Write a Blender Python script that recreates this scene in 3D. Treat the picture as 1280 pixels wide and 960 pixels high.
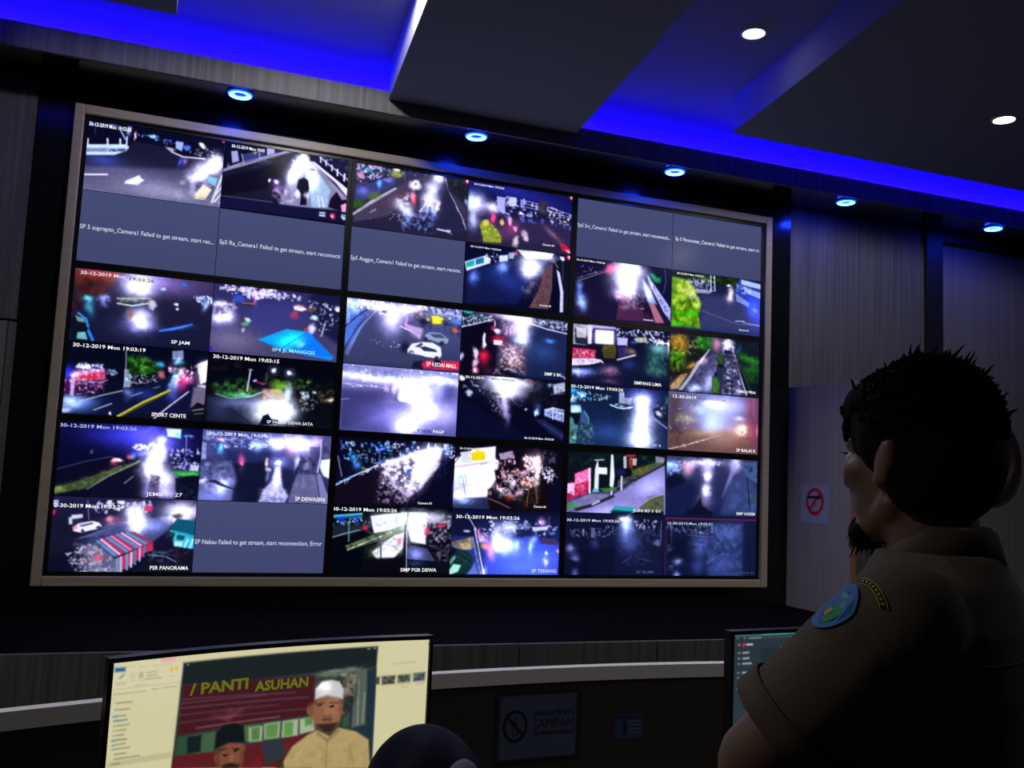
import bpy, bmesh, math, random
import numpy as np
from mathutils import Vector, Matrix

# ------------------------------------------------------------------ scene, camera, light
for o in list(bpy.data.objects):
    bpy.data.objects.remove(o, do_unlink=True)
scn = bpy.context.scene
COL = scn.collection

FPX = 1168.06                                   # focal length in pixels of a 1280 x 960 frame
cam_d = bpy.data.cameras.new('camera')
cam_d.sensor_width = 36.0
cam_d.lens = FPX / 1280.0 * 36.0
cam_d.clip_start = 0.05
cam = bpy.data.objects.new('camera', cam_d)
COL.objects.link(cam)
CX = Vector((0.9347, -0.3526, 0.0437)); CY = Vector((0.0768, 0.0805, -0.9938)); CZ = Vector((0.3469, 0.9323, 0.1023))
CAM = Vector((-1.1687, -3.7991, 1.5))
cam.matrix_world = Matrix(((CX.x, -CY.x, -CZ.x, CAM.x), (CX.y, -CY.y, -CZ.y, CAM.y), (CX.z, -CY.z, -CZ.z, CAM.z), (0, 0, 0, 1)))
scn.camera = cam

world = bpy.data.worlds.new('world')
scn.world = world
world.use_nodes = True
world.node_tree.nodes['Background'].inputs[0].default_value = (0.02, 0.02, 0.05, 1)
world.node_tree.nodes['Background'].inputs[1].default_value = 0.05

vs = scn.view_settings
vs.view_transform = 'Standard'; vs.look = 'None'; vs.gamma = 1.0; vs.exposure = 0.0
vs.use_curve_mapping = False

SCREEN = 1.0            # brightness of the display panels
LED_BLUE = (3.0, 0.7, 330.0)      # cove strip
RING_BLUE = (0.8, 4.5, 110.0)      # ring downlights
LAMP_WHITE = (8.0, 8.0, 7.6)       # lens of the white downlights
LAMP_WATT = 30.0                   # and the beam of each of them

# ------------------------------------------------------------------ helpers
def lin(h):
    if len(h) == 3: h = ''.join(c * 2 for c in h)
    v = [int(h[i:i + 2], 16) / 255 for i in (0, 2, 4)]
    return tuple(c / 12.92 if c <= .04045 else ((c + .055) / 1.055) ** 2.4 for c in v)

MATS = {}
def mat(name, col, rough=.6, spec=.4, metal=0., emit=None, coat=0.):
    if name in MATS: return MATS[name]
    m = bpy.data.materials.new(name); m.use_nodes = True
    b = m.node_tree.nodes['Principled BSDF']
    b.inputs['Base Color'].default_value = (*col, 1)
    b.inputs['Roughness'].default_value = rough
    b.inputs['Specular IOR Level'].default_value = spec
    b.inputs['Metallic'].default_value = metal
    b.inputs['Coat Weight'].default_value = coat
    if emit:
        k = max(emit)
        b.inputs['Emission Color'].default_value = (*[c / k for c in emit], 1)
        b.inputs['Emission Strength'].default_value = k
    MATS[name] = m
    return m

def grain(name, c0, c1, scale=(60, 60, 1.2), rough=.55, spec=.4, bump=0.):
    if name in MATS: return MATS[name]
    m = mat(name, c0, rough, spec); nt = m.node_tree; N = nt.nodes; L = nt.links
    b = N['Principled BSDF']
    tc = N.new('ShaderNodeTexCoord'); mp = N.new('ShaderNodeMapping'); mp.inputs['Scale'].default_value = scale
    nz = N.new('ShaderNodeTexNoise'); nz.inputs['Scale'].default_value = 1.0; nz.inputs['Detail'].default_value = 5
    rp = N.new('ShaderNodeValToRGB')
    rp.color_ramp.elements[0].position = .32; rp.color_ramp.elements[0].color = (*c0, 1)
    rp.color_ramp.elements[1].position = .68; rp.color_ramp.elements[1].color = (*c1, 1)
    L.new(tc.outputs['Object'], mp.inputs['Vector']); L.new(mp.outputs['Vector'], nz.inputs['Vector'])
    L.new(nz.outputs['Fac'], rp.inputs['Fac']); L.new(rp.outputs['Color'], b.inputs['Base Color'])
    if bump:
        bp = N.new('ShaderNodeBump'); bp.inputs['Strength'].default_value = bump; bp.inputs['Distance'].default_value = .002
        L.new(nz.outputs['Fac'], bp.inputs['Height']); L.new(bp.outputs['Normal'], b.inputs['Normal'])
    return m

def screen_mat():
    m = mat('screen_picture', (.004, .004, .005), .2, .01)
    nt = m.node_tree; b = nt.nodes['Principled BSDF']
    a = nt.nodes.new('ShaderNodeVertexColor'); a.layer_name = 'Col'
    nt.links.new(a.outputs['Color'], b.inputs['Emission Color'])
    b.inputs['Emission Strength'].default_value = SCREEN
    return m

def glow(h, k=1.0):
    c = lin(h)
    return mat('glow_' + h + ('' if k == 1 else '_%g' % k), (.004, .004, .005), .35, .35, emit=tuple(max(x, 1e-4) * k for x in c))

PMAT = {}
def empty(name, loc, rotz=0., label=None, cat=None, group=None, kind=None):
    o = bpy.data.objects.new(name, None); COL.objects.link(o)
    o.location = loc; o.rotation_euler = (0, 0, rotz); o.empty_display_size = .05
    PMAT[o.name] = Matrix.Translation(Vector(loc)) @ Matrix.Rotation(rotz, 4, 'Z')
    tag(o, label, cat, group, kind)
    return o

def tag(o, label=None, cat=None, group=None, kind=None):
    if label: o['label'] = label
    if cat: o['category'] = cat
    if group: o['group'] = group
    if kind: o['kind'] = kind
    return o

def world_of(o):
    m = PMAT.get(o.name, Matrix.Identity(4))
    return world_of(o.parent) @ m if o.parent else m

def obj(name, bm, material, parent=None, smooth=False, local=False, label=None, kind=None):
    """link a bmesh (or mesh) given in world space as one mesh object; children get coordinates of their parent"""
    if isinstance(bm, bmesh.types.BMesh):
        if parent is not None and not local:
            bm.transform(world_of(parent).inverted())
        me = bpy.data.meshes.new(name); bm.to_mesh(me); bm.free()
    else:
        me = bm; me.name = name
        if parent is not None and not local:
            me.transform(world_of(parent).inverted())
    if material is not None:
        me.materials.clear(); me.materials.append(material)
    if smooth:
        for p in me.polygons: p.use_smooth = True
    o = bpy.data.objects.new(name, me); COL.objects.link(o)
    if parent is not None: o.parent = parent
    if label: o['label'] = label
    if kind: o['kind'] = kind
    return o

def B(): return bmesh.new()

def box(bm, x0, x1, y0, y1, z0, z1, bev=0., mtx=None):
    b2 = bmesh.new()
    bmesh.ops.create_cube(b2, size=1)
    bmesh.ops.scale(b2, vec=(x1 - x0, y1 - y0, z1 - z0), verts=b2.verts)
    bmesh.ops.translate(b2, vec=((x0 + x1) / 2, (y0 + y1) / 2, (z0 + z1) / 2), verts=b2.verts)
    if bev: bmesh.ops.bevel(b2, geom=list(b2.edges), offset=bev, segments=2, affect='EDGES', profile=.5)
    if mtx: b2.transform(mtx)
    me = bpy.data.meshes.new('t'); b2.to_mesh(me); b2.free(); bm.from_mesh(me); bpy.data.meshes.remove(me)
    return bm

def bx(*a, **k): return box(B(), *a, **k)

def prism(bm, pts, z0, z1):
    lo = [bm.verts.new((x, y, z0)) for x, y in pts]; hi = [bm.verts.new((x, y, z1)) for x, y in pts]
    n = len(pts)
    bm.faces.new(lo[::-1]); bm.faces.new(hi)
    for i in range(n): bm.faces.new((lo[i], lo[(i + 1) % n], hi[(i + 1) % n], hi[i]))
    bmesh.ops.recalc_face_normals(bm, faces=bm.faces)
    return bm

def lathe(bm, prof, cx, cy, cz, seg=40, closed=False, axis='Z'):
    rings = []
    for r, z in prof:
        ring = []
        for i in range(seg):
            a = 2 * math.pi * i / seg
            p = (r * math.cos(a), r * math.sin(a), z) if axis == 'Z' else (r * math.cos(a), z, r * math.sin(a))
            ring.append(bm.verts.new((cx + p[0], cy + p[1], cz + p[2])))
        rings.append(ring)
    n = len(rings)
    for k in range(n if closed else n - 1):
        a, b = rings[k], rings[(k + 1) % n]
        for i in range(seg):
            bm.faces.new((a[i], a[(i + 1) % seg], b[(i + 1) % seg], b[i]))
    if not closed:
        if prof[0][0] > 1e-6: bm.faces.new(rings[0][::-1])
        if prof[-1][0] > 1e-6: bm.faces.new(rings[-1])
    bmesh.ops.remove_doubles(bm, verts=bm.verts, dist=1e-6)
    bmesh.ops.recalc_face_normals(bm, faces=bm.faces)
    return bm

def tube(bm, pts, r, seg=8):
    """round bar through points, radius r (number or list)"""
    pts = [Vector(p) for p in pts]; n = len(pts); rings = []
    rr = r if isinstance(r, (list, tuple)) else [r] * n
    up = Vector((0, 0, 1))
    for i, p in enumerate(pts):
        d = (pts[min(i + 1, n - 1)] - pts[max(i - 1, 0)]).normalized()
        a = d.cross(up if abs(d.dot(up)) < .95 else Vector((1, 0, 0))).normalized(); b = d.cross(a)
        rings.append([bm.verts.new(p + (a * math.cos(2 * math.pi * k / seg) + b * math.sin(2 * math.pi * k / seg)) * rr[i]) for k in range(seg)])
    for i in range(n - 1):
        for k in range(seg):
            bm.faces.new((rings[i][k], rings[i][(k + 1) % seg], rings[i + 1][(k + 1) % seg], rings[i + 1][k]))
    bm.faces.new(rings[0][::-1]); bm.faces.new(rings[-1])
    bmesh.ops.recalc_face_normals(bm, faces=bm.faces)
    return bm

# ------------------------------------------------------------------ materials
M_WOOD = grain('grey_wood_laminate', (.072, .071, .074), (.128, .126, .13), (70, 70, 1.3), .6, .3, .15)
M_FASC = grain('lamplit_grey_wood_laminate', (.10, .10, .105), (.17, .168, .172), (70, 70, 1.3), .6, .3, .15)  # same wood as M_WOOD, lightened to paint in lamp light on the fascia
M_WOODL = grain('pale_wood_laminate', (.15, .14, .125), (.19, .18, .16), (50, 50, 1.0), .6, .3)
M_BLACK = mat('black_gloss_board', (.006, .006, .008), .16, .5)
M_DARK = mat('dark_charcoal_trim', (.012, .012, .014), .5, .3)
M_FRAME = grain('brushed_bronze_frame', (.34, .28, .21), (.42, .35, .27), (4, 4, 160), .42, .5)
M_CEIL = mat('ceiling_paint', (.26, .27, .34), .85, .2)
M_FLOOR = grain('dark_floor_tile', (.03, .03, .032), (.05, .05, .052), (3, 3, 3), .35, .4)
M_WALL = mat('painted_wall', (.10, .10, .11), .8, .2)
M_PLASTIC = mat('black_plastic', (.012, .012, .013), .35, .45)
M_WHITE = mat('white_laminate', (.86, .83, .83), .5, .4)
M_PANEL = mat('brown_grey_panel', (.045, .04, .038), .6, .3)
M_SCREEN = screen_mat()

# ------------------------------------------------------------------ room shell
XL, XR, YB, ZCEIL, ZIS, ZSOF = -3.4, 4.4, -6.0, 3.12, 2.965, 2.915
tag(obj('floor', bx(XL, XR, YB, .2, -.1, 0), M_FLOOR), kind='structure')
wf = tag(obj('wall_front', bx(XL, XR, .1, .3, 0, 3.3), M_WALL), kind='structure')
tag(obj('wall_back', bx(XL, XR, YB - .2, YB, 0, 3.3), M_WALL), kind='structure')
tag(obj('wall_left', bx(XL - .2, XL, YB, .3, 0, 3.3), M_WALL), kind='structure')
tag(obj('wall_right', bx(XR, XR + .2, YB, .3, 0, 3.3), M_WALL), kind='structure')
ceil = tag(obj('ceiling', bx(XL, XR, YB, .1, ZCEIL, 3.3), M_CEIL), kind='structure')
# dropped ceiling fields hanging below the upper ceiling
for pts in ([(XL, -.66), (-1.226, -.66), (-1.226, YB), (XL, YB)],
            [(-.4325, -.29), (.3745, -.29), (.3745 - .1188 * 5.71, YB), (-.4325 - .0856 * 5.71, YB)],
            [(.9445, -.605), (XR, -.605), (XR, YB), (.9445 - .1427 * 5.39, YB)]):
    obj('dropped_panel', prism(B(), pts, ZIS, ZCEIL), M_CEIL, ceil)

# cornice above the video wall: wood-faced fascia and black soffit
corn = empty('trim_1', (0, 0, ZSOF), kind='structure', label='dark cornice box running above the video wall')
obj('soffit', bx(XL, XR, -.272, .1, ZSOF, ZSOF + .03, bev=.002), M_BLACK, corn, label='black glossy underside')
FX = [XL, -2.45, -1.23, -.01, 1.21, 2.43, 3.65, XR]
for a, b in zip(FX[:-1], FX[1:]):
    obj('fascia_board', bx(a, b, -.292, -.273, ZSOF - .004, 3.0), M_FASC, corn)
obj('ledge_board', bx(XL, XR, -.272, .1, 2.985, 2.999), M_CEIL, corn)

led = empty('led_strip', (.5, .095, 3.02), label='blue LED light strip lying in the cove above the cornice', cat='light strip')
obj('tape', bx(XL + .05, XR - .05, .090, .0995, 3.020, 3.042), mat('led_tape', (.5, .5, .5)), led)
obj('diode_line', bx(XL + .05, XR - .05, .087, .0898, 3.025, 3.037), mat('led_diodes', (.2, .2, .3), emit=LED_BLUE), led)

# wall panelling left and right of the video wall
for a, b in ((-3.4, -2.98), (-2.98, -2.55), (-2.55, -2.12), (-2.12, -1.69)):
    obj('wall_panel', bx(a + .001, b - .001, 0, .1, 2.005, ZSOF), M_WOOD, wf)
for a, b in ((-3.4, -2.98), (-2.98, -2.55), (-2.55, -2.12), (-2.12, -1.72)):
    obj('wall_panel', bx(a + .001, b - .001, -.012, .1, .96, 1.995), M_WOODL, wf)
obj('wall_panel', bx(-1.718, -1.69, -.004, .1, .96, 1.995), M_WOOD, wf)
for a, b in ((1.69, 2.117), (2.117, 2.545)):
    obj('wall_panel', bx(a + .001, b - .001, 0, .1, .0, ZSOF), M_WOOD, wf)
obj('wall_panel', bx(2.655, 3.62, .03, .1, .0, 2.87), M_WOODL, wf)
obj('wall_panel', bx(3.73, 4.4, 0, .1, .0, ZSOF), M_WOOD, wf)
t2 = tag(obj('trim_2', bx(2.545, 2.655, -.02, .1, 0, ZSOF), M_DARK), kind='structure')
tag(obj('trim_3', bx(3.62, 3.73, -.02, .1, 0, ZSOF), M_DARK), kind='structure')
tag(obj('trim_4', bx(2.656, 3.619, -.02, .1, 2.872, ZSOF), M_DARK), kind='structure')

# black surround of the video wall
ZC = 1.9451; PW = 1.02; PH = PW * 9 / 16; BZ = .0135
WX, WZ0, WZ1 = 1.5 * PW, ZC - 1.5 * PH, ZC + 1.5 * PH
FR = .036
sur = empty('trim_5', (0, 0, .96), kind='structure', label='glossy black board surround of the video wall')
x1 = WX + FR
obj('surround_board', bx(-1.689, -x1, -.006, .1, .961, ZSOF - .001), M_BLACK, sur)
obj('surround_board', bx(x1, 1.689, -.006, .1, .961, ZSOF - .001), M_BLACK, sur)
obj('surround_board', bx(-x1, x1, -.006, .1, WZ1 + FR, ZSOF - .001), M_BLACK, sur)
obj('surround_board', bx(-x1, x1, -.006, .1, .961, WZ0 - FR), M_BLACK, sur)

frame = empty('display_frame', (0, 0, WZ0 - FR), label='bronze-grey metal frame around the whole video wall', cat='frame')
for a in ((-x1, -WX - .001, WZ0 - FR, WZ1 + FR), (WX + .001, x1, WZ0 - FR, WZ1 + FR), (-WX, WX, WZ1 + .001, WZ1 + FR), (-WX, WX, WZ0 - FR, WZ0 - .001)):
    obj('frame_rail', bx(a[0], a[1], -.028, .05, a[2], a[3], bev=.003), M_FRAME, frame)
TILES = {
 '00': """v 0b0b1e 6a6880
p 1 .012 0a0a1c -.121 -.082 1.788 -.179 1.82 .273 1.237 .336 .926 .222 .598 .213 .355 .466 -.069 .537
p .8 .045 16162c -.069 .537 .598 .213 .926 .222 1.24 .369 1.823 .306 1.832 .439 -.058 .679
g .217 .538 .171 .08 0 24439a .5
g .637 .697 .61 .129 5 605870 .25
g .977 .872 .443 .097 0 808078 .4
p 1 .004 cfeaf5 -.006 .358 .486 .273 .532 .306 .493 .37 .354 .45 -.001 .509
p 1 .003 7d8fb5 -.002 .41 .253 .367 .258 .421 .003 .464
p .9 .003 3a4870 .261 .377 .49 .333 .48 .38 .279 .417
l .009 .9 e8f4ff .283 .381 .322 .415
l .009 .9 e8f4ff .362 .368 .408 .396
l .021 1 e6f6ff .003 .275 .011 .379
l .021 1 e6f6ff .249 .233 .258 .337
l .021 1 e6f6ff .408 .21 .416 .31
l .018 1 d8ecff .492 .166 .494 .28
l .021 .9 9ab8e8 .388 .054 .473 .202
g .506 .065 .026 .048 0 cfe8ff 1.2
l .015 .7 6f88c0 .005 .065 .348 .02
s 14 .009 .021 .6 1 9fc0ff,6080d0 .003 .041 .375 -.01 .379 .039 .007 .089
l .008 .4 8898c8 .085 .075 .088 .196
e .607 .13 .012 .065 8 ffe0d8 1 .4
s 26 .008 .022 .9 2 3f6cff,9fc0ff,5070d0 .631 .06 1.222 .139 1.229 .221 .921 .157 .635 .108
e .805 .103 .044 .029 10 9fe8ff 1 .4
p .95 .008 a8c8f8 1.129 .113 1.228 .113 1.215 .248 1.13 .221
e 1.272 .188 .039 .046 0 5a88ff .9 .4
e 1.063 .241 .063 .026 15 d8c8d0 .9 .5
e 1.482 .119 .052 .03 20 fff 1 .4
s 20 .006 .014 .8 3 fff,a0a0d0 1.333 .186 1.655 .149 1.631 .253 1.325 .288
l .022 .9 e8d8e0 1.081 .279 1.237 .328 1.527 .308
g 1.212 .406 .021 .056 15 3f60ff .8
g 1.269 .397 .015 .043 15 e080d0 .7
d .7 4 .063 c8c8d8 1.257 .598 1.692 .663 1.433 .902 1.162 .943
g 1.568 .448 .184 .099 -30 fff 1.6
g 1.684 .329 .077 .1 0 fff 1.6
g 1.471 .597 .106 .049 -20 e8e0ff .9
p .9 .006 8fd8e8 1.607 .559 1.733 .573 1.695 .696 1.583 .646
p 1 .013 f8f0c0 1.429 .853 1.539 .687 1.652 .752 1.572 .914 1.434 .918
p 1 .008 7f7f8a 1.729 .523 1.809 .51 1.799 .956 1.636 .955
l .026 1 e8e8f4 1.783 .514 1.666 .934
l .019 1 e8e8f4 1.808 .645 1.705 .828
l .019 1 e8e8f4 1.794 .781 1.696 .929
d .8 5 .063 fff 1.619 .924 1.773 .918 1.776 .959 1.638 .971
d .6 6 .078 c8c890 1.223 .95 1.43 .869 1.559 .95 1.286 .974
d .7 8 .063 101014 1.508 .891 1.633 .905 1.606 .959 1.513 .956
p 1 .005 fff .527 .795 .695 .687 .71 .726 .759 .751 .677 .837 .509 .839
l .021 1 f4f4ff .008 .79 .284 .746
n .12 5 1
e 1.771 -.015 .043 .037 8 e8284a 1 .3
e 1.771 -.015 .017 .015 8 fff 1 .5""",
 '01': """v 0c0c20 08081a
p 1 .009 1a1828 -.011 .437 .96 -.021 1.024 .032 .91 .588 .688 .84 .016 .817
p .8 .029 080612 -.003 .543 .822 .176 .73 .584 .016 .817
l .038 .9 a09aa8 .003 .434 .297 .294 .944 -.026
l .015 .9 d0ccd8 .085 .375 .295 .255 .959 -.037
d .7 11 .044 70708a .042 .382 .96 -.021 .878 .104 .304 .386
p .9 .004 b8b8ea .09 .134 .175 .111 .208 .262 .117 .308
p .8 .004 8090c8 .059 .309 .092 .373 .045 .412
p .9 .005 c8c8ec .577 -.027 .688 -.031 .695 .063 .587 .113
p .7 .006 4a5090 .237 .163 .558 .015 .565 .124 .268 .291
l .012 .8 d0d0e8 .236 .148 .275 .289
l .012 .8 d0d0e8 .475 .061 .492 .183
e .415 .094 .02 .022 0 b8b060 1 .4
s 16 .008 .015 .7 7 c0c0f0,8080d0 .659 -.018 .989 -.042 .991 -.011 .665 .06
p 1 .031 8a8aa0 .996 .068 1.207 .033 1.818 .61 1.75 .78 .808 .854 .9 .432
d .8 12 .051 5a4a70 .642 .598 .904 .494 .925 .806 .745 .801
d .6 13 .038 fff .848 .55 1.057 .534 1.013 .777 .805 .808
p .9 .015 a8c8d8 1.073 .087 1.195 .083 1.53 .493 1.501 .768 1.273 .802 1.2 .385
g 1.1 .035 .06 .063 0 fff 1.5
g .983 .324 .082 .141 15 fff 1.6
g 1.258 .344 .068 .142 -5 fff 1.2
g 1.095 .179 .075 .094 0 e8f8ff .8
e .97 .136 .021 .019 0 fff 1 .5
e 1.028 .134 .021 .019 0 fff 1 .5
e .99 .085 .033 .047 0 7a60a0 .6 .5
p .9 .006 f0f0ff 1.199 .146 1.291 .139 1.295 .21 1.211 .216
e 1.25 .225 .042 .013 0 605878 .9 .4
p 1 .008 120c20 1.042 .536 1.056 .407 1.137 .363 1.201 .4 1.221 .524 1.199 .607 1.195 .782 1.105 .795 1.109 .621
g 1.064 .627 .03 .041 0 fff .8
g 1.188 .632 .024 .038 0 fff .7
p 1 .012 1c1c38 1.186 -.059 1.808 -.051 1.819 .368 1.43 .14 1.212 .112
p 1 .006 f2eaf6 1.181 .101 1.272 .094 1.825 .464 1.826 .608 1.6 .37 1.307 .16
p .8 .008 a89ab0 1.474 .357 1.603 .418 1.802 .612 1.641 .54
l .016 1 d8d8f0 1.344 .01 1.816 .32
l .019 1 f0f0ff 1.358 -.008 1.364 .087
l .019 1 f0f0ff 1.439 .043 1.447 .122
l .019 1 f0f0ff 1.533 .108 1.535 .188
l .022 1 f0f0ff 1.617 .158 1.62 .254
l .025 1 f0f0ff 1.727 .213 1.724 .318
d .7 14 .047 60a090 1.652 -.041 1.81 -.019 1.805 .144 1.66 .087
s 10 .009 .022 .8 15 7fb0ff,a0c0ff 1.264 -.04 1.573 -.044 1.548 .041 1.314 .015
l .015 .9 fff 1.36 .614 1.386 .785
l .016 .9 fff 1.411 .623 1.455 .775
p 1 .006 1a0c1e 1.516 .766 1.539 .635 1.623 .503 1.709 .626 1.809 .595 1.822 .802 1.704 .795
p 1 .009 e8a8c8 1.699 .707 1.774 .664 1.813 .739 1.806 .804 1.721 .808
e .637 .481 .019 .025 0 fff 1 .5
e .746 .491 .035 .034 0 fff 1 .4
g .747 .503 .074 .062 0 a080d0 .5
d .6 16 .036 c0a0c8 .672 .593 .876 .53 .863 .783 .714 .774
g .777 .608 .044 .047 0 c090c0 .4
n .12 5 2
p 1 .003 121232 -.011 .836 1.822 .81 1.833 .976 0 .988
l .006 1 8890b8 .002 .819 .716 .808
p 1 .005 d0e0e8 1.391 .856 1.483 .851 1.48 .922 1.387 .92
l .012 1 121232 1.385 .888 1.485 .882
e 1.596 .879 .046 .047 0 f0405c 1 .25
e 1.596 .879 .018 .019 0 ffd0d8 1 .4
e 1.759 .878 .046 .044 0 d8e8e8 1 .25
e 1.763 .861 .028 .022 0 50b060 .9 .4
e 1.747 -.024 .037 .029 8 f03050 1 .3
e 1.747 -.024 .016 .011 8 fff 1 .5
e -.041 -.023 .043 .034 8 e8284a 1 .3
e -.041 -.023 .017 .015 8 fff 1 .5""",
 '02': """v 3a3648 242034
p 1 .015 15152a .001 -.018 1.82 -.063 1.829 .111 1.388 -.01 1.199 .004 .731 .017 .002 -.003
p 1 .015 3a3e70 .032 .373 .582 .102 .622 .266 .214 .543 .011 .634
g .371 .274 .03 .061 0 60c8ff .9
g .133 .433 .074 .06 0 9090ff .4
g .496 .193 .076 .031 0 9890d0 .5
s 60 .01 .03 .9 21 fff,c0c0ff,e0a0c0,60c8ff,d0d0ff .017 .009 .256 -.022 .562 .013 .537 .11 .082 .335 .019 .283
e .088 .196 .053 .045 0 ff9ab0 .9 .5
e .202 .094 .054 .03 0 40d8ff .6 .5
l .021 .9 1c1a30 .054 .362 .538 .125
l .012 .5 a090a0 .039 .356 .199 .286
p .9 .018 4a4050 .61 .314 .801 .161 1.107 .05 .867 .228 .848 .448 .53 .771 .015 .935 .022 .813
p .7 .038 5a3e50 .482 .472 .836 .233 .848 .448 .551 .615
e .63 .002 .061 .046 0 f8f4d8 1 .5
e .635 .094 .084 .052 0 8f9a3a 1 .6
d .8 23 .037 c8c860 .549 .061 .732 .032 .737 .124 .555 .153
s 12 .008 .015 .7 24 fff,c0c8ff .728 -.045 1.165 -.037 1.075 .04 .735 .094
l .008 .6 a8a8c8 .752 -.018 .762 .151
p 1 .007 bcb4b8 -.001 .802 .275 .549 .624 .297 .656 .315 .307 .59 .001 .839
d 1 25 .039 4f7a28 .211 .482 .416 .39 .448 .416 .245 .553
d .9 26 .039 3a6022 .428 .327 .562 .275 .579 .304 .446 .385
d 1 27 .039 2f6018 .009 .604 .155 .552 .188 .607 .017 .739
e .071 .647 .103 .06 -20 34601c .8 .6
e .315 .467 .105 .051 -15 557a30 .7 .6
p .9 .016 242438 1.388 -.01 1.821 -.047 1.84 .962 1.791 .953 1.535 .345 1.428 .141
p .7 .016 1c1c18 1.437 .014 1.79 -.01 1.81 .367 1.528 .22
d .5 28 .047 3c5a38 1.437 .014 1.742 -.003 1.757 .28 1.51 .176
p .7 .016 4a3a48 1.497 .241 1.816 .493 1.827 .712 1.707 .572
l .016 .9 b0a8b8 1.407 .034 1.447 .201 1.569 .387 1.71 .634 1.803 .873
s 14 .009 .019 .7 29 c0d0f0 1.569 .387 1.797 .748 1.768 .815 1.589 .463
p .8 .016 24243e 1.271 .165 1.409 .081 1.755 .879 1.312 .924 1.252 .699
g 1.295 .036 .072 .062 10 fff 1.5
g 1.211 .222 .094 .109 20 e8f0ff 1.1
g 1.174 .415 .094 .093 15 e8f4ff 1.2
g 1.183 .585 .094 .093 10 a0b8ff .9
e .928 .218 .102 .074 -10 fff 1 .35
e .943 .204 .031 .015 -20 8a7aa0 .9 .5
g .763 .584 .122 .076 20 f0fff0 .8
g .862 .693 .092 .061 0 c8c8f8 .7
e .922 .437 .043 .101 8 ff5a70 .9 .6
g .899 .378 .031 .061 0 ffa0a0 .6
d .9 30 .033 fff .636 .495 .843 .356 .895 .719 .774 .767
d .9 31 .031 fff 1.032 .389 1.276 .259 1.296 .631 1.08 .693
d .9 32 .034 8fb0f8 .742 .741 1.261 .573 1.249 .933 .785 .965
d .9 33 .04 12142e .833 .728 1.225 .485 1.217 .921 .907 .933
p .9 .005 f0f0ff 1.006 .634 1.1 .488 1.123 .492 1.037 .637
e 1.299 .537 .041 .053 0 ffe8c8 1 .5
g 1.31 .457 .031 .047 0 ffd0e0 .8
l .018 .8 b8b0c0 .264 .748 .34 .692
e .263 .855 .018 .015 0 c05068 .8 .5
s 14 .008 .014 .7 34 e0e0ff .524 .68 .833 .728 .779 .858 .58 .856
l .022 .95 e8e8f4 1.317 .869 1.499 .883
e 1.491 .876 .032 .025 0 e8e8f4 .9 .5
l .012 .8 d0d0e8 1.468 .887 1.549 .915
e 1.769 .358 .029 .063 -30 d0d0f0 .7 .5
n .12 5 3
e 1.769 .009 .058 .05 8 e82a50 1 .25
e 1.769 .009 .023 .022 8 fff 1 .5""",
 '03': """v 14143c 2c2438
p 1 .015 16164a -.004 -.019 1.802 -.026 1.818 .366 1.354 .224 .917 .185 -.007 .171
g .643 .046 .794 .102 8 1c2470 .5
p .8 .051 342a48 .35 .549 1.752 .454 1.824 .836 .265 .939
g .131 .353 .129 .125 0 f0f8ff 1.6
g .421 .386 .105 .066 0 fff 1.3
g .094 .636 .067 .125 0 d8e8ff .9
g .043 .341 .036 .1 0 60e0ff .6
s 40 .013 .031 1 41 fff,c0d0ff,a0b0ff .464 .201 .782 .166 1.19 .222 1.172 .432 .505 .501
p .9 .01 c0c0f4 .477 .187 .623 .19 .622 .459 .502 .425
p .9 .01 e0e0ff .68 .164 .808 .162 .815 .303 .688 .322
p .9 .01 9aa0e0 .876 .178 .944 .181 .95 .322 .883 .319
l .01 .8 c8d0ff .958 .192 1.189 .209
l .01 .8 c8d0ff .96 .243 1.192 .261
l .01 .8 c8d0ff .963 .294 1.194 .312
p .8 .021 3a3038 1.187 .145 1.351 .146 1.346 .355 1.223 .347
d .7 42 .037 5a6a48 1.202 .194 1.353 .185 1.333 .357 1.223 .347
s 40 .011 .027 .9 43 fff,c0d0ff,b0c0ff,ffe0c0 1.354 .211 1.802 .316 1.796 .5 1.366 .482
l .011 .7 d0d8ff 1.369 .235 1.802 .316
l .011 .7 d0d8ff 1.371 .299 1.804 .368
s 16 .021 .046 .5 44 5070ff,80a0ff .583 .465 1.809 .472 1.812 .55 .588 .566
e .416 .552 .037 .066 0 f04070 .9 .6
g .416 .565 .042 .101 0 c02040 .6
g .572 .797 .158 .101 0 60202c .4
p 1 .013 8a9a28 .206 .695 .3 .594 .368 .647 .503 .73 .58 .846 .585 .947 .292 .973 .26 .839
d 1 45 .023 c0d040 .211 .644 .354 .624 .545 .775 .566 .937 .292 .961
l .008 .8 3f5a18 .366 .875 .517 .753
l .008 .8 3f5a18 .363 .825 .463 .71
l .008 .8 3f5a18 .335 .778 .382 .671
l .008 .8 3f5a18 .394 .922 .575 .847
e .298 .657 .062 .045 -40 f0d860 .9 .6
e .571 .606 .032 .056 0 f8d870 .9 .5
e .72 .567 .037 .066 0 ffb8c8 .9 .5
e .806 .688 .037 .051 0 f0a0b8 .9 .5
g .765 .668 .106 .101 0 a03050 .5
e .829 .889 .048 .086 10 f4e0d8 .9 .5
e .976 .773 .054 .087 -20 d8b8c0 .9 .5
e 1.011 .827 .038 .036 0 f0d8d8 .8 .5
p .9 .016 d02038 1.572 .804 1.684 .828 1.805 .916 1.773 .972 1.633 .938
e 1.744 .937 .05 .026 10 ffb0b0 1 .5
g 1.456 .677 .137 .036 35 9a6a60 .5
n .1 5 4
e -.047 .005 .051 .045 8 e82a50 1 .25
e -.047 .005 .021 .018 8 fff 1 .5
e 1.773 .005 .05 .047 8 e82a50 1 .25
e 1.773 .005 .02 .018 8 fff 1 .5""",
 '04': None,
 '05': None,
 '10': None,
 '11': None,
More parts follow.
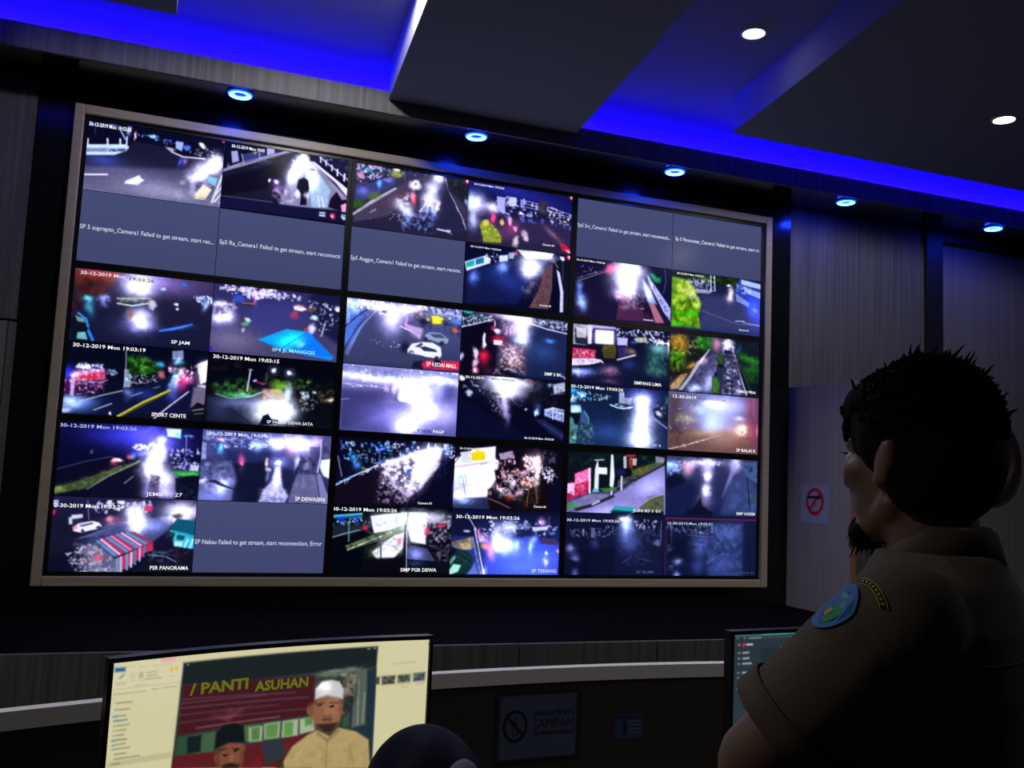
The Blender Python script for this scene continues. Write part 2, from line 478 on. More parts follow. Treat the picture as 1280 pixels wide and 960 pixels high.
 '12': None,
 '13': """v 0a0c28 0a0a1e
p .9 .05 141c44 .033 .468 .855 .166 1.241 .373 .89 .92 .034 .988
g .153 .554 .061 .084 15 80a0ff .9
g .624 .321 .068 .085 30 a0c0ff .9
g .713 .537 .316 .15 20 28408a .4
p 1 .008 e8f0ff 0 .323 .329 .182 .422 .221 .413 .297 .033 .468
p 1 .008 28b0a0 .016 .334 .147 .275 .162 .366 .031 .414
p 1 .008 1a7898 .172 .264 .304 .21 .314 .304 .182 .356
s 16 .01 .023 .9 51 fff,c0d8ff,90b0ff .302 .173 .85 .065 .802 .173 .387 .3
p .9 .008 e8f4ff .558 .153 .707 .121 .711 .222 .568 .253
e .825 .088 .037 .035 0 c02040 .8 .5
p .8 .008 b0c8d8 .718 .082 .824 .068 .802 .173 .723 .183
l .008 .7 8898c0 .467 .076 .465 .19
p .9 .016 d8e0f0 .848 .014 1.498 -.005 1.447 .091 1.015 .146
g 1.127 .234 .188 .127 15 fff 1.6
g 1.079 .367 .107 .101 0 fff 1
g 1.336 .054 .163 .066 10 fff 1.2
d .8 52 .036 8a7a88 .954 .585 1.19 .456 1.25 .576 1.096 .746 .959 .686
d .7 53 .036 3a3040 .931 .664 1.295 .367 1.397 .201 1.254 .678 1.049 .903
p 1 .013 6a4a48 1.346 .284 1.477 .165 1.482 .601 1.429 .939 1.105 .948 1.252 .627
d .5 54 .036 3a2430 1.174 .687 1.451 .194 1.455 .911 1.132 .945
p .9 .011 12141a 1.477 .165 1.666 .064 1.777 .05 1.786 .952 1.69 .962 1.626 .43 1.535 .235
p 1 .008 d8d8f0 1.55 .259 1.607 .304 1.684 .629 1.69 .962 1.635 .968 1.629 .636
l .013 .8 a0a8b8 1.474 .088 1.576 .23
e 1.639 .067 .039 .031 0 fff 1 .5
l .008 .6 8890a0 1.653 .091 1.667 .425
l .013 .7 604a50 1.781 .824 1.858 .687
n .12 5 5
e 1.761 .021 .05 .046 8 e82a50 1 .25
e 1.761 .021 .019 .018 8 fff 1 .5""",
 '14': """v 14122c 1c1630
p .7 .054 1a1630 -.001 .646 .738 .43 1.528 .962 .013 .984
g .077 .48 .045 .078 0 7098d0 .6
g .131 .763 .068 .104 -15 b0e0ff 1.1
g .084 .637 .057 .131 0 4878c0 .5
l .016 .8 8a7a8c .046 .405 .583 .169
l .014 .7 6a5a70 .044 .352 .582 .142
s 10 .011 .022 .6 61 c0b0d0 .036 .143 .552 .132 .554 .186 .044 .352
e .639 .122 .116 .064 -40 f03a60 .8 .7
p .8 .022 5a2a48 .83 .527 1.528 .962 .758 .986
d .7 62 .044 b090a0 .712 .513 1.211 .43 1.28 .718 .84 .819
d .6 63 .04 1a1020 1.151 .41 1.528 .962 1.258 .935 1.157 .597
p 1 .017 b06a78 1.336 .578 1.457 .619 1.664 .948 1.498 .965
p .9 .023 9ab0e8 1.234 .239 1.391 .437 1.518 .639 1.336 .605
p .9 .023 0c1030 1.26 .1 1.803 -.02 1.816 .933 1.644 .788 1.388 .329
d .9 64 .04 30c050 1.321 .147 1.564 .172 1.567 .254 1.385 .248
e 1.458 .185 .109 .049 30 20b048 .8 .6
p 1 .011 b8b8e0 1.321 .147 1.809 .716 1.801 .934 1.643 .761 1.34 .253
d .9 65 .028 303a70 1.353 .197 1.795 .745 1.8 .907 1.642 .734
l .009 .7 8890c0 1.649 -.029 1.673 .241 1.633 .437
g .908 .25 .206 .187 0 fff 2
g 1.02 .075 .207 .107 8 fff 1.6
g 1.003 .427 .118 .134 0 fff 1.2
g 1.33 .417 .09 .135 -25 d0e0ff .9
g .83 .527 .146 .08 0 e8c8e8 .6
l .011 .8 201828 1.199 .512 1.316 .903
l .011 .8 201828 1.275 .558 1.436 .89
e 1.221 .738 .053 .016 0 e86a80 .9 .5
n .1 5 6""",
 '15': """v 10182a 283060
p 1 .029 10200c .017 -.024 1.379 -.021 1.317 .127 .836 .183 .486 .085 .021 .113
d .9 71 .064 3c6a20 .112 .074 .736 0 .677 .146 .301 .162
d .9 72 .066 284a14 .832 .016 1.282 -.009 1.252 .107 .867 .138
d .9 73 .035 c8d0e0 .299 .107 .739 .083 .742 .222 .367 .292
p .8 .012 b8bccc .429 .285 .839 .266 .745 .338 .431 .354
s 20 .012 .029 .7 74 fff,d0d0e0,c0c8d8 .331 .131 .739 .111 .871 .29 .431 .354
l .018 .9 e8f4ff .761 -.045 .775 .273
l .018 .9 e8f4ff .831 -.04 .851 .265
l .012 .8 c8e8d8 .753 .039 .849 .037
l .012 .8 c8e8d8 .755 .123 .851 .12
p .8 .088 3a3f5e .588 .378 1.386 .288 1.852 .577 1.826 .946 .572 .957
l .012 .6 7880a8 .596 .653 1.333 .826 1.823 .805
g 1.175 .284 .045 .101 5 ffe8d0 1.2
g 1.162 .383 .064 .056 0 f0b8a0 .5
e 1.13 .149 .039 .022 0 fff 1 .5
p 1 .024 2a3c9a 1.347 -.017 1.825 .04 1.832 .409 1.653 .541 1.258 .387 1.286 .159
p .9 .012 c8d8ff 1.38 .007 1.825 .055 1.81 .142 1.382 .092
p .8 .012 a8c8f0 1.448 .141 1.828 .211 1.814 .326 1.45 .225
p .8 .015 8aa0c8 1.272 .273 1.552 .411 1.554 .49 1.291 .411
d .8 75 .042 e0f0ff 1.284 .103 1.578 .069 1.581 .238 1.289 .299
g 1.652 .485 .131 .141 0 3040ff .8
g 1.722 .675 .132 .169 0 2030d0 .4
e 1.679 .533 .046 .039 0 90a8e8 .8 .6
p 1 .023 5a8a10 .003 .115 .3 .135 .526 .412 .578 .572 .535 .714 .557 .964 .016 .972
d 1 76 .075 b8e830 .003 .115 .363 .155 .592 .515 .55 .712 .56 .959 .016 .972
d 1 77 .064 e8f870 .022 .14 .333 .186 .56 .491 .533 .659 .31 .491 .058 .327
d .8 78 .052 fff8b0 .053 .164 .301 .162 .559 .464 .5 .608 .245 .388
d .9 79 .075 40d808 .005 .606 .532 .632 .56 .959 .016 .972
d .7 70 .064 1c4a04 .012 .442 .527 .44 .56 .959 .016 .972
l .018 .8 c8d0f0 1.283 .77 1.461 .757
l .015 .7 c8d0f0 1.429 .783 1.823 .805
n .08 5 7
e 1.814 .013 .017 .023 0 e02040 1 .4""",
 '20': """v 3a3048 14182c
p .7 .086 181a30 -.024 .533 1.794 .216 1.805 .986 -.024 1.014
p .8 .13 4a2018 -.047 .004 .54 -.02 .377 .327 .069 .407 -.029 .717 -.033 .419
d .8 81 .087 6a2c18 -.025 .025 .499 .008 .354 .306 -.017 .371
d .6 82 .078 1a0c10 -.04 .096 .297 .126 .276 .384 -.023 .785
g .289 .033 .251 .069 5 b03028 .6
d .7 83 .065 4a2020 -.048 .489 .114 .449 .088 .636 -.029 .717
g .809 .113 .193 .141 0 b8d8ff 1.1
g .816 .207 .129 .094 0 fff 1
g 1.021 .04 .261 .118 10 8a68b0 .5
g 1.379 .094 .31 .143 0 403060 .4
l .018 .9 c8f0d8 .555 .435 .749 .45 .939 .394
d .7 84 .027 c8e890 .559 .353 .954 .309 .941 .417 .577 .445
l .013 .8 e8e8c0 .55 .366 .955 .321
g .858 .603 .129 .117 5 e8e8ff 1.5
g .899 .716 .107 .07 0 c8c8f8 .7
g .773 .752 .192 .116 0 6a60a0 .4
e .737 .568 .047 .06 0 9a6a50 .8 .7
e 1.004 .387 .052 .052 0 f0e8e0 .9 .6
p .9 .013 d0c8d0 .944 .452 1.049 .405 1.012 .492
g .184 .406 .054 .037 0 40f0e0 1
g .215 .53 .041 .092 -10 30b0a0 .7
g .381 .384 .05 .037 0 b0b0ff 1
g .388 .465 .038 .028 0 8080c0 .6
s 6 .018 .031 .6 85 80a0e0 .253 .364 .506 .359 .491 .431 .282 .453
e 1.389 .079 .049 .024 5 2a78d8 .9 .5
e 1.13 .175 .031 .024 0 c0d8ff 1 .5
e 1.306 .366 .022 .024 0 fff 1 .5
e 1.315 .432 .02 .021 0 fff 1 .5
s 18 .012 .032 .9 86 fff,c0e0ff,80c0ff 1.523 .222 1.805 .215 1.801 .312 1.53 .318
g 1.689 .336 .031 .062 10 c0f0ff .9
l .027 .9 3a70d8 1.121 .769 1.336 .708 1.531 .634
g 1.336 .708 .176 .024 -12 3060c0 .5
p 1 .011 8aa890 .059 .65 .155 .687 .19 .741 .097 .739
p 1 .011 0c1420 -.051 .696 .171 .627 .325 .981 .035 .985
p .95 .009 7a9a84 .049 .663 .165 .686 .18 .742 .087 .74
p 1 .009 70c0b0 .099 .888 .191 .874 .225 .979 .092 .975
l .03 1 2a88d8 .087 .624 .187 .695 .229 .829
l .039 1 2a80d0 .232 .863 .287 .973
l .017 1 081018 .084 .832 .249 .815
n .1 5 8""",
 '21': """v 2c2c58 4a4660
p .9 .049 181838 1.359 -.032 1.805 -.032 1.829 .75 1.546 .576 1.329 .247
p .5 .095 3c4088 .467 .216 1.129 .169 1.338 .396 .828 .67 .492 .58
g .276 .796 .32 .144 0 8a7878 .35
g .117 .497 .136 .096 0 d0c0e0 .6
s 90 .012 .028 .9 91 fff,e0d8ff,c8c8ff,ffe0e0 .059 .018 .782 -.004 1.219 .059 1.176 .139 .793 .156 .576 .106 .275 .139
s 20 .019 .047 .9 92 fff,f0e8ff .292 .052 .879 .022 .862 .123 .58 .155
d .9 93 .033 fff0f0 .01 .278 .281 .224 .324 .329 .18 .418 .024 .482
g .08 .307 .091 .038 0 fff 1
g .205 .439 .069 .072 0 fff 1.1
g .072 .513 .054 .048 0 fff 1
d .8 94 .028 483c50 .014 .338 .287 .309 .161 .468 .045 .456
e .36 .191 .092 .049 0 3a5ad8 .8 .6
e .482 .259 .088 .049 5 3a2c34 .9 .5
l .014 .7 c8907a .399 .248 .551 .244
g .568 .156 .023 .073 0 f05080 .8
e 1.141 .347 .053 .064 0 d03a58 .8 .6
p 1 .01 f4f0ff 1.113 .215 1.228 .195 1.309 .249 1.234 .282 1.124 .269
e 1.217 .209 .068 .02 8 c07080 .8 .5
s 50 .01 .025 .8 95 fff,c0c0d8,a0a8c8 1.319 .098 1.793 .173 1.79 .527 1.548 .6 1.337 .371
d .7 96 .034 101020 1.377 .242 1.798 .248 1.79 .527 1.491 .481
e 1.377 .242 .058 .035 0 8a5a40 .7 .6
e 1.429 .362 .049 .04 0 d8ffe0 1 .5
e 1.396 .535 .049 .074 0 f0f0ff .95 .5
e 1.757 .192 .045 .05 0 f4f4ff 1 .5
e 1.319 .553 .029 .03 0 e02848 .9 .5
l .02 .8 c0d0d8 1.585 .421 1.537 .627
e .481 .489 .037 .039 0 d8ffe0 1 .5
e .448 .548 .055 .039 -10 70b070 .9 .6
e .423 .648 .018 .034 0 c8d0d8 .8 .6
p 1 .007 1490f0 .646 .766 1.036 .571 1.351 .582 1.742 .933 1.695 .975 1.374 .94 .985 .876
p .9 .007 10a8ff .646 .766 1.036 .571 1.315 .598 1.006 .838
p .7 .007 0c70d8 1.351 .594 1.742 .933 1.324 .92 1.029 .823
g 1.119 .741 .143 .074 -20 30e8ff .7
l .01 .8 0a5ab0 1.322 .597 1.006 .845
e 1.242 .774 .063 .049 0 70e8f8 .9 .5
p 1 .014 3020c0 -.019 .883 .066 .984 -.019 .979
d .8 97 .029 204838 .794 .869 .983 .852 1.015 .972 .801 .966
n .1 5 9""",
 '22': """v 5a608a 2e3450
p .7 .072 3e4460 .328 .249 .867 .218 1.339 .567 1.259 .945 .036 .976
p .9 .019 4a5a9a -.013 .188 .226 .162 .373 .196 .027 .833
d .8 101 .038 a0c0f0 -.021 .068 .461 .04 .326 .225 .003 .451
g .055 .132 .119 .12 0 6a98f0 .7
g .058 .566 .071 .143 25 4a78d0 .5
p .9 .014 4a78c8 .009 .475 .16 .266 .254 .232 .02 .714
l .017 .9 101830 .003 .439 .16 .266 .345 .125
l .014 .9 101830 -.01 .812 .17 .435 .42 .166
l .012 .8 8098d0 .054 .878 .219 .454 .466 .113
l .019 .5 c0c0e0 .028 .857 .261 .353 .489 .098
s 60 .014 .033 .9 102 fff,ffe8f0,e8e8ff,ffd890 -.024 .02 .854 -.003 1.36 .005 1.21 .058 .443 .139 -.016 .14
g .694 .236 .147 .122 10 f0e0f8 .8
g .678 .384 .123 .146 0 b098c8 .5
g .562 .078 .391 .073 5 fff .6
g 1.009 .079 .15 .074 0 f8d8f0 .8
p 1 .01 f4f4e8 .48 .14 .626 .115 .642 .192 .491 .212
e .554 .157 .059 .015 0 404860 .8 .4
p 1 .01 f4f4f4 .793 .151 .875 .138 .885 .186 .804 .2
d .8 103 .04 5a3830 .987 .131 1.234 .031 1.271 .251 1.074 .345
d .7 104 .035 2a2030 1.015 .178 1.42 .161 1.454 .332 1.127 .389
e 1.183 .26 .065 .044 10 181c48 .9 .4
p 1 .013 f4d818 1.303 .135 1.484 .167 1.45 .258 1.323 .265
g 1.395 .188 .076 .05 0 ffe820 .6
e 1.244 .209 .025 .03 0 f0d030 .9 .5
s 40 .013 .035 .8 105 fff,e0e0ff,c0c8ff 1.208 .021 1.799 .008 1.797 .223 1.469 .131 1.211 .083
d .8 106 .035 1a2030 1.444 .133 1.805 .121 1.796 .449 1.48 .33
l .015 .8 d8e0ff 1.518 .076 1.792 .122
p .8 .013 5a8ae0 1.611 .141 1.782 .174 1.786 .249 1.615 .216
e 1.681 .33 .046 .035 0 f06040 .9 .5
p .8 .025 f0c8f0 .897 .313 1.176 .36 1.135 .537 .926 .384
l .02 .8 f8e8f8 .825 .357 1.132 .475
g .913 .287 .02 .074 0 f03080 .8
e 1.08 .443 .1 .074 0 b898c8 .6 .8
p 1 .01 93a3b5 1.207 .456 1.28 .404 1.458 .401 1.591 .493 1.569 .558 1.441 .557 1.235 .507
p .9 .007 3a4a5e 1.281 .429 1.459 .419 1.539 .478 1.361 .485
e 1.48 .566 .036 .03 0 202838 1 .4
e 1.235 .507 .025 .025 0 202838 1 .4
e .918 .68 .084 .088 0 141a2a .9 .6
p 1 .007 f2f6fc .95 .714 1.014 .61 1.163 .571 1.339 .567 1.47 .629 1.49 .752 1.455 .809 1.251 .797 1.149 .777 .96 .762
p 1 .007 27364e 1.142 .659 1.216 .633 1.396 .673 1.418 .708 1.208 .708
p 1 .007 3e4a60 1.062 .654 1.163 .578 1.19 .606 1.142 .659
e 1.018 .764 .04 .042 0 3a4458 1 .3
e 1.018 .764 .022 .022 0 d0d8e0 1 .3
e 1.416 .808 .041 .03 0 303848 1 .3
p .9 .02 12182a 1.055 .888 1.253 .847 1.211 .998 1.035 .988
e 1.258 .92 .075 .064 0 d82848 1 .2
p 1 .01 d82848 1.241 .848 1.841 .821 1.81 .961 1.261 .989
p 1 .01 101828 1.334 .938 1.403 .804 1.482 .852 1.462 .947
l .01 .8 101828 1.211 .998 1.361 .961
s 10 .007 .014 .8 107 fff .349 .611 .838 .589 .845 .711 .354 .683
n .08 5 10""",
 '23': """v 30263c 101430
p 1 .024 0c0818 -.006 .266 .512 .118 .609 .567 .58 1.001 .009 1.024
p .8 .05 1a2848 1.155 .151 1.819 .184 1.797 .953 1.089 .985 1.12 .521
p .9 .025 2a2238 .603 .447 1.064 .428 1.088 .961 .579 .978
p .9 .015 182030 -.015 .004 .508 .046 .499 .119 -.001 .266
e .08 .014 .089 .024 0 20c8a0 .9 .6
s 26 .012 .029 .8 111 d0fff0,fff,90c0d0 .006 .026 .483 .049 .461 .111 .016 .216
d .7 112 .034 88b0a8 .181 .032 .507 .034 .486 .109 .21 .125
l .017 .9 d8d0e0 -.001 .266 .239 .194 .51 .094
s 24 .007 .014 .7 113 fff -.002 .242 .51 .082 .511 .106 0 .278
d .9 114 .03 b0e0e0 1.201 .011 1.812 .011 1.804 .161 1.257 .091
s 30 .013 .025 .8 115 fff,a0e0e0,c0d8ff 1.175 .014 1.812 .023 1.791 .162 1.257 .091
l .018 .9 f0f0ff 1.153 .102 1.418 .162 1.806 .21
g .997 .093 .129 .146 10 fff 1.7
g .839 .036 .282 .049 5 fff 1.2
g 1.034 .334 .093 .146 -8 e8f0ff 1
g .959 .39 .103 .048 0 a0e0f0 .6
d .8 116 .025 c8a8c0 .638 .105 .944 .074 .954 .293 .675 .344
g .823 .232 .128 .097 0 c0a0b0 .6
d .9 117 .025 c0a8a0 .655 .466 1.013 .433 1.087 .936 .553 .98 .641 .709
g .897 .71 .128 .144 0 d8b090 .8
g .789 .599 .127 .12 0 907888 .5
d .5 118 .03 201828 .706 .462 1.065 .453 1.086 .912 .703 .943
g 1.479 .353 .068 .029 0 4a90e0 .8
g 1.382 .546 .209 .146 0 2a5080 .4
g .376 .684 .065 .071 0 e01828 1
g .368 .78 .1 .095 0 901020 .6
g .602 .423 .086 .062 0 f01030 .8
p 1 .007 fff0f0 .534 .425 .679 .428 .67 .501 .535 .502
e .6 .38 .061 .024 0 d02030 .9 .5
e .373 .469 .03 .105 5 fff 1 .5
e .368 .373 .02 .048 0 fff 1 .5
g .504 .228 .03 .038 0 f02848 .9
e .534 .159 .015 .048 0 ffe0e8 1 .5
e .583 .275 .061 .034 0 fff 1 .5
e .238 .672 .04 .09 -10 fff0f4 .9 .5
e .246 .826 .05 .071 20 f0d8e0 .9 .5
e .251 .933 .054 .047 0 f0507a .9 .6
e .251 .933 .025 .033 0 fff 1 .6
e .014 .751 .029 .071 0 d8d0e8 .9 .6
g .476 .938 .075 .048 0 502030 .5
e .805 .947 .152 .043 8 14101e 1 .3
l .015 .9 c0b8c8 .726 .894 .802 .868 .932 .913
l .02 .9 c8c8e0 1.715 .91 1.797 .965
n .12 4 11""",
 '24': """v 14122c 141228
p 1 .025 10162c .49 .583 1.8 .219 1.809 .969 -.022 .988 -.031 .749
p 1 .01 c8c8c0 -.009 .023 .255 .02 .268 .36 .005 .36
d .8 121 .03 404858 -.009 .023 .255 .02 .268 .36 .004 .336
p .9 .01 181828 .033 .091 .263 .215 .282 .359 .044 .344
p .8 .01 e0e0d8 .046 .078 .231 .072 .237 .241 .066 .246
p 1 .01 b8b0e0 .255 .008 .765 .006 .767 .068 .259 .105
p 1 .015 342a58 .35 .06 .794 .041 .776 .313 .346 .316
p 1 .008 e0d8f0 .25 .021 .335 .025 .334 .33 .268 .336
p 1 .008 fffff0 .396 .085 .73 .072 .733 .307 .4 .314
g .556 .199 .161 .098 0 fff .5
p .9 .01 d8d0f0 .793 .176 .989 .17 .981 .319 .804 .323
s 50 .013 .036 .9 122 fff,b0c0ff,90e0d0,d8d0ff .766 .019 1.398 -.031 1.793 -.007 1.799 .194 1.35 .21 1.018 .217 .798 .163
p .8 .013 c8d8a0 1.126 .145 1.347 .123 1.336 .212 1.129 .231
p .8 .013 304aa8 1.046 .214 1.156 .204 1.157 .253 1.047 .263
d .7 123 .037 141838 1.342 -.026 1.821 -.035 1.825 .091 1.458 .1
s 14 .016 .042 .7 124 ffd8e8,fff 1.515 .145 1.827 .166 1.814 .217 1.518 .22
p 1 .013 141020 .242 .362 .966 .296 .999 .441 .652 .618 .437 .588 .247 .483
p 1 .01 c81840 -.024 .423 .404 .421 .396 .567 -.017 .603
d .9 125 .025 ffe0e8 .009 .456 .405 .445 .395 .543 .014 .588
d .8 126 .023 50803c .011 .504 .168 .49 .171 .575 .014 .588
p 1 .01 f0e8f0 -.022 .604 .383 .568 .517 .581 .567 .63 .281 .686 -.012 .723
d .6 127 .025 a07090 -.022 .604 .383 .568 .518 .605 .019 .708
l .025 1 0c0c18 -.016 .752 .256 .725 .519 .63
p .95 .015 4a4418 .54 .335 .749 .303 .785 .411 .771 .535 .569 .552 .525 .434
d .9 128 .031 6a6a1c .54 .335 .749 .303 .78 .411 .542 .408
p .9 .01 302860 .804 .335 .981 .331 .986 .479 .824 .505
l .026 .9 e8d8c8 .812 .555 1.136 .448
g 1.079 .384 .082 .049 0 c89850 .6
p .9 .021 101024 1.021 .291 1.434 .228 1.466 .349 1.191 .424
g 1.576 .289 .14 .075 0 90d8b0 .8
g 1.527 .494 .14 .149 0 207040 .5
g 1.533 .692 .168 .074 0 3a7048 .5
g 1.773 .271 .034 .1 0 e8b088 .7
d .5 129 .037 60a070 1.356 .409 1.748 .374 1.76 .773 1.368 .755
g .207 .813 .158 .058 -2 a0b0ff 1
g .077 .836 .078 .048 0 e0e8ff .6
g .685 .762 .134 .073 0 c07888 .8
g .691 .932 .134 .034 0 804858 .6
g 1.032 .61 .109 .074 0 28386a .5
l .01 .6 100c20 .422 .904 .876 .832
d .5 120 .03 0c0a1c -.001 .866 .926 .693 .935 .962 .003 .962
n .1 4 12""",
 '25': """v 242838 1a1a28
p 1 .015 2c2a40 .017 .961 .544 .468 .785 .206 1.087 -.016 1.228 -.017 1.534 .98 -.008 .998
p .9 .021 0c1818 1.228 -.017 1.802 .015 1.82 .959 1.534 .968
d .9 131 .058 1a4a14 1.318 .182 1.806 .236 1.817 .776 1.558 .747
g 1.606 .328 .201 .049 5 2a7a18 .7
g 1.667 .494 .201 .098 0 184a10 .5
d .8 132 .047 1c2038 1.257 -.008 1.802 .015 1.805 .163 1.318 .206
d .7 133 .037 3a5a90 1.259 .09 1.458 .096 1.433 .269 1.29 .233
l .018 1 d8d8ec 1.143 -.009 1.534 .968
l .011 .6 7a6a7a 1.38 .42 1.648 .959
p .9 .021 4a4660 1.06 .035 1.229 .019 1.491 .971 1.028 1.005 1.066 .302
d .9 134 .037 e8ecff 1.019 .063 1.258 .041 1.385 .663 1.448 .95 1.055 .979 1.098 .444
d .8 135 .042 12182c 1.034 .11 1.259 .09 1.448 .95 1.027 .981
g 1.132 .101 .073 .097 0 fff 1
p .9 .01 14142c 1.064 .193 1.227 .202 1.229 .263 1.071 .265
p .8 .01 1c2040 1.049 .719 1.273 .721 1.274 .769 1.05 .774
g .908 .11 .084 .097 0 f0a0a0 .8
e .909 .146 .045 .053 0 d06878 .7 .6
d .9 136 .036 c8ccf8 .516 .446 .927 .314 .935 .651 .585 .966 .394 .98
p .8 .025 4a4a6a .438 .596 .842 .273 .927 .314 .86 .969 .313 .986
g .773 .808 .072 .143 15 b0c0f0 .8
g .502 .924 .109 .047 0 d8e8ff .9
d .8 137 .036 0f1420 .387 .695 .631 .628 .633 .723 .389 .767
p 1 .013 2c5a1c .839 .683 .922 .676 .994 .791 .971 .973 .833 .976
d .8 138 .031 60a030 .839 .683 .965 .745 .957 .962 .846 .97
p 1 .013 2a4a18 .927 .314 1.023 .257 1.036 .45 .96 .504
d .8 139 .026 5a9030 .927 .314 1.023 .257 1.027 .426
e .913 .641 .039 .038 0 0c1020 1 .4
e .993 .49 .061 .039 0 0c1018 .9 .5
p .9 .01 b8c0b8 .178 .972 .361 .745 .517 .494 .704 .285 .758 .208 .785 .218 .599 .487 .416 .764 .259 .971
p 1 .015 1a1c14 -.01 .064 .78 -.011 .704 .261 .517 .47 .359 .698 .012 .773
d 1 130 .056 d8a020 .016 .038 .313 .01 .323 .367 .054 .391
d 1 140 .051 f0c040 .017 .062 .286 .036 .266 .277 .052 .32
d 1 141 .045 58c81c -.003 .301 .266 .277 .303 .607 .034 .629
d .9 142 .045 a0e040 .052 .32 .32 .248 .272 .467 .056 .462
d 1 143 .051 3cb828 .504 -.009 .808 .01 .758 .232 .537 .204
d 1 144 .041 b0c878 .288 .084 .561 .082 .54 .324 .322 .343
e .181 .142 .162 .143 0 c89020 .6 .7
e .136 .455 .161 .142 0 50a818 .5 .7
e .672 .108 .138 .12 0 30a020 .5 .7
d .8 145 .05 1c1408 -.001 .348 .542 .396 .387 .695 .01 .726
p .9 .015 c8a868 .016 .914 .224 .708 .359 .674 .178 .949 .045 .982
d .8 146 .035 8a5a28 .007 .632 .489 .472 .255 .848 .017 .961
g .409 .527 .082 .033 -30 f0b840 .7
g .653 .422 .066 .048 -40 e8a080 .6
n .12 4 13""",
 '30': """v 060a18 101020
p 1 .017 101430 -.022 1.01 -.033 .876 .967 .574 1.3 .385 1.688 .235 1.737 .894
g .188 .838 .164 .09 -5 90c0ff .9
g .066 .846 .081 .067 0 d0e8ff .6
g .015 .962 .081 .031 0 e0f0ff .7
p .95 .009 401848 -.025 .537 .089 .391 .48 .336 .509 .563 .424 .684 -.024 .74
g .012 .443 .081 .068 -20 2838ff 1
p 1 .009 e06890 .081 .415 .471 .359 .482 .496 .092 .55
p 1 .009 d02848 .137 .467 .465 .406 .461 .487 .286 .523 .131 .524
d .8 151 .026 ffd8e8 .071 .415 .484 .381 .478 .566 .086 .596
s 26 .013 .03 1 152 fff,d8e8ff,a0b8ff .084 .323 .434 .294 .463 .383 .116 .457
s 40 .009 .021 .8 153 ff6080,ffe0e0,fff,c04060 -.021 .536 .493 .496 .487 .679 -.004 .738
p .9 .009 d8b8e0 .064 .461 .116 .457 .12 .752 .079 .755
g .209 .336 .037 .023 0 c8d8ff 1.2
g .364 .322 .046 .023 0 c8d8ff 1.2
g .1 .47 .029 .018 0 fff 1
d .9 154 .026 08081a .274 .627 .498 .564 .511 .723 .224 .767
s 16 .009 .022 .6 155 a0c8e0 .501 .334 .628 .346 .613 .417 .508 .425
l .011 .8 b8c8d8 .718 .084 .732 .315 .729 .592
p .7 .009 a8c8c8 .713 .339 .798 .332 .816 .563 .733 .592
p .9 .018 10300c .742 .175 .889 .127 1.135 .234 1.166 .349 .954 .412 .782 .403
d 1 156 .044 3aa020 .74 .151 .889 .127 1.112 .213 1.142 .327 .952 .389 .778 .357
d .9 157 .04 70d838 .763 .173 .932 .135 1.114 .236 .949 .343
s 40 .009 .022 .8 158 c0d0d0,fff,90a8b0 .718 .408 1.124 .375 1.133 .491 .773 .566
d .7 159 .027 0a0c14 .784 .426 1.126 .399 1.132 .468 .793 .541
g 1.169 .243 .039 .033 0 50d0ff .9
e 1.195 .381 .048 .061 0 e08070 .8 .6
p .8 .009 a0b0d0 1.306 .031 1.448 .006 1.458 .136 1.315 .148
p .8 .014 080a1c 1.447 -.006 1.786 .035 1.771 .132 1.507 .202
l .009 .7 404860 1.35 .027 1.37 .143
g 1.383 .177 .057 .033 0 a0f0ff 1.2
g 1.449 .314 .035 .047 0 fff 1.1
e 1.302 .267 .039 .042 0 b03848 .8 .6
s 26 .011 .027 .9 150 ffb0c0,fff,ff80a0,d0e0ff 1.247 .271 1.642 .215 1.611 .407 1.393 .448
p 1 .018 ffe8e0 1.64 .191 1.791 .107 1.803 .416 1.706 .471 1.671 .307
g 1.727 .303 .058 .118 0 fff .8
g 1.336 .429 .026 .117 10 a0e8ff .9
g 1.393 .448 .031 .094 10 fff 1
g 1.482 .464 .048 .094 15 ff2850 1
g 1.545 .412 .057 .047 0 ff8098 .8
d .7 160 .032 7a4a48 1.529 .201 1.686 .211 1.702 .423 1.576 .528
p .8 .023 8a7a88 1.62 .524 1.795 .464 1.797 .795 1.597 .809
e 1.734 .492 .054 .024 10 e8e8f4 .9 .5
g .974 .666 .128 .069 0 304a9a .4
g 1.363 .638 .066 .093 10 5a70d8 .5
g .781 .658 .042 .069 0 90b0d8 .6
l .013 .9 c0c8d8 .009 .895 .49 .713 .716 .639
l .013 .9 d0d0e0 .382 .931 .593 .827
l .011 .8 c0c8d0 .827 .707 .962 .644
l .009 .7 c0c8d0 1.097 .576 1.181 .546
l .026 1 c8d028 .681 .998 .983 .782 1.315 .587
l .011 1 806818 .703 1.008 1.317 .601
l .016 1 e0d8e8 1.14 .998 1.332 .804 1.558 .59
p 1 .009 0e1014 1.599 .832 1.68 .733 1.806 .771 1.811 .983 1.61 .984
l .014 .8 a8a8b0 1.623 .854 1.776 .82
l .011 .8 788090 1.648 .9 1.792 .878
e .588 .974 .015 .027 0 fff 1 .4
n .12 4 14""",
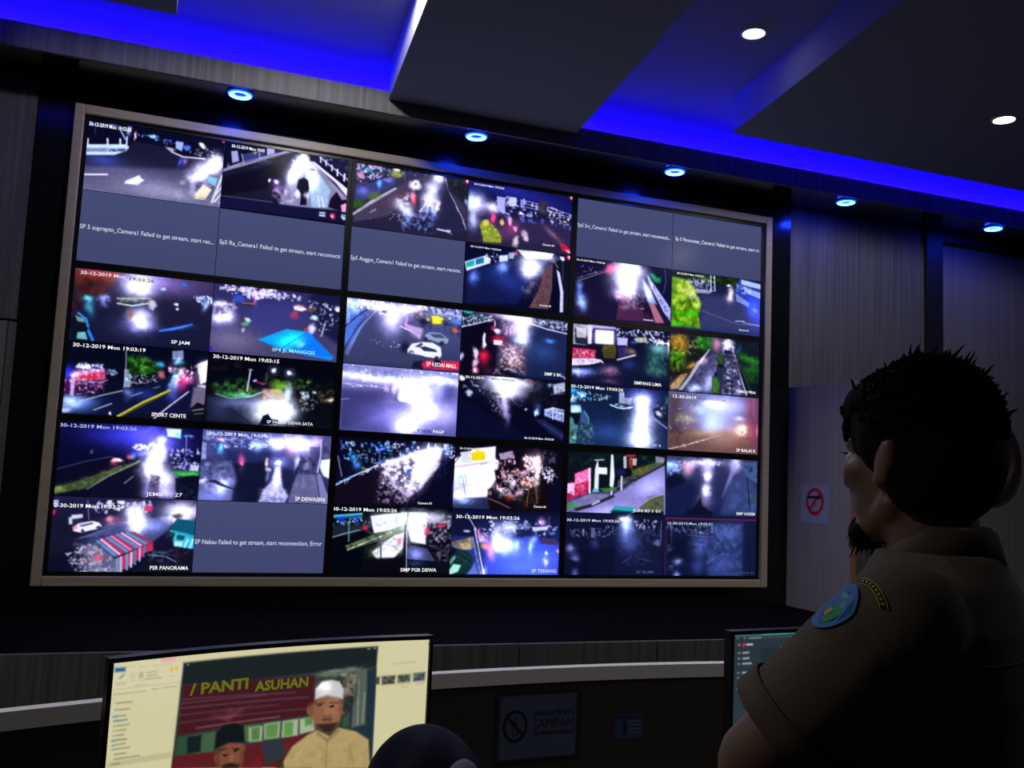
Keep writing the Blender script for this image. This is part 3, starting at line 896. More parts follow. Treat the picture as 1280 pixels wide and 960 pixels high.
 '31': """v 05050c 0c0e12
d .5 171 .046 402838 .025 .107 .436 .096 .445 .216 .035 .25
p .9 .046 1c2030 .018 .632 .679 .584 .708 .991 .044 .985
g .456 .696 .229 .062 0 8a90b0 .5
g .212 .808 .136 .142 0 20243a .5
d 1 172 .042 1c4a1c .038 .44 .522 .33 .607 .541 .382 .629 .082 .579
d 1 173 .037 3c7a24 .092 .412 .524 .354 .699 .534 .336 .632 .125 .552
g .331 .561 .137 .048 5 3aa040 .5
l .018 .7 7ad0a0 .128 .588 .337 .644 .61 .593 .791 .503
g .494 .585 .115 .024 -5 a0ffd0 .5
l .017 1 d0e0f0 .578 .205 .549 .521
l .009 .8 b0b8c8 .548 .207 .611 .207
e .892 .193 .033 .027 0 e8f8f8 1 .4
g .892 .193 .057 .049 0 80a0b0 .6
e 1.127 .216 .031 .027 0 fff 1 .4
g 1.127 .216 .057 .049 0 90a8b8 .6
e .635 .35 .023 .019 0 c8c8ff 1 .5
l .01 .7 8898a8 .801 .235 .804 .356
p .9 .009 a02848 .641 .374 .83 .383 .762 .42
d 1 174 .033 80d820 .873 .326 1.112 .356 1.071 .457 .905 .446
e .996 .39 .118 .058 0 60a018 .8 .7
d .9 175 .033 386020 .776 .285 1.06 .287 1.065 .36 .806 .38
d .9 176 .034 305828 1.085 .31 1.3 .293 1.312 .464 1.121 .478
d 1 177 .032 80e830 1.276 .294 1.421 .283 1.427 .381 1.308 .415
d .7 178 .034 2a4818 1.16 .353 1.742 .332 1.778 .504 1.217 .495
g .923 .712 .211 .145 0 fff 1.8
g .862 .861 .187 .12 0 f0fff0 1.2
g 1.094 .797 .142 .121 0 f0fff8 1.2
g 1.122 .503 .057 .097 0 e0fff0 1
p .9 .019 d8c8b0 .766 .48 1.024 .461 1.081 .603 .776 .625
d .8 179 .028 a04a50 .766 .48 .905 .446 .846 .62 .752 .627
e .956 .503 .075 .048 0 c8c860 .9 .6
p .9 .007 f0f8fc 1.288 .478 1.408 .457 1.427 .566 1.32 .586
e 1.487 .48 .029 .025 0 f0fff0 1 .5
d .9 170 .039 0a0a10 1.214 .447 1.799 .452 1.82 .972 1.536 .94 1.333 .781
s 26 .01 .024 .7 180 a0a8a8,706858,c0c8d0 1.27 .565 1.558 .52 1.546 .718 1.331 .757
d .8 181 .034 706038 1.482 .476 1.798 .428 1.784 .603 1.54 .62
g 1.732 .562 .049 .02 -15 fff0c8 1
l .016 .9 1c1c28 .348 .799 .638 .991
p 1 .009 0c0c1c .743 1.001 .792 .865 .86 .832 .913 .906 1.007 .912 .999 .961 .872 .993
l .012 .8 101420 1.357 .78 1.393 .973
n .12 4 15""",
 '32': """v 9a98c8 5a5890
p .8 .071 40406e -.011 .361 .832 .345 1.143 .565 .968 .988 .007 1.021
p .7 .071 34345e -.02 .409 .495 .418 .657 .695 .004 .974
g .66 .743 .34 .191 0 6a60a8 .4
s 70 .014 .033 .9 191 fff,d8e8ff,a0b8d8,8098c0 -.008 .027 1.773 .001 1.779 .125 .873 .196 .005 .241
d .8 192 .028 606a98 -.008 .027 .864 .027 .871 .148 .003 .217
d .7 193 .028 5a7898 -.007 .051 .472 .035 .48 .179 .026 .191
g .384 .186 .481 .048 3 fff .7
l .019 .7 c8c8f0 .008 .288 .635 .323
s 24 .007 .014 .8 194 fff .009 .3 .659 .31 .66 .334 .011 .335
d .5 195 .028 404070 .008 .288 .633 .287 .637 .359 .012 .359
e .786 .3 .039 .087 0 ffd8f0 .9 .7
e .659 .31 .034 .058 0 e8c8e8 .8 .7
p 1 .015 fffdff .855 .392 .972 .188 1.121 .177 1.357 .355 1.389 .475 1.14 .517 .879 .511 .844 .465
g 1.027 .282 .149 .097 0 fff 1.4
g 1.135 .42 .174 .097 0 fff 1.3
g 1.229 .315 .15 .097 0 c8ffff .7
g 1.294 .579 .176 .122 20 fff 1.2
g .989 .914 .148 .096 0 fff 1.3
g 1.103 .738 .298 .145 0 e0d8ff .7
g 1.498 .147 .254 .049 4 fff .9
e 1.586 .362 .204 .172 0 5a5a98 .7 .9
e 1.61 .336 .128 .098 0 484880 .6 .9
g 1.481 .296 .076 .123 0 c8d8ff .4
g 1.653 .653 .128 .147 0 a8a0d8 .4
l .009 .7 c8c8f0 -.023 .551 .117 .522
d .3 196 .048 d0c8f0 .634 .311 .931 .337 .797 .589 .648 .551
n .06 5 16""",
 '33': """v 060818 0a0a1c
p .8 .048 0c0e28 .015 .376 .793 .749 1.185 .965 .036 1.029
g .79 .153 .279 .119 3 fff 1.8
g .81 .055 .305 .057 3 fff 1.5
g .77 .274 .152 .057 0 fff 1.1
g .751 .419 .061 .119 -8 f4e0f0 1.1
g .811 .605 .04 .119 -5 b098c8 .6
d .8 201 .029 0c0c18 .439 .203 .694 .279 .738 .658 .48 .532
d .7 202 .024 c0b8d0 .496 .341 .719 .278 .842 .722 .555 .527
d .7 203 .025 a098c0 .847 .292 1.101 .249 1.033 .447 .853 .411
e .048 .072 .054 .042 0 fff 1 .5
e .176 .303 .049 .047 0 d0e0ff .9 .6
e .289 .186 .05 .019 0 b0b0d8 .8 .6
s 10 .012 .024 .6 204 c8d0f0 .037 .092 .459 .106 .444 .298 .049 .327
d .9 205 .065 0a140c 1.144 .053 1.561 .02 1.626 .308 1.106 .346
g 1.51 .073 .031 .024 0 d0e8ff 1
p .9 .015 d8e0e8 1.563 .057 1.772 .004 1.784 .15 1.596 .213
d .6 206 .025 505868 1.536 .047 1.773 .028 1.781 .2 1.543 .217
l .015 .8 687080 1.543 .217 1.78 .187
d .7 207 .05 1a2024 1.207 .29 1.783 .248 1.791 .443 1.317 .427
p .9 .013 c0d0f0 1.436 .468 1.579 .434 1.779 .493 1.787 .663 1.586 .615 1.441 .576
d .8 208 .025 2c3c68 1.436 .468 1.779 .493 1.787 .663 1.454 .587
l .015 .9 e8f0ff 1.45 .491 1.579 .434 1.778 .469
l .013 .9 e8f0ff 1.587 .506 1.781 .53
l .013 .9 e8f0ff 1.579 .434 1.587 .627
e 1.309 .537 .041 .053 0 c8e8ff 1 .5
g 1.318 .451 .052 .072 0 5878a8 .5
e 1.126 .501 .026 .019 0 c0c8e0 .9 .5
e 1.17 .051 .078 .039 0 a05868 .6 .7
p .6 .02 2a3460 1.43 .637 1.794 .833 1.8 .978 1.544 .848 1.275 .647
l .01 .6 5a6498 1.433 .71 1.797 .906
n .12 4 17""",
 '34': """v 0e1a2e 1c2c4c
p .7 .075 14223e .226 .281 1.167 .36 1.079 .95 .437 .985 .243 .71
g .695 .778 .32 .144 0 284a78 .5
s 26 .012 .03 .8 211 80d8ff,fff,60b0d0 -.017 .107 .726 .148 .728 .221 -.008 .321
g .036 .127 .052 .048 0 30c0ff 1.2
g .19 .187 .058 .053 0 80e0ff 1
g .029 .271 .052 .048 0 d0f0ff 1
p .9 .012 8ab0b8 .007 .368 .176 .356 .207 .473 .012 .498
g .088 .434 .068 .048 0 a0e8f0 .8
p .95 .012 3a5a78 .181 .475 .258 .446 .328 .537 .332 .656 .188 .654
l .013 .8 90b8d0 .245 .447 .329 .561 .332 .656
p 1 .012 0a1218 -.001 .499 .182 .499 .136 .669 .032 .663
p .9 .015 5a9888 -.011 .559 .054 .579 .085 .684 .15 .692 .123 .978 .007 1.008
d .8 212 .04 2c4a48 .007 .677 .424 .651 .437 .985 .02 1.007
d .8 213 .035 88c0a8 .163 .691 .398 .652 .437 .985 .202 .998
p .8 .01 a0c8b0 .054 .887 .09 .814 .133 .918 .069 .929
d .7 214 .03 101c20 .009 .748 .191 .737 .201 .974 .019 .984
p .9 .01 a8c0c8 .864 .089 .953 .082 .974 .276 .865 .284
d .6 215 .021 405868 .858 .089 .967 .081 .974 .276 .865 .284
e 1.018 .224 .038 .039 0 d04838 .9 .6
p .7 .01 8098a0 .943 .181 1.106 .169 1.083 .293 .946 .278
l .023 1 b0e8f0 .71 .314 .841 .353 .949 .363 1.112 .328
s 12 .01 .02 .6 216 fff .709 .295 1.112 .328 1.112 .352 .711 .331
s 12 .013 .025 .7 217 a0d0c0 .406 .171 .726 .172 .729 .245 .41 .267
g 1.286 .205 .138 .098 0 d0e0ff 1.3
g 1.305 .351 .11 .147 0 f0e0ff 1.2
g 1.287 .646 .165 .219 -4 fff 1.7
g 1.268 .891 .192 .121 0 fff 1.4
g 1.297 .131 .248 .123 0 7068d0 .6
g 1.503 .485 .139 .147 0 8a70a0 .4
d .9 218 .031 d0e0f0 1.523 .262 1.719 .274 1.697 .473 1.557 .433
p .8 .013 101828 1.498 .338 1.608 .281 1.782 .467 1.785 .566 1.53 .459
l .018 .8 a8c0d8 1.503 .485 1.787 .652
e 1.611 .404 .073 .034 30 e0e8f0 .9 .6
d .9 219 .042 287838 1.715 .125 1.805 .119 1.805 .317 1.749 .321
e 1.772 .171 .039 .074 0 2a9048 .6 .7
n .1 5 18""",
 '35': """v 6a6888 6a4a48
p .8 .1 4a3a40 -.007 .057 .235 .062 .234 .977 .022 .989
p .9 .105 7a3c50 1.506 -.006 1.821 -.004 1.826 .99 1.583 .954
g .953 .369 .332 .286 0 8ab8f8 .6
g .865 .16 .138 .057 0 fff 1.1
g 1.227 .159 .281 .12 0 a098e0 .5
g .819 .52 .165 .166 0 78b0e8 .4
d .6 221 .041 98c0a0 .428 .214 .728 .193 .733 .383 .459 .354
d .7 222 .04 8a9a58 .11 .377 .513 .35 .518 .515 .141 .539
g .593 .274 .136 .071 0 90b898 .4
g .381 .453 .135 .047 0 8a9848 .4
s 14 .01 .022 .6 223 ffd8b0,fff -.002 .197 .455 .212 .47 .73 .016 .803
l .01 .6 b08878 .17 .42 .175 .584
l .011 .6 c0a0b0 1.678 .03 1.69 .321
p .7 .075 6a4a38 .013 .71 1.07 .6 1.238 .638 1.809 .846 1.812 .979 .022 .989
g .74 .667 .329 .057 -8 6a6030 .5
g 1.073 .743 .333 .143 0 8a6850 .4
l .017 .8 c8b8a0 .035 .988 .287 .928 .743 .785 1.017 .699
s 26 .007 .015 .7 224 fff0e0 .035 .976 .743 .774 .744 .809 .036 1.011
d .5 225 .04 3a2820 .036 .569 .468 .683 .42 .897 .047 .941
e 1.448 .59 .096 .086 0 f8e8c0 .9 .7
g 1.448 .59 .169 .12 0 c08050 .6
d .6 226 .031 6a3a20 1.349 .583 1.604 .568 1.636 .759 1.381 .749
e 1.769 .582 .034 .097 0 f06088 .9 .6
e 1.027 .543 .039 .048 0 d8e0f0 .7 .6
g 1.401 .388 .085 .034 0 d0c8e0 .5
n .06 6 19""",
 '40': """v 0a0c30 0a0a1c
g .818 .173 .433 .14 5 3a38c0 .7
g 1.072 .064 .264 .094 0 7060f0 .5
p 1 .013 0c0c1e -.071 .68 .969 .423 1.065 .536 1.016 1.028 -.042 1.018
l .011 .7 5a6070 -.021 .655 .313 .536 .667 .443
p 1 .013 3c4a28 -.052 .905 .069 .867 .393 .74 .701 .599 .933 .518 1.016 .468 .978 .54 .646 .717 .363 .89 -.044 .996
d .9 231 .03 6a7a40 -.052 .905 .392 .728 .931 .495 .646 .717 .241 .94 -.044 .996
g -.009 .927 .082 .032 -10 8a9030 .5
l .011 .8 b8b8a8 .385 .9 .645 .706 1.007 .487
p .9 .013 101022 .447 .887 1.02 .514 1.038 1.027 .417 1.037
l .011 .8 c0c0d8 .836 .807 .937 .705
e .714 .494 .077 .03 -8 f8a8a0 1 .4
g .685 .53 .043 .032 0 e04860 .8
g .735 .481 .043 .014 0 ffe8e0 .8
e .872 .439 .039 .037 0 e84868 .9 .6
g .925 .425 .026 .033 0 40b0d0 .7
e .407 .4 .03 .023 0 788098 .6 .4
s 24 .014 .027 1 232 fff,d8d8ff .891 .275 1.173 .224 1.243 .267 .963 .353
g 1.052 .372 .109 .033 -10 8080d0 .6
g 1.173 .507 .11 .117 20 fff 1.6
g 1.248 .338 .08 .118 5 fff 1.5
g 1.184 .648 .11 .117 15 fff 1.4
g 1.346 .735 .133 .117 0 fff 1.4
g 1.36 .923 .133 .07 0 e8d8ff .9
g 1.138 .907 .066 .093 15 c8b8f0 .7
p .6 .018 3a2848 1.164 .672 1.276 .691 1.277 .996 1.124 1.001
d .6 233 .023 2a1830 1.144 .696 1.298 .69 1.299 .995 1.145 1
g 1.258 .172 .031 .033 0 fff 1.2
g 1.219 .245 .265 .141 0 7a78f0 .6
p 1 .009 e8fff4 1.309 .021 1.504 .019 1.502 .146 1.333 .132
e 1.477 .112 .04 .029 0 70f0c0 .7 .6
g 1.631 .115 .027 .019 0 a0c0ff 1.2
g 1.568 .118 .018 .019 0 a0c0ff .8
l .012 .8 98a0d8 1.579 .118 1.589 .392
s 50 .011 .03 .9 234 c0c8ff,fff,8890e8,a0a8f0 1.356 .285 1.764 .311 1.786 .597 1.468 .588 1.367 .427
d .8 235 .028 101438 1.359 .332 1.766 .335 1.786 .597 1.422 .566
p .9 .009 d8e0ff 1.654 .513 1.768 .515 1.763 .598 1.661 .598
p 1 .011 2c7a2c 1.436 .601 1.786 .597 1.779 .657 1.498 .681
g 1.63 .64 .135 .024 0 40b048 .5
p .9 .014 0c0e1e 1.477 .706 1.791 .669 1.805 1.013 1.501 1.012
d .4 236 .028 3a4a58 1.485 .8 1.777 .789 1.782 1.002 1.499 .988
n .1 4 20""",
 '41': """v 4a5088 1c2038
p .9 .031 10142a .437 .465 .87 .412 .895 .782 .756 1.036 .431 1.021 .516 .701
p .5 .047 141a38 .332 .279 .954 .263 .965 .424 .347 .485
p .9 .031 5a6088 .012 .485 .404 .435 .483 .67 .445 1.005 -.008 1.02
d .8 241 .043 a0a8d0 .01 .454 .405 .451 .476 .798 .224 .902 .007 .816
d .7 242 .04 2a2e50 .01 .454 .404 .435 .476 .798 .032 .752
g .291 .773 .091 .079 0 d0d8ff .9
g .298 .868 .046 .047 0 b8d8f8 .5
g .046 .736 .054 .031 -20 d8d8f8 .8
p .9 .006 1a1c34 .061 .735 .21 .705 .352 .779 .494 .829 .48 .845 .277 .79 .198 .753
g .167 .951 .211 .078 0 5868a8 .5
s 60 .015 .04 .7 243 c0d8ff,fff,a0c0ff,80a8f8 -.005 .043 .718 .033 1.195 .038 1.172 .186 .638 .231 .146 .241 .017 .137
d .7 244 .037 2a3470 .011 .058 .719 .049 .732 .242 .027 .279
p .8 .006 b8c0e8 .005 .185 .058 .19 .068 .419 .008 .422
d .6 245 .037 5a6090 -.019 .06 .164 .081 .157 .399 .006 .407
g .26 .139 .061 .025 0 ffc0b8 .7
g .247 .267 .03 .048 0 40d8f0 1
g .753 .208 .047 .064 0 a0d8ff 1
g 1.012 .178 .079 .065 0 d0d8ff 1
g 1.039 .112 .191 .081 0 c8c0f0 .6
s 10 .019 .031 .9 246 fff,d8e8ff .419 .21 1.106 .157 1.11 .214 .422 .25
g .544 .396 .031 .057 0 e03058 .9
g .545 .46 .015 .026 0 ffa0a8 .6
g .534 .524 .031 .064 0 602848 .4
g 1.363 .143 .145 .098 10 fff 1.6
g 1.236 .182 .08 .114 0 ff9a98 .8
g 1.572 .098 .065 .066 0 f0a0b0 .6
p .7 .016 4a4870 1.478 .17 1.625 .162 1.618 .557 1.503 .546
d .8 247 .042 b8a8c8 1.319 .211 1.497 .201 1.504 .562 1.29 .506
d .7 248 .039 18182c 1.36 .34 1.599 .262 1.603 .574 1.374 .552
l .016 .9 e8e0f0 1.634 .045 1.642 .293 1.609 .541
p .9 .01 58587a 1.651 .044 1.783 .054 1.794 .351 1.651 .309
d .8 249 .033 28283c 1.656 .127 1.789 .153 1.792 .318 1.664 .259
p 1 .008 f8f4ff 1.654 .358 1.785 .335 1.795 .632 1.702 .587 1.644 .457
g 1.727 .47 .066 .082 0 fff .6
g 1.307 .391 .023 .065 10 fff .9
p .9 .024 6a6888 1.343 .569 1.619 .574 1.68 1.013 1.212 1.012 1.273 .735
d .4 240 .048 9a98b0 1.295 .571 1.62 .59 1.662 .981 1.243 .995
l .016 .8 181a30 1.336 .472 1.271 .702
p .9 .013 8a88b0 1.603 .574 1.667 .555 1.797 .911 1.796 1.034 1.68 1.013
l .011 .8 1c1c34 1.63 .491 1.805 .911
l .011 .8 1c1c34 1.596 .591 1.688 1.013
p .6 .024 141830 1.112 .482 1.292 .539 1.248 .833 1.204 .899 1.107 .644
p .9 .022 c8c8f0 1.009 .487 1.081 .483 1.132 .773 1.22 .899 1.165 1.027 .803 1.033 .867 .831 .983 .682
g 1.044 .647 .041 .129 5 d8d8ff .7
d .7 250 .035 fff .835 .816 1.198 .803 1.165 1.027 .819 1.033
d .5 251 .038 3a3c68 .806 .849 1.2 .835 1.165 1.022 .818 1.025
e 1.057 .42 .044 .039 0 fff 1 .4
g 1.057 .42 .095 .065 0 b0b8ff .6
e .891 .44 .022 .058 5 ffe0a0 1 .4
e .899 .379 .019 .026 0 ffb0a8 .8 .5
e .91 .532 .035 .029 0 f0d8e8 .9 .5
e .923 .62 .025 .071 0 9090c0 .7 .7
n .1 6 21""",
 '42': """v 0a0a20 100c1c
p 1 .019 140c18 -.025 .75 .615 .371 .813 .433 .993 1.019 -.031 1.028
s 90 .012 .033 .9 261 fff,a0e0ff,6090ff,d0d8ff,40c0e0 -.011 .049 .986 .029 1.79 .034 1.047 .23 .615 .371 .008 .352
d .8 262 .037 0c1028 .008 .165 .891 .095 .805 .29 .128 .581 .008 .539
d .8 263 .038 102008 .245 .176 .507 .163 .446 .355 .256 .364
d .8 264 .034 0c1408 .695 .081 .89 .071 .849 .216 .728 .223
g .228 .295 .038 .037 -10 30a0ff 1
g .295 .409 .047 .047 -20 40a8f0 .9
g .651 .155 .058 .033 0 2038e0 .7
e .392 .447 .038 .023 0 78a028 .9 .6
l .026 .95 40b8e8 -.027 .726 .211 .589
l .021 .95 b8d8e8 .211 .589 .593 .395
s 18 .012 .019 .9 265 fff -.027 .715 .615 .371 .618 .406 -.025 .75
l .014 .8 a8a0b8 .004 .283 .081 .583
p .8 .029 d8c8e0 .64 .369 1.045 .206 1.487 .063 1.589 .081 1.529 .376 1.272 .724 1.083 .874 .852 .692
g 1.345 .24 .2 .12 -40 fff 1.6
g 1.163 .537 .173 .143 -50 fff 1.3
g .809 .361 .146 .047 -15 fff 1.2
g .697 .533 .043 .043 0 fff 1
g 1.053 .35 .246 .119 -40 f0e0ff .7
d .9 266 .038 fff .709 .319 1.536 .036 1.551 .326 1.181 .871 .834 .788 .634 .677
d .9 267 .033 180c20 .572 .444 1.147 .249 1.116 .586 .788 .837 .617 .796
d .7 268 .029 20182c .823 .599 1.366 .624 1.187 .966 .843 .953
d .8 269 .029 c8b8c8 .629 .607 1.173 .728 1.042 1.018 .601 .937
e 1.066 .493 .034 .052 0 3868c8 .9 .6
e 1.122 .347 .044 .029 0 5a4a90 .8 .6
p 1 .025 0a0a1e 1.599 .276 1.802 .266 1.804 1.019 1.188 .99 1.374 .768 1.509 .474
d .6 260 .03 303a68 1.498 .28 1.7 .271 1.615 .566 1.491 .619
g 1.655 .127 .041 .073 0 80b0ff .9
g 1.783 .632 .015 .121 5 3070d0 .9
s 16 .012 .03 .9 270 fff,c0d8ff 1.561 .034 1.804 .046 1.8 .217 1.598 .251
n .14 4 22""",
 '43': """v 0c0812 100c16
p 1 .014 f0e8f8 -.028 .251 .28 .073 .65 .006 .647 .195 .711 .239 .675 .522 .559 .69 .541 .831 .002 .826
g .322 .397 .246 .139 0 fff 1
g .479 .577 .148 .116 0 fff 1
p 1 .007 e0e0f0 .082 .13 .257 .097 .267 .283 .096 .291
p .9 .007 fff .268 .062 .638 .011 .647 .195 .486 .226 .272 .143
p 1 .007 f4dc10 .263 .12 .475 .1 .487 .238 .265 .255
e .368 .087 .064 .033 0 f0e060 .8 .5
l .017 .8 d090c0 .002 .365 .636 .242
l .014 .8 202840 -.001 .296 .09 .176
l .024 .7 58b0d8 .415 .3 .538 .27
g .613 .267 .065 .047 0 f080c0 .6
l .014 .8 78c8b8 .071 .524 .179 .485 .198 .611 .089 .639 .071 .524
l .019 .6 6a7a9a .132 .521 .195 .796
l .012 .5 7a8aaa .008 .711 .308 .607
g .077 .869 .121 .069 0 a0b8f0 .8
p .9 .019 2a3450 .005 .872 .54 .807 .599 1.015 .012 1.009
g .15 .867 .146 .055 0 b0c8ff .8
l .009 .7 0c0c1c .156 .982 .297 .885
l .009 .7 0c0c1c .23 1.003 .419 .87
l .009 .7 0c0c1c .316 1.012 .518 .878
l .01 .7 0c0c1c .402 1.016 .594 .899
l .01 .7 0c0c1c .488 1.018 .669 .908
p 1 .019 120a10 .643 .383 1.117 .243 1.42 .109 1.696 .432 1.616 1.008 .599 1.015 .591 .852 .738 .801
s 60 .015 .039 1 271 fff,ffd0d0,ffa0a0,ffe8d0,ff7080 .663 .264 1.214 .119 1.422 .133 1.386 .493 1.091 .788 .711 .755
p .8 .01 d8c8d8 .706 .121 .93 .062 .974 .179 .735 .214
d .6 272 .029 3a3040 .692 .098 .956 .061 .962 .203 .71 .215
d .9 273 .029 301018 .716 .333 1.117 .243 1.127 .456 .876 .514
d .9 274 .03 ffd8c8 1.113 .148 1.42 .109 1.39 .588 1.136 .645
g 1.297 .234 .103 .119 0 ffd0d0 1
g 1.356 .399 .036 .19 0 fff0e0 .9
g 1.209 .571 .077 .047 0 ffb080 .8
g .955 .581 .051 .047 0 fff .9
g .914 .794 .06 .037 0 f06830 .9
g .746 .695 .04 .037 0 fff 1
g 1.101 .717 .031 .047 0 ffe8e8 .8
d .9 275 .034 c8b8c0 .772 .448 1.225 .357 1.093 .835 .738 .801
d .6 276 .029 4a3418 1.133 .598 1.437 .491 1.407 .967 1.049 .978
l .015 .5 c8a070 1.236 .594 1.199 .926
l .015 .5 c8a070 1.336 .542 1.377 .873
s 30 .012 .03 .9 277 fff,e0d8f0 1.427 .252 1.639 .338 1.698 .48 1.545 .582 1.433 .395
l .01 .7 c8c0d8 1.429 .3 1.71 .455
l .01 .7 c8c0d8 1.459 .394 1.649 .578
d .8 278 .03 807890 1.417 .037 1.654 .073 1.661 .241 1.425 .204
l .014 .8 a07a60 .565 .83 .743 .894 .922 .97
p .9 .014 100a10 .546 .691 .632 .664 .65 .78 .564 .807
e .586 .748 .03 .047 0 d0a080 .7 .6
p .7 .025 0a0a24 1.545 .582 1.776 .477 1.785 1.003 1.59 1.009
n .14 4 23""",
 '44': """v 0a1010 605c90
p 1 .016 0a1418 -.051 .025 1.785 .023 1.758 .119 1.253 .381 .732 .637 -.023 .69
d .6 281 .054 1c3a20 -.035 .05 1.003 .023 .718 .247 .03 .278
p 1 .013 8884b4 -.009 1.034 .172 .99 .736 .741 1.167 .489 1.759 .159 1.8 .996
g 1.498 .529 .241 .132 -20 b0b0e8 .4
g .745 .974 .348 .078 -10 9a88d8 .4
d .15 282 .066 404068 .738 .793 1.732 .28 1.753 .944 .745 1
p 1 .014 5a5a60 .9 .448 1.075 .388 1.253 .381 1.727 .107 1.728 .16 1.255 .433 1.023 .574 .876 .579
p .9 .014 4a6a2c 1.131 .28 1.756 .065 1.727 .12 1.312 .352 1.134 .386
d .7 283 .039 c05030 1.218 .224 1.487 .185 1.43 .294 1.251 .328
d .8 284 .051 1c5a34 1.301 .034 1.572 .034 1.548 .209 1.367 .217
p .8 .011 a0a0b0 1.572 .021 1.755 .038 1.727 .12 1.575 .127
p .9 .011 c8c8c0 1.094 .071 1.228 .078 1.217 .197 1.098 .19
p .9 .011 8a3020 1.065 .086 1.148 .082 1.154 .266 1.086 .269
l .034 .9 d02838 1.033 .042 1.181 .03
l .056 .9 c8d0c8 1.005 .075 1.016 .233
p .9 .011 0c0c14 .967 .261 1.099 .229 1.163 .345 1.015 .364
e .94 .315 .088 .052 0 182050 .9 .5
l .017 .9 101018 .877 .605 1.254 .407 1.728 .147
d .8 285 .039 0c100c .84 .398 1.253 .381 1.227 .487 .907 .63
p 1 .011 d01848 -.029 .537 .125 .518 .119 .377 .4 .261 .412 .571 .331 .703 .135 .761 -.004 .817
p 1 .008 ff6aa0 .125 .39 .395 .274 .402 .468 .132 .556
d .8 286 .027 ffe0f0 .134 .389 .395 .287 .402 .468 .14 .543
d .8 287 .038 f8c8d8 -.015 .537 .323 .497 .302 .679 .049 .739
p 1 .008 ffc8e0 -.02 .55 .126 .531 .128 .736 -.009 .69
d .8 288 .038 3a1020 -.011 .639 .327 .6 .307 .807 .025 .842
p 1 .008 e0f0ec .473 .284 .516 .126 .545 .28 .546 .618 .471 .616
p 1 .008 f0f8f0 .744 .558 .754 .035 .792 .033 .828 .398 .811 .569
p 1 .008 f8fcff .521 .256 .689 .253 .693 .365 .525 .365
l .019 .9 c8d8c8 .467 .141 .626 .126
l .033 .95 f0f0f0 .378 .288 .393 .675
l .033 .9 e0e0ec .957 .393 .959 .602
l .033 .9 e0e0ec .787 .557 .781 .713
p .9 .014 48802c .557 .605 .846 .568 .877 .611 .675 .66
p .9 .011 78c8e0 .443 .622 .543 .605 .559 .656 .444 .668
p 1 .016 8080a0 .109 .814 .388 .701 .734 .689 .736 .741 .283 .91 -.01 .996
d .5 289 .054 505070 .051 .79 .676 .691 .622 .796 .004 .995
p 1 .011 26262e .114 .941 .452 .854 .821 .686 .838 .737 .454 .905 .172 .99
l .033 .9 c8c8d8 .452 .867 .565 .811
e .07 .904 .113 .051 0 489048 .8 .7
p 1 .011 5c6440 1.329 .852 1.504 .714 1.744 .653 1.753 .944 1.272 .932
d .6 290 .051 28301c 1.444 .716 1.744 .653 1.752 .918 1.511 .925
l .014 .9 b0b8b0 1.27 .893 1.504 .727 1.744 .653
p 1 .011 2aa8a0 .779 .96 .857 .872 1.181 .888 1.256 .906 1.155 1.001 1.127 1.028 .79 1.024
p 1 .011 0e3038 .779 .973 .831 .945 1.154 .962 1.127 1.028 .79 1.024
p 1 .011 101420 1.154 .962 1.753 .944 1.755 1.011 1.156 1.027
l .02 .9 14181c 1.749 .025 1.8 .996
n .08 5 24""",
 '45': """v 383858 1a2240
p .9 .086 141c3c -.004 .41 .474 .364 .738 .867 .523 1.008 0 1.022
p .9 .029 0c1024 .003 .33 .253 .265 .382 .421 .016 .57
g .096 .165 .123 .08 0 8098e0 .9
g .065 .153 .061 .038 0 40d0f0 1
d .8 301 .04 c0d8f8 .003 .116 .311 .101 .284 .264 .01 .356
g .407 .205 .081 .108 0 f0a090 .8
g .498 .119 .125 .054 0 d0a8c0 .5
g .784 .188 .095 .163 0 e0c8f0 .8
g .787 .323 .057 .049 0 fff 1.5
g .768 .547 .069 .092 0 fff 1.6
g .75 .732 .126 .108 0 8a7080 .6
g .781 .079 .253 .044 0 fff .7
s 16 .014 .035 .8 302 fff,d8d8ff .155 .081 1.035 .066 1.037 .121 .158 .162
g 1.342 .079 .097 .11 10 e8e0ff 1
p .6 .03 a8a8e0 1.293 .054 1.391 .077 1.237 .414 1.082 .666 1.172 .389
p .7 .059 3a4c74 1.174 .472 1.491 .183 1.828 .557 1.802 .945 1.057 .966
d .5 303 .072 5a6a98 1.235 .359 1.793 .503 1.768 .891 1.215 .853
l .018 .9 0c1020 1.562 .152 1.636 .84
p .8 .024 48688a 1.423 .048 1.817 .029 1.808 .419 1.559 .291
d .7 304 .048 10182c 1.522 .099 1.818 .085 1.807 .336 1.591 .262
d .6 305 .048 306840 1.631 .592 1.828 .585 1.815 .779 1.668 .784
p .8 .012 0a0c18 .52 .901 .664 .667 .7 .841 .93 .956 .491 .968
p .7 .023 0c1024 .426 .877 .737 .84 .931 .997 .367 .999
n .07 5 25""",
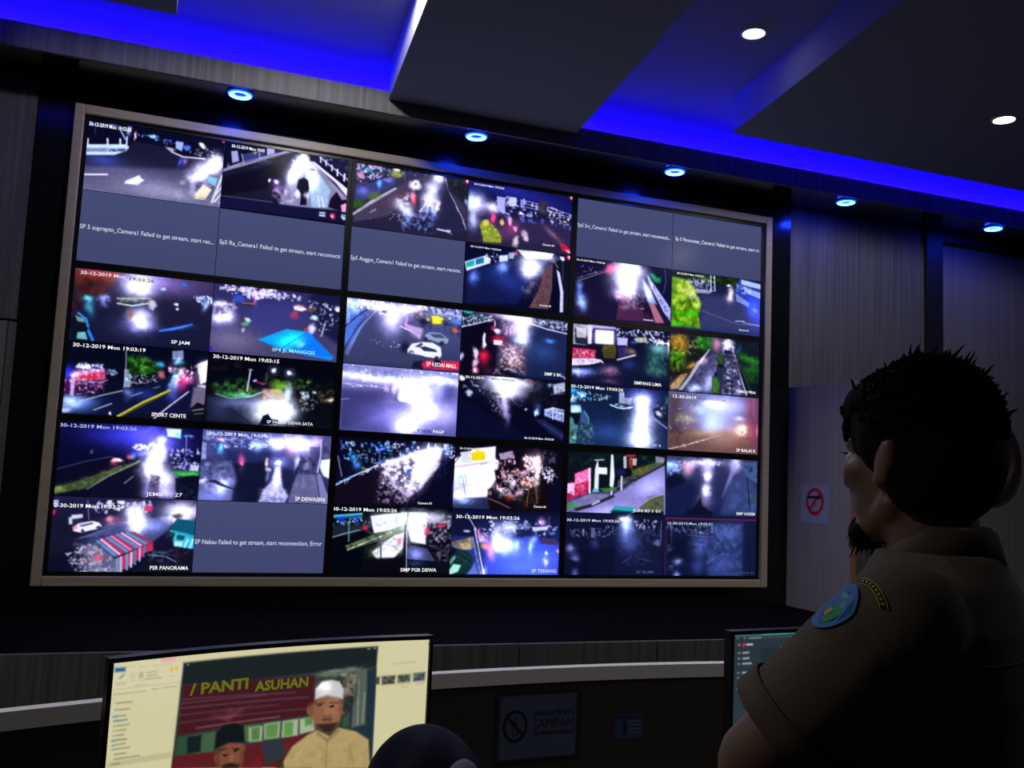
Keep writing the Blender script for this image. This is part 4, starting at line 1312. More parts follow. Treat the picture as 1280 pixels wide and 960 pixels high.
 '50': """v 20203a 0e0e1c
p .9 .043 181828 -.021 .266 .492 .434 .402 .617 -.016 .803
p .9 .022 4a5078 .696 .338 1.472 .224 1.442 .412 1.236 .603 1.006 .445 .294 .574 .496 .479
g 1.04 .329 .087 .139 0 fff 1.5
g .986 .191 .108 .092 0 fff 1.4
g 1.601 .15 .202 .094 0 fff 1.6
g 1.565 .269 .134 .07 0 f0f0ff .8
g 1.218 .371 .131 .07 0 8a98d8 .6
s 50 .011 .029 .9 311 fff,d0d0ff,e8e8ff .462 .069 1.193 .045 1.204 .185 .516 .205
p .9 .009 fff .655 .035 .704 .034 .703 .108 .661 .109
p .9 .009 fff .768 .036 .865 .038 .864 .079 .772 .078
p .9 .009 d83860 1.109 .095 1.223 .091 1.214 .173 1.115 .164
d .8 312 .026 1a1830 -.034 .108 .678 .108 .689 .246 -.013 .355
p .9 .009 b8c0e0 -.049 .052 .059 .049 .06 .128 -.043 .131
p .9 .009 d02050 -.052 .188 .044 .185 .019 .253 -.053 .255
l .009 .8 a0a0b8 .408 .048 .439 .298
p 1 .009 c8d0d8 .197 .282 .238 .27 .246 .371 .205 .373
p .95 .009 e0e8f0 .225 .247 .36 .232 .364 .278 .241 .304
p .9 .009 2a3038 .241 .304 .365 .289 .359 .346 .256 .36
p 1 .009 f4f0fc .26 .416 .318 .358 .483 .32 .569 .341 .605 .386 .576 .42 .431 .458 .37 .482 .264 .462
p .9 .007 404a68 .33 .381 .484 .338 .507 .361 .353 .403
e .379 .464 .029 .029 0 30304a 1 .4
e .564 .405 .027 .027 0 30304a 1 .4
e .281 .416 .025 .032 0 f08898 .9 .5
g .737 .314 .128 .046 -5 b06880 .5
e .692 .287 .043 .046 0 f89aa8 .9 .6
g .567 .569 .169 .045 -15 5a6898 .5
l .011 .5 8890b0 .355 .55 .745 .405
p 1 .009 a83a58 .547 .592 .794 .484 1.007 .457 1.257 .591 .819 .793 .755 .794
l .044 1 4a98b8 .569 .603 .795 .77
l .026 1 f0c0d8 .613 .568 .848 .758
l .035 1 4a98b8 .692 .544 .942 .723
l .022 1 e890b0 .733 .52 .983 .699
l .035 1 4a98b8 .805 .496 1.067 .663
l .022 1 f0c8e0 .857 .476 1.108 .639
l .036 1 5098b8 .922 .47 1.172 .615
l .011 1 301c38 .537 .597 .799 .816 1.257 .591
p 1 .009 d02858 .804 .827 1.257 .591 1.265 .695 1.142 .789 .822 1.044
l .035 1 58a8b0 .832 .827 .842 1.032
l .031 1 b0b8c8 .873 .804 .885 1.009
l .031 1 58a8b0 .945 .768 .957 .963
l .027 1 c8c8d8 .997 .74 1.006 .928
l .031 1 3a8898 1.038 .71 1.052 .893
l .022 1 d0b8d0 1.1 .674 1.107 .847
l .027 1 3a8898 1.153 .655 1.164 .789
p .9 .017 6a6880 .344 .664 .549 .615 .822 .839 .817 1.044 .395 1.035
d .9 313 .03 d0d0d8 .3 .642 .549 .615 .803 .862 .796 1.044 .353 1.024
d .8 314 .026 b09880 .391 .731 .599 .705 .595 .909 .427 .911
e .598 .818 .046 .041 0 f05878 .9 .6
s 40 .009 .022 .9 315 fff,c0d0e8,e0b0c0 .185 .756 .385 .663 .499 1.023 .332 1.024
d .8 316 .026 141424 .178 .666 .476 .752 .459 1.046 .208 1.025
p 1 .013 141420 1.16 .743 1.458 .622 1.776 .687 1.78 1.038 .967 1.043 1.169 .858
d .7 317 .031 5a6a90 1.2 .696 1.508 .691 1.613 .9 1.256 .857
l .013 .7 a8b0d0 1.205 .765 1.427 .785 1.565 .853
d .7 318 .027 6a3038 1.506 .668 1.731 .688 1.716 .782 1.558 .76
p 1 .011 10586a 1.462 .377 1.542 .258 1.78 .287 1.785 .499 1.533 .434
p 1 .009 20a8a8 1.464 .412 1.784 .487 1.775 .523 1.456 .447
p 1 .009 38c8d0 1.508 .551 1.535 .457 1.786 .522 1.787 .675 1.527 .644
l .018 1 e0f8f8 1.698 .548 1.661 .654
l .018 1 e0f8f8 1.766 .546 1.734 .664
p .9 .009 183848 1.559 .48 1.661 .501 1.643 .56 1.553 .55
p .9 .009 d8f0f4 1.532 .574 1.634 .584 1.627 .643 1.53 .632
d .9 319 .023 388850 1.434 .447 1.523 .457 1.51 .574 1.44 .529
e 1.539 .222 .067 .033 10 5a3840 .9 .6
n .1 4 26""",
 '51': None,
 '52': """v 04080c 06080c
p .9 .009 20688a -.024 .143 .42 .107 .413 .189 -.015 .2
l .023 .9 58c8d8 -.017 .166 .409 .119
p .9 .009 1838b8 .05 .198 .166 .184 .171 .265 .058 .26
p .9 .009 1838c0 .294 .169 .365 .167 .363 .248 .299 .245
s 24 .009 .023 .7 321 60a8c0,fff -.018 .235 .52 .174 .525 .267 -.012 .327
p .9 .018 202830 -.013 .304 .573 .266 .576 .313 .252 .436 -.003 .464
l .014 .8 b8c8b8 -.002 .476 .18 .415 .458 .339
p .9 .014 6a8050 .191 .599 .583 .429 1.057 .278 1.073 .348 .73 .496 .242 .656
l .019 .8 e8f4d0 .23 .656 .587 .499 .868 .377
d .8 322 .032 1c2014 .212 .552 .583 .429 .914 .328 .73 .496 .241 .644
p 1 .019 f4fff0 .542 .15 1.082 .076 1.08 .254 .818 .354 .605 .406
g .81 .213 .193 .094 0 fff 1.3
d .6 323 .028 88b0a0 .567 .173 1.071 .088 1.083 .301 .651 .381
g 1.026 .16 .024 .118 0 80d8d8 .6
p 1 .019 f0f4d8 .919 .422 1.062 .372 1.074 .584 .915 .774 .676 .8 .598 .685 .712 .59
g .88 .587 .145 .117 -30 fff 1.2
d .8 324 .028 a0a890 .684 .521 1.064 .396 1.031 .679 .723 .777
e .997 .515 .039 .056 20 f07088 .8 .6
g .646 .684 .096 .07 0 a0c080 .5
d .6 325 .033 3a4a20 .494 .547 .73 .496 .723 .777 .483 .756
l .016 .9 60a8a0 .227 .228 .239 .529
l .021 .9 282c30 .244 .321 .507 .361 .656 .451 .717 .59 .734 .893 .756 1.009
l .009 .7 708068 .484 .373 .656 .463 .712 .59
e .476 .329 .036 .028 0 f02038 1 .4
p .9 .014 0a0a0e .461 .78 1.133 .748 1.1 1.03 .452 1.011
p .9 .012 08080c 1.047 .538 1.084 .111 1.109 .111 1.132 .96 1.072 .96
l .012 .9 d0e0d8 1.083 .088 1.122 .983
p 1 .014 f8f4fc 1.107 .075 1.392 .079 1.393 .555 1.168 .512 1.107 .3
g 1.23 .297 .123 .19 0 fff 1.6
g 1.47 .148 .2 .072 0 fff 1
d .9 326 .034 d0c8d8 1.343 .104 1.795 .091 1.772 .621 1.469 .578
d .8 327 .032 1a1420 1.351 .247 1.802 .236 1.775 .668 1.422 .626
e 1.407 .353 .04 .067 0 f04868 .9 .6
e 1.615 .269 .07 .029 0 e03858 .9 .6
p 1 .012 3a4060 1.123 .583 1.421 .614 1.581 .814 1.122 .784
g 1.253 .699 .098 .071 10 8a98d8 .7
l .017 1 100c14 1.171 .554 1.444 .59
p 1 .01 14080c 1.42 .602 1.494 .589 1.619 .813 1.569 .826
d .7 328 .029 88828c 1.496 .625 1.772 .621 1.758 .836 1.608 .837
l .014 1 0c0c14 1.123 .791 1.783 .831
p .9 .019 0a1018 1.123 .8 1.796 .835 1.794 1.038 1.136 1.03
g 1.261 .841 .098 .033 0 405078 .5
d .9 329 .029 0a0a10 1.669 .574 1.82 .572 1.804 .74 1.703 .741
n .12 4 27""",
 '53': """v 0c1024 3848b0
p 1 .048 3c50c8 .603 .593 1.272 .395 1.794 .527 1.803 1.047 .502 1.041
g 1.142 .887 .354 .139 0 5878f8 .4
g 1.491 .72 .257 .141 0 3850d8 .4
g .822 .497 .15 .116 0 f0f4ff 1.4
g .936 .262 .126 .07 0 fff 1.4
g .718 .406 .06 .139 0 fff .8
g .926 .588 .226 .116 0 a0c0ff .6
s 60 .012 .031 .9 331 fff,d0e0ff,a0b8ff .583 .178 1.26 .137 1.73 .243 1.684 .387 .62 .431
d .6 332 .029 101838 1.06 .212 1.78 .194 1.794 .527 1.379 .51
p .8 .012 1a2048 1.039 .306 1.317 .253 1.374 .393 1.07 .422
p .9 .01 8a98c0 1.138 .257 1.188 .127 1.245 .255
l .01 .7 b0b8d0 1.204 .303 1.29 .242 1.396 .298
g 1.467 .167 .052 .047 0 ffb0d8 1.2
p .9 .012 e0e8f8 1.317 .253 1.573 .235 1.576 .294 1.319 .312
l .01 .6 90a0c8 1.592 .068 1.604 .341
p .9 .012 483850 1.478 .414 1.738 .433 1.742 .528 1.482 .509
g 1.305 .559 .036 .094 5 a0d0ff .9
g 1.075 .539 .025 .056 0 80d0e8 .8
g 1.559 .79 .031 .056 0 e0b0d8 .8
g 1.571 .648 .021 .024 0 ffe0c0 .9
e 1.767 .617 .037 .024 0 ffb080 1 .5
g 1.363 .44 .051 .047 0 90a8f0 .6
p .9 .019 101430 -.007 .101 .357 .091 .422 .412 .009 .42
p .9 .014 8a8060 .014 .511 .325 .426 .382 .597 .14 .623 .042 .59
p .8 .012 d0b880 .136 .532 .301 .437 .334 .62 .189 .634
d .7 333 .028 3a3428 .035 .443 .324 .414 .331 .552 .041 .556
e .247 .335 .049 .018 0 e8e8f0 .8 .5
g .444 .366 .025 .055 0 f05060 .9
g .485 .457 .059 .055 0 ffd8d0 .8
e .516 .571 .049 .037 0 f8a040 .9 .6
g .603 .593 .049 .115 -20 e840a0 .8
g .659 .73 .04 .069 0 a050c8 .5
s 16 .009 .021 .8 334 fff,ffb0b0 .366 .275 .588 .293 .598 .501 .402 .504
l .017 .9 c0b8c8 .233 .072 .393 .321
l .021 .95 d8e0f0 .367 .298 .489 .778 .556 1.03
l .012 .9 1a2040 .407 .366 .514 .778 .595 1.041
l .028 .8 90a0c0 .337 .437 .427 .756 .502 1.03
d .7 335 .024 404868 .324 .414 .446 .412 .525 1.007 .452 1.007
g .553 .973 .029 .055 0 fff .8
p 1 .012 12302c -.005 .603 .238 .633 .378 .757 .349 .917 .21 1.043 -.006 1.044
p 1 .009 68988a -.006 .807 .076 .681 .087 .76 .004 .863
p 1 .009 b0f0d0 -.006 .942 .056 .847 .177 .862 .134 .964 .004 1.01
l .009 .8 305a50 .142 .646 .367 .78
l .009 .8 305a50 .048 .693 .347 .871
l .009 .8 305a50 .134 .964 .27 .781
p .9 .019 0c1020 -.03 .58 .092 .612 .073 .715 .002 .739
p .6 .019 7a98d8 .281 1.008 .394 .825 .478 1.042
g 1.453 1.025 .154 .023 0 c0d0ff .5
n .1 4 28""",
 '54': """v 12162c 0e1226
p .5 .081 181e3a .468 .29 1.763 .261 1.787 1.049 .441 1.055
g 1.072 .147 .088 .104 0 c8d8f8 1
g 1.091 .276 .118 .13 0 8a98c8 .7
g 1.143 .483 .147 .13 0 4a5888 .6
g 1.011 .083 .088 .036 0 e8f0ff .9
d .6 341 .044 3a466a .872 .281 1.7 .184 1.709 .473 .998 .537
d .5 342 .064 0a0e20 .012 .199 .927 .176 .881 .539 .025 .502
s 50 .011 .027 .45 343 b0b8d8,8088a8 .07 .248 .928 .202 .876 .384 .076 .4
p .6 .011 8890b0 .438 .239 .509 .238 .501 .392 .444 .393
p .6 .011 a0a8c0 .291 .268 .325 .268 .323 .37 .295 .37
s 16 .014 .033 .6 344 d0d8f0 1.218 .091 1.697 .105 1.7 .21 1.222 .221
g .089 .577 .067 .051 0 8a98c0 .9
g .174 .728 .073 .051 20 707ca8 .7
g .19 .98 .045 .076 0 5a6690 .7
p .7 .013 0a0e20 .049 .755 .233 .803 .209 .904
d .6 345 .039 2a3454 1.002 .64 1.53 .528 1.481 .842 1.067 .846
l .011 .5 6a7aa0 1.007 .795 1.18 .703
l .011 .5 5a6a90 1.269 .715 1.568 .776
e 1.648 .461 .078 .052 0 6a7aa0 .8 .5
l .014 .6 8890b0 1.712 .104 1.713 .42
l .011 .5 40506f 1.283 .272 1.736 .367
g .505 .494 .057 .077 0 3a4468 .5
d .5 346 .056 182038 1.528 .476 1.769 .472 1.785 .996 1.545 .998
p .5 .054 080c1e .253 .6 .881 .539 .9 1.053 .271 1.043
n .14 5 29""",
 '55': """v 161c34 101630
p .8 .059 28345a .87 .106 1.51 .063 1.532 1.042 .832 1.045 .751 .351
g 1.161 .289 .256 .135 0 3a4870 .6
g 1.077 .776 .254 .161 0 28365e .6
d .5 351 .053 6a7aa8 .871 .133 1.512 .117 1.456 .555 .914 .563
d .5 352 .041 0c1228 .747 .19 1.258 .341 1.199 .558 .818 .511
d .6 353 .052 4a5a88 .852 .617 1.489 .554 1.498 .988 .893 .991
s 60 .011 .028 .5 354 a0a8c8,8088a8,d0d8f0 .033 .127 .934 .132 .875 .295 .038 .286
d .7 355 .04 080c1c .033 .127 .871 .133 .812 .296 .069 .285
g .661 .486 .125 .16 0 5a6a98 .7
g .639 .86 .093 .106 0 3a4870 .5
d .5 356 .035 0c1228 .439 .357 .878 .402 .882 .563 .476 .543
l .012 .6 6a7aa8 .438 .317 .877 .348
l .014 .6 6a7aa8 .126 .151 .125 .522
s 8 .014 .026 .6 357 a0a8c8 .045 .497 .198 .507 .201 .613 .048 .602
g .251 .758 .067 .053 0 a0acd0 .9
g .236 .995 .043 .053 0 a8b8d8 .9
d .7 358 .034 707ca8 .048 .812 .207 .837 .21 .916 .051 .891
d .5 359 .041 0a0e20 .758 .619 1.136 .586 .952 .83 .764 .832
l .015 .5 7080a8 .825 .778 1.011 .669 1.137 .613
l .015 .5 1a2240 .858 .831 1.108 .721
p .5 .06 141a34 1.51 .063 1.838 .068 1.841 1.04 1.531 1.028
p .5 .057 080c20 .071 .364 .439 .357 .388 .73 .082 .707
n .1 5 30
l .014 1 902048 .007 .048 1.824 .033
l .011 1 602040 .001 .049 .019 1.048""",
 'm0': """v d2caa0 cfc79c
p .5 .015 d8d2b0 -.002 .002 .352 .009 .348 .166 .004 .152
p 1 .003 1f5f88 .008 .023 .059 .026 .059 .045 .008 .042
p .9 .005 e8a0a0 .236 .001 .31 .002 .31 .021 .236 .019
l .003 .5 8a8a70 .062 .025 .102 .026
l .003 .5 8a8a70 .126 .032 .166 .033
l .003 .5 8a8a70 .198 .035 .223 .036
l .003 .5 8a8a70 .247 .033 .291 .034
l .008 .7 707868 .036 .074 .053 .061
p .6 .003 b8b8a0 .085 .055 .109 .054 .11 .082 .086 .082
p .6 .003 909888 .13 .057 .15 .058 .15 .087 .129 .087
l .003 .5 707860 .016 .097 .072 .098
l .003 .5 707860 .023 .107 .066 .107
l .003 .5 8a8a70 .089 .094 .112 .094
l .003 .5 8a8a70 .129 .099 .157 .1
l .005 .6 707860 .17 .065 .218 .062
l .005 .6 707860 .171 .08 .22 .08
l .005 .6 707860 .166 .095 .241 .096
e .296 .069 .012 .011 0 d8b828 .9 .4
e .334 .07 .008 .011 0 d8b828 .9 .4
l .003 .5 707860 .284 .093 .309 .093
l .003 .5 707860 .114 .119 .168 .12
l .003 .5 8a8870 .009 .126 .346 .131
l .005 .5 70705a .014 .148 .168 .153
l .005 .5 70705a .2 .148 .232 .149
l .005 .5 70705a .251 .148 .324 .149
l .005 .7 505048 .043 .192 .105 .195
l .005 .7 3a6a90 .027 .191 .035 .191
l .005 .7 505048 .045 .224 .092 .226
l .005 .7 3a6a90 .024 .222 .036 .222
l .005 .7 505048 .043 .253 .079 .256
l .008 .7 3a7aa8 .02 .253 .036 .254
l .006 .7 505048 .045 .276 .087 .277
l .008 .7 3a7aa8 .025 .274 .041 .274
l .005 .7 505048 .047 .299 .099 .301
l .005 .7 707868 .024 .298 .04 .299
l .005 .7 505048 .049 .322 .085 .323
l .005 .7 707868 .026 .321 .042 .322
l .005 .7 505048 .044 .344 .078 .346
l .005 .7 3a7aa8 .027 .344 .036 .345
l .006 .7 505048 .043 .366 .092 .369
l .008 .7 3a7aa8 .024 .366 .036 .367
l .005 .7 505048 .044 .388 .088 .389
l .006 .7 3a5a88 .026 .389 .035 .389
l .005 .7 505048 .04 .408 .111 .411
l .005 .7 3a7aa8 .025 .408 .034 .408
l .005 .7 505048 .042 .432 .095 .435
l .005 .7 505048 .041 .455 .162 .459
p .5 .003 a8a078 .008 .464 .332 .469 .33 .499 .011 .489
l .005 .7 505048 .031 .477 .068 .479
p 1 .003 1a2226 .354 .036 1.463 .027 1.461 .144 1.463 .708 .334 .551
p 1 .003 2e3a34 .36 .146 .709 .16 1.337 .145 1.451 .143 1.459 .708 .334 .551
g 1.242 .157 .076 .014 -6 d8d8c0 .8
p .9 .007 586858 1.148 .151 1.337 .145 1.335 .172 1.15 .177
p 1 .005 45181f .364 .149 1.097 .17 1.104 .38 .354 .396
d .25 401 .026 2a1420 .364 .149 1.097 .17 1.104 .38 .354 .396
g .616 .319 .07 .016 -8 8a5858 .3
l .007 .45 6a5a78 .358 .238 .823 .248
l .007 .45 6a5a78 .369 .219 .987 .25
l .008 .45 6a5a78 .356 .262 1.064 .282
l .007 .4 6a5a78 .356 .296 .9 .306
l .007 .4 6a5a78 .362 .333 1.068 .343
l .008 .5 8a7a78 .449 .372 .905 .37
p 1 .005 2c4a34 .355 .402 .434 .402 .439 .556 .344 .553
p 1 .005 3e5a40 .434 .402 .553 .403 .555 .512 .443 .51
p 1 .003 122024 .405 .41 .479 .408 .479 .494 .408 .492
p 1 .005 48683a .709 .395 .807 .396 .814 .483 .716 .478
p 1 .003 9aa88a .82 .397 .914 .395 .913 .482 .826 .481
p 1 .003 5a8848 .831 .405 .9 .403 .901 .474 .836 .476
p 1 .004 a0b090 .925 .396 1.016 .392 1.019 .484 .924 .483
p 1 .004 5a9048 .936 .404 .987 .403 .989 .477 .938 .478
p 1 .004 a0b090 1.023 .393 1.108 .391 1.117 .467 1.029 .478
p 1 .004 508848 1.053 .396 1.097 .393 1.096 .431 1.059 .436
p 1 .005 a8a898 .737 .407 .814 .408 .814 .486 .743 .482
p 1 .003 4f7a44 .75 .412 .799 .411 .801 .478 .754 .475
p 1 .006 5a1c20 .339 .493 .561 .505 .986 .487 1.132 .469 1.109 .668 .334 .551
p .9 .007 283440 .806 .498 .931 .489 .956 .584 .851 .62
p 1 .006 20303a 1.319 .171 1.461 .153 1.467 .708 1.321 .487
p .9 .007 5a6458 1.333 .154 1.406 .15 1.414 .461 1.331 .474
l .006 .8 a0a890 1.36 .209 1.366 .456
l .006 .8 a0a890 1.399 .283 1.397 .442
p .9 .005 2a2428 1.106 .191 1.154 .181 1.158 .247 1.11 .26
p .9 .006 8a8070 1.263 .178 1.342 .176 1.339 .296 1.278 .3
d .8 402 .016 201c20 1.244 .177 1.342 .176 1.344 .384 1.276 .379
p .9 .005 385038 1.278 .414 1.314 .391 1.315 .461 1.282 .466
e 1.18 .353 .089 .111 0 8a5c42 1 .15
p 1 .011 8a5c42 1.096 .328 1.27 .343 1.26 .43 1.217 .486 1.17 .487 1.114 .416
e 1.093 .353 .013 .026 0 7a4e38 1 .4
e 1.273 .361 .011 .025 0 7a4e38 1 .4
e 1.226 .34 .042 .07 0 a87a5a .5 .8
l .005 .9 201614 1.115 .323 1.156 .321
l .005 .9 201614 1.197 .323 1.242 .327
e 1.138 .34 .017 .007 0 1c1412 .9 .4
e 1.219 .344 .017 .007 0 1c1412 .9 .4
e 1.181 .37 .017 .024 0 9c6e50 .8 .6
l .005 .8 4a2c22 1.16 .393 1.205 .395
p .9 .007 4a3028 1.156 .406 1.214 .408 1.207 .421 1.162 .419
p .9 .009 2a1e1a 1.122 .434 1.251 .437 1.217 .484 1.17 .483
p 1 .005 c8c4c8 1.105 .298 1.105 .239 1.142 .204 1.198 .198 1.246 .212 1.273 .256 1.271 .308 1.175 .283
g 1.154 .238 .03 .028 0 fff .3
l .004 .6 8a8890 1.105 .294 1.175 .28 1.271 .305
p 1 .007 b09a68 .924 .643 .989 .538 1.077 .484 1.128 .465 1.209 .508 1.253 .464 1.359 .494 1.438 .547 1.457 .707
p .9 .005 8a7650 1.132 .472 1.191 .516 1.255 .467 1.264 .486 1.196 .538 1.126 .489
d .25 403 .025 7a6844 .951 .516 1.438 .551 1.448 .706 .943 .646
l .007 .7 8a7448 1.192 .523 1.193 .678
l .005 .6 d0bc88 1.08 .515 1.013 .608
l .005 .6 8a7448 1.325 .558 1.362 .697
e .64 .54 .081 .101 0 7a4a36 1 .15
e .55 .536 .012 .023 0 6a4030 1 .4
e .718 .552 .011 .023 0 6a4030 1 .4
p 1 .005 10161a .554 .492 .561 .408 .6 .377 .655 .374 .706 .397 .72 .483 .628 .471
e .604 .516 .017 .007 0 1a1210 .9 .4
e .674 .523 .018 .007 0 1a1210 .9 .4
l .005 .9 1a1210 .582 .5 .62 .5
l .005 .9 1a1210 .655 .504 .694 .511
e .644 .551 .016 .021 0 8e5c44 .8 .6
p .9 .005 241814 .602 .58 .646 .574 .698 .591 .694 .607 .606 .595
p .9 .009 6a1c24 .708 .612 .811 .565 .825 .629
p .9 .007 3a2820 .903 .594 .938 .582 .952 .647 .906 .641
l .005 .8 c8c8c0 .375 .048 .382 .047
l .006 .8 c8c8c0 1.403 .04 1.414 .039
l .006 .8 c8c8c0 1.441 .039 1.449 .037
p .9 .004 2c2c28 1.497 .199 1.578 .197 1.576 .244 1.5 .246
p .9 .004 2c3a30 1.593 .197 1.67 .194 1.669 .238 1.594 .241
p .9 .004 283448 1.687 .191 1.759 .187 1.757 .235 1.688 .237
d .6 404 .015 b0b0a0 1.497 .199 1.759 .187 1.758 .24 1.5 .244
p .9 .004 303430 1.461 .201 1.483 .199 1.484 .242 1.461 .242
l .004 .5 707860 1.608 .253 1.665 .248
l .004 .5 707860 1.622 .268 1.655 .266
l .004 .5 707860 1.7 .246 1.75 .245
l .004 .5 707860 1.708 .258 1.747 .256
l .006 .5 909078 1.595 .129 1.697 .126
l .006 .6 909078 1.562 .131 1.577 .13
e 1.769 .018 .006 .006 0 404840 .8 .4""",
 'm1': """v 25323a 2a3a44
p 1 .002 2e9c80 .017 -.027 .941 -.034 .942 .009 .02 .014
p 1 .002 257a68 .017 -.027 .268 -.026 .268 .008 .02 .011
p 1 .002 46b898 .277 -.026 .521 -.025 .522 .006 .278 .006
l .005 .6 a8d8c8 .062 -.009 .232 -.012
p 1 .002 29343c .02 .011 .942 .008 .942 .06 .02 .041
l .006 .7 c8d0d0 .036 .025 .045 .024
l .006 .7 c8d0d0 .101 .026 .116 .025
l .006 .7 c8d0d0 .144 .026 .162 .025
l .006 .8 d8e0e0 .169 .027 .26 .026
l .005 .4 98a4a8 .26 .026 .632 .026
l .008 .8 a0b0b8 .046 .073 .063 .072
e .108 .073 .021 .012 0 e0203c 1 .3
l .011 .9 d8dce0 .128 .073 .181 .073
l .008 .8 98a8b0 .047 .133 .065 .132
l .011 .8 b8c0c8 .093 .132 .147 .131
l .008 .8 98a8b0 .048 .172 .062 .171
l .011 .8 b8c0c8 .094 .173 .148 .172
l .008 .8 98a8b0 .049 .211 .063 .211
l .011 .8 b8c0c8 .092 .211 .17 .21
l .008 .8 98a8b0 .044 .275 .058 .274
l .011 .8 b8c0c8 .09 .276 .139 .275
l .008 .8 98a8b0 .045 .312 .059 .312
l .011 .8 b8c0c8 .087 .315 .129 .314
l .008 .8 98a8b0 .042 .351 .056 .351
l .011 .8 b8c0c8 .084 .352 .168 .353
l .008 .8 98a8b0 .043 .39 .057 .39
l .011 .8 b8c0c8 .085 .392 .128 .391
p .5 .003 1a242a .261 .105 .464 .101 .468 .335 .257 .324
p .9 .003 8a8a98 .46 .101 .614 .099 .558 .158 .461 .175
l .008 .8 d0d8d8 .667 .074 .705 .074
p 1 .003 66a070 .573 1.001 .709 .94 .71 1.014""",
}
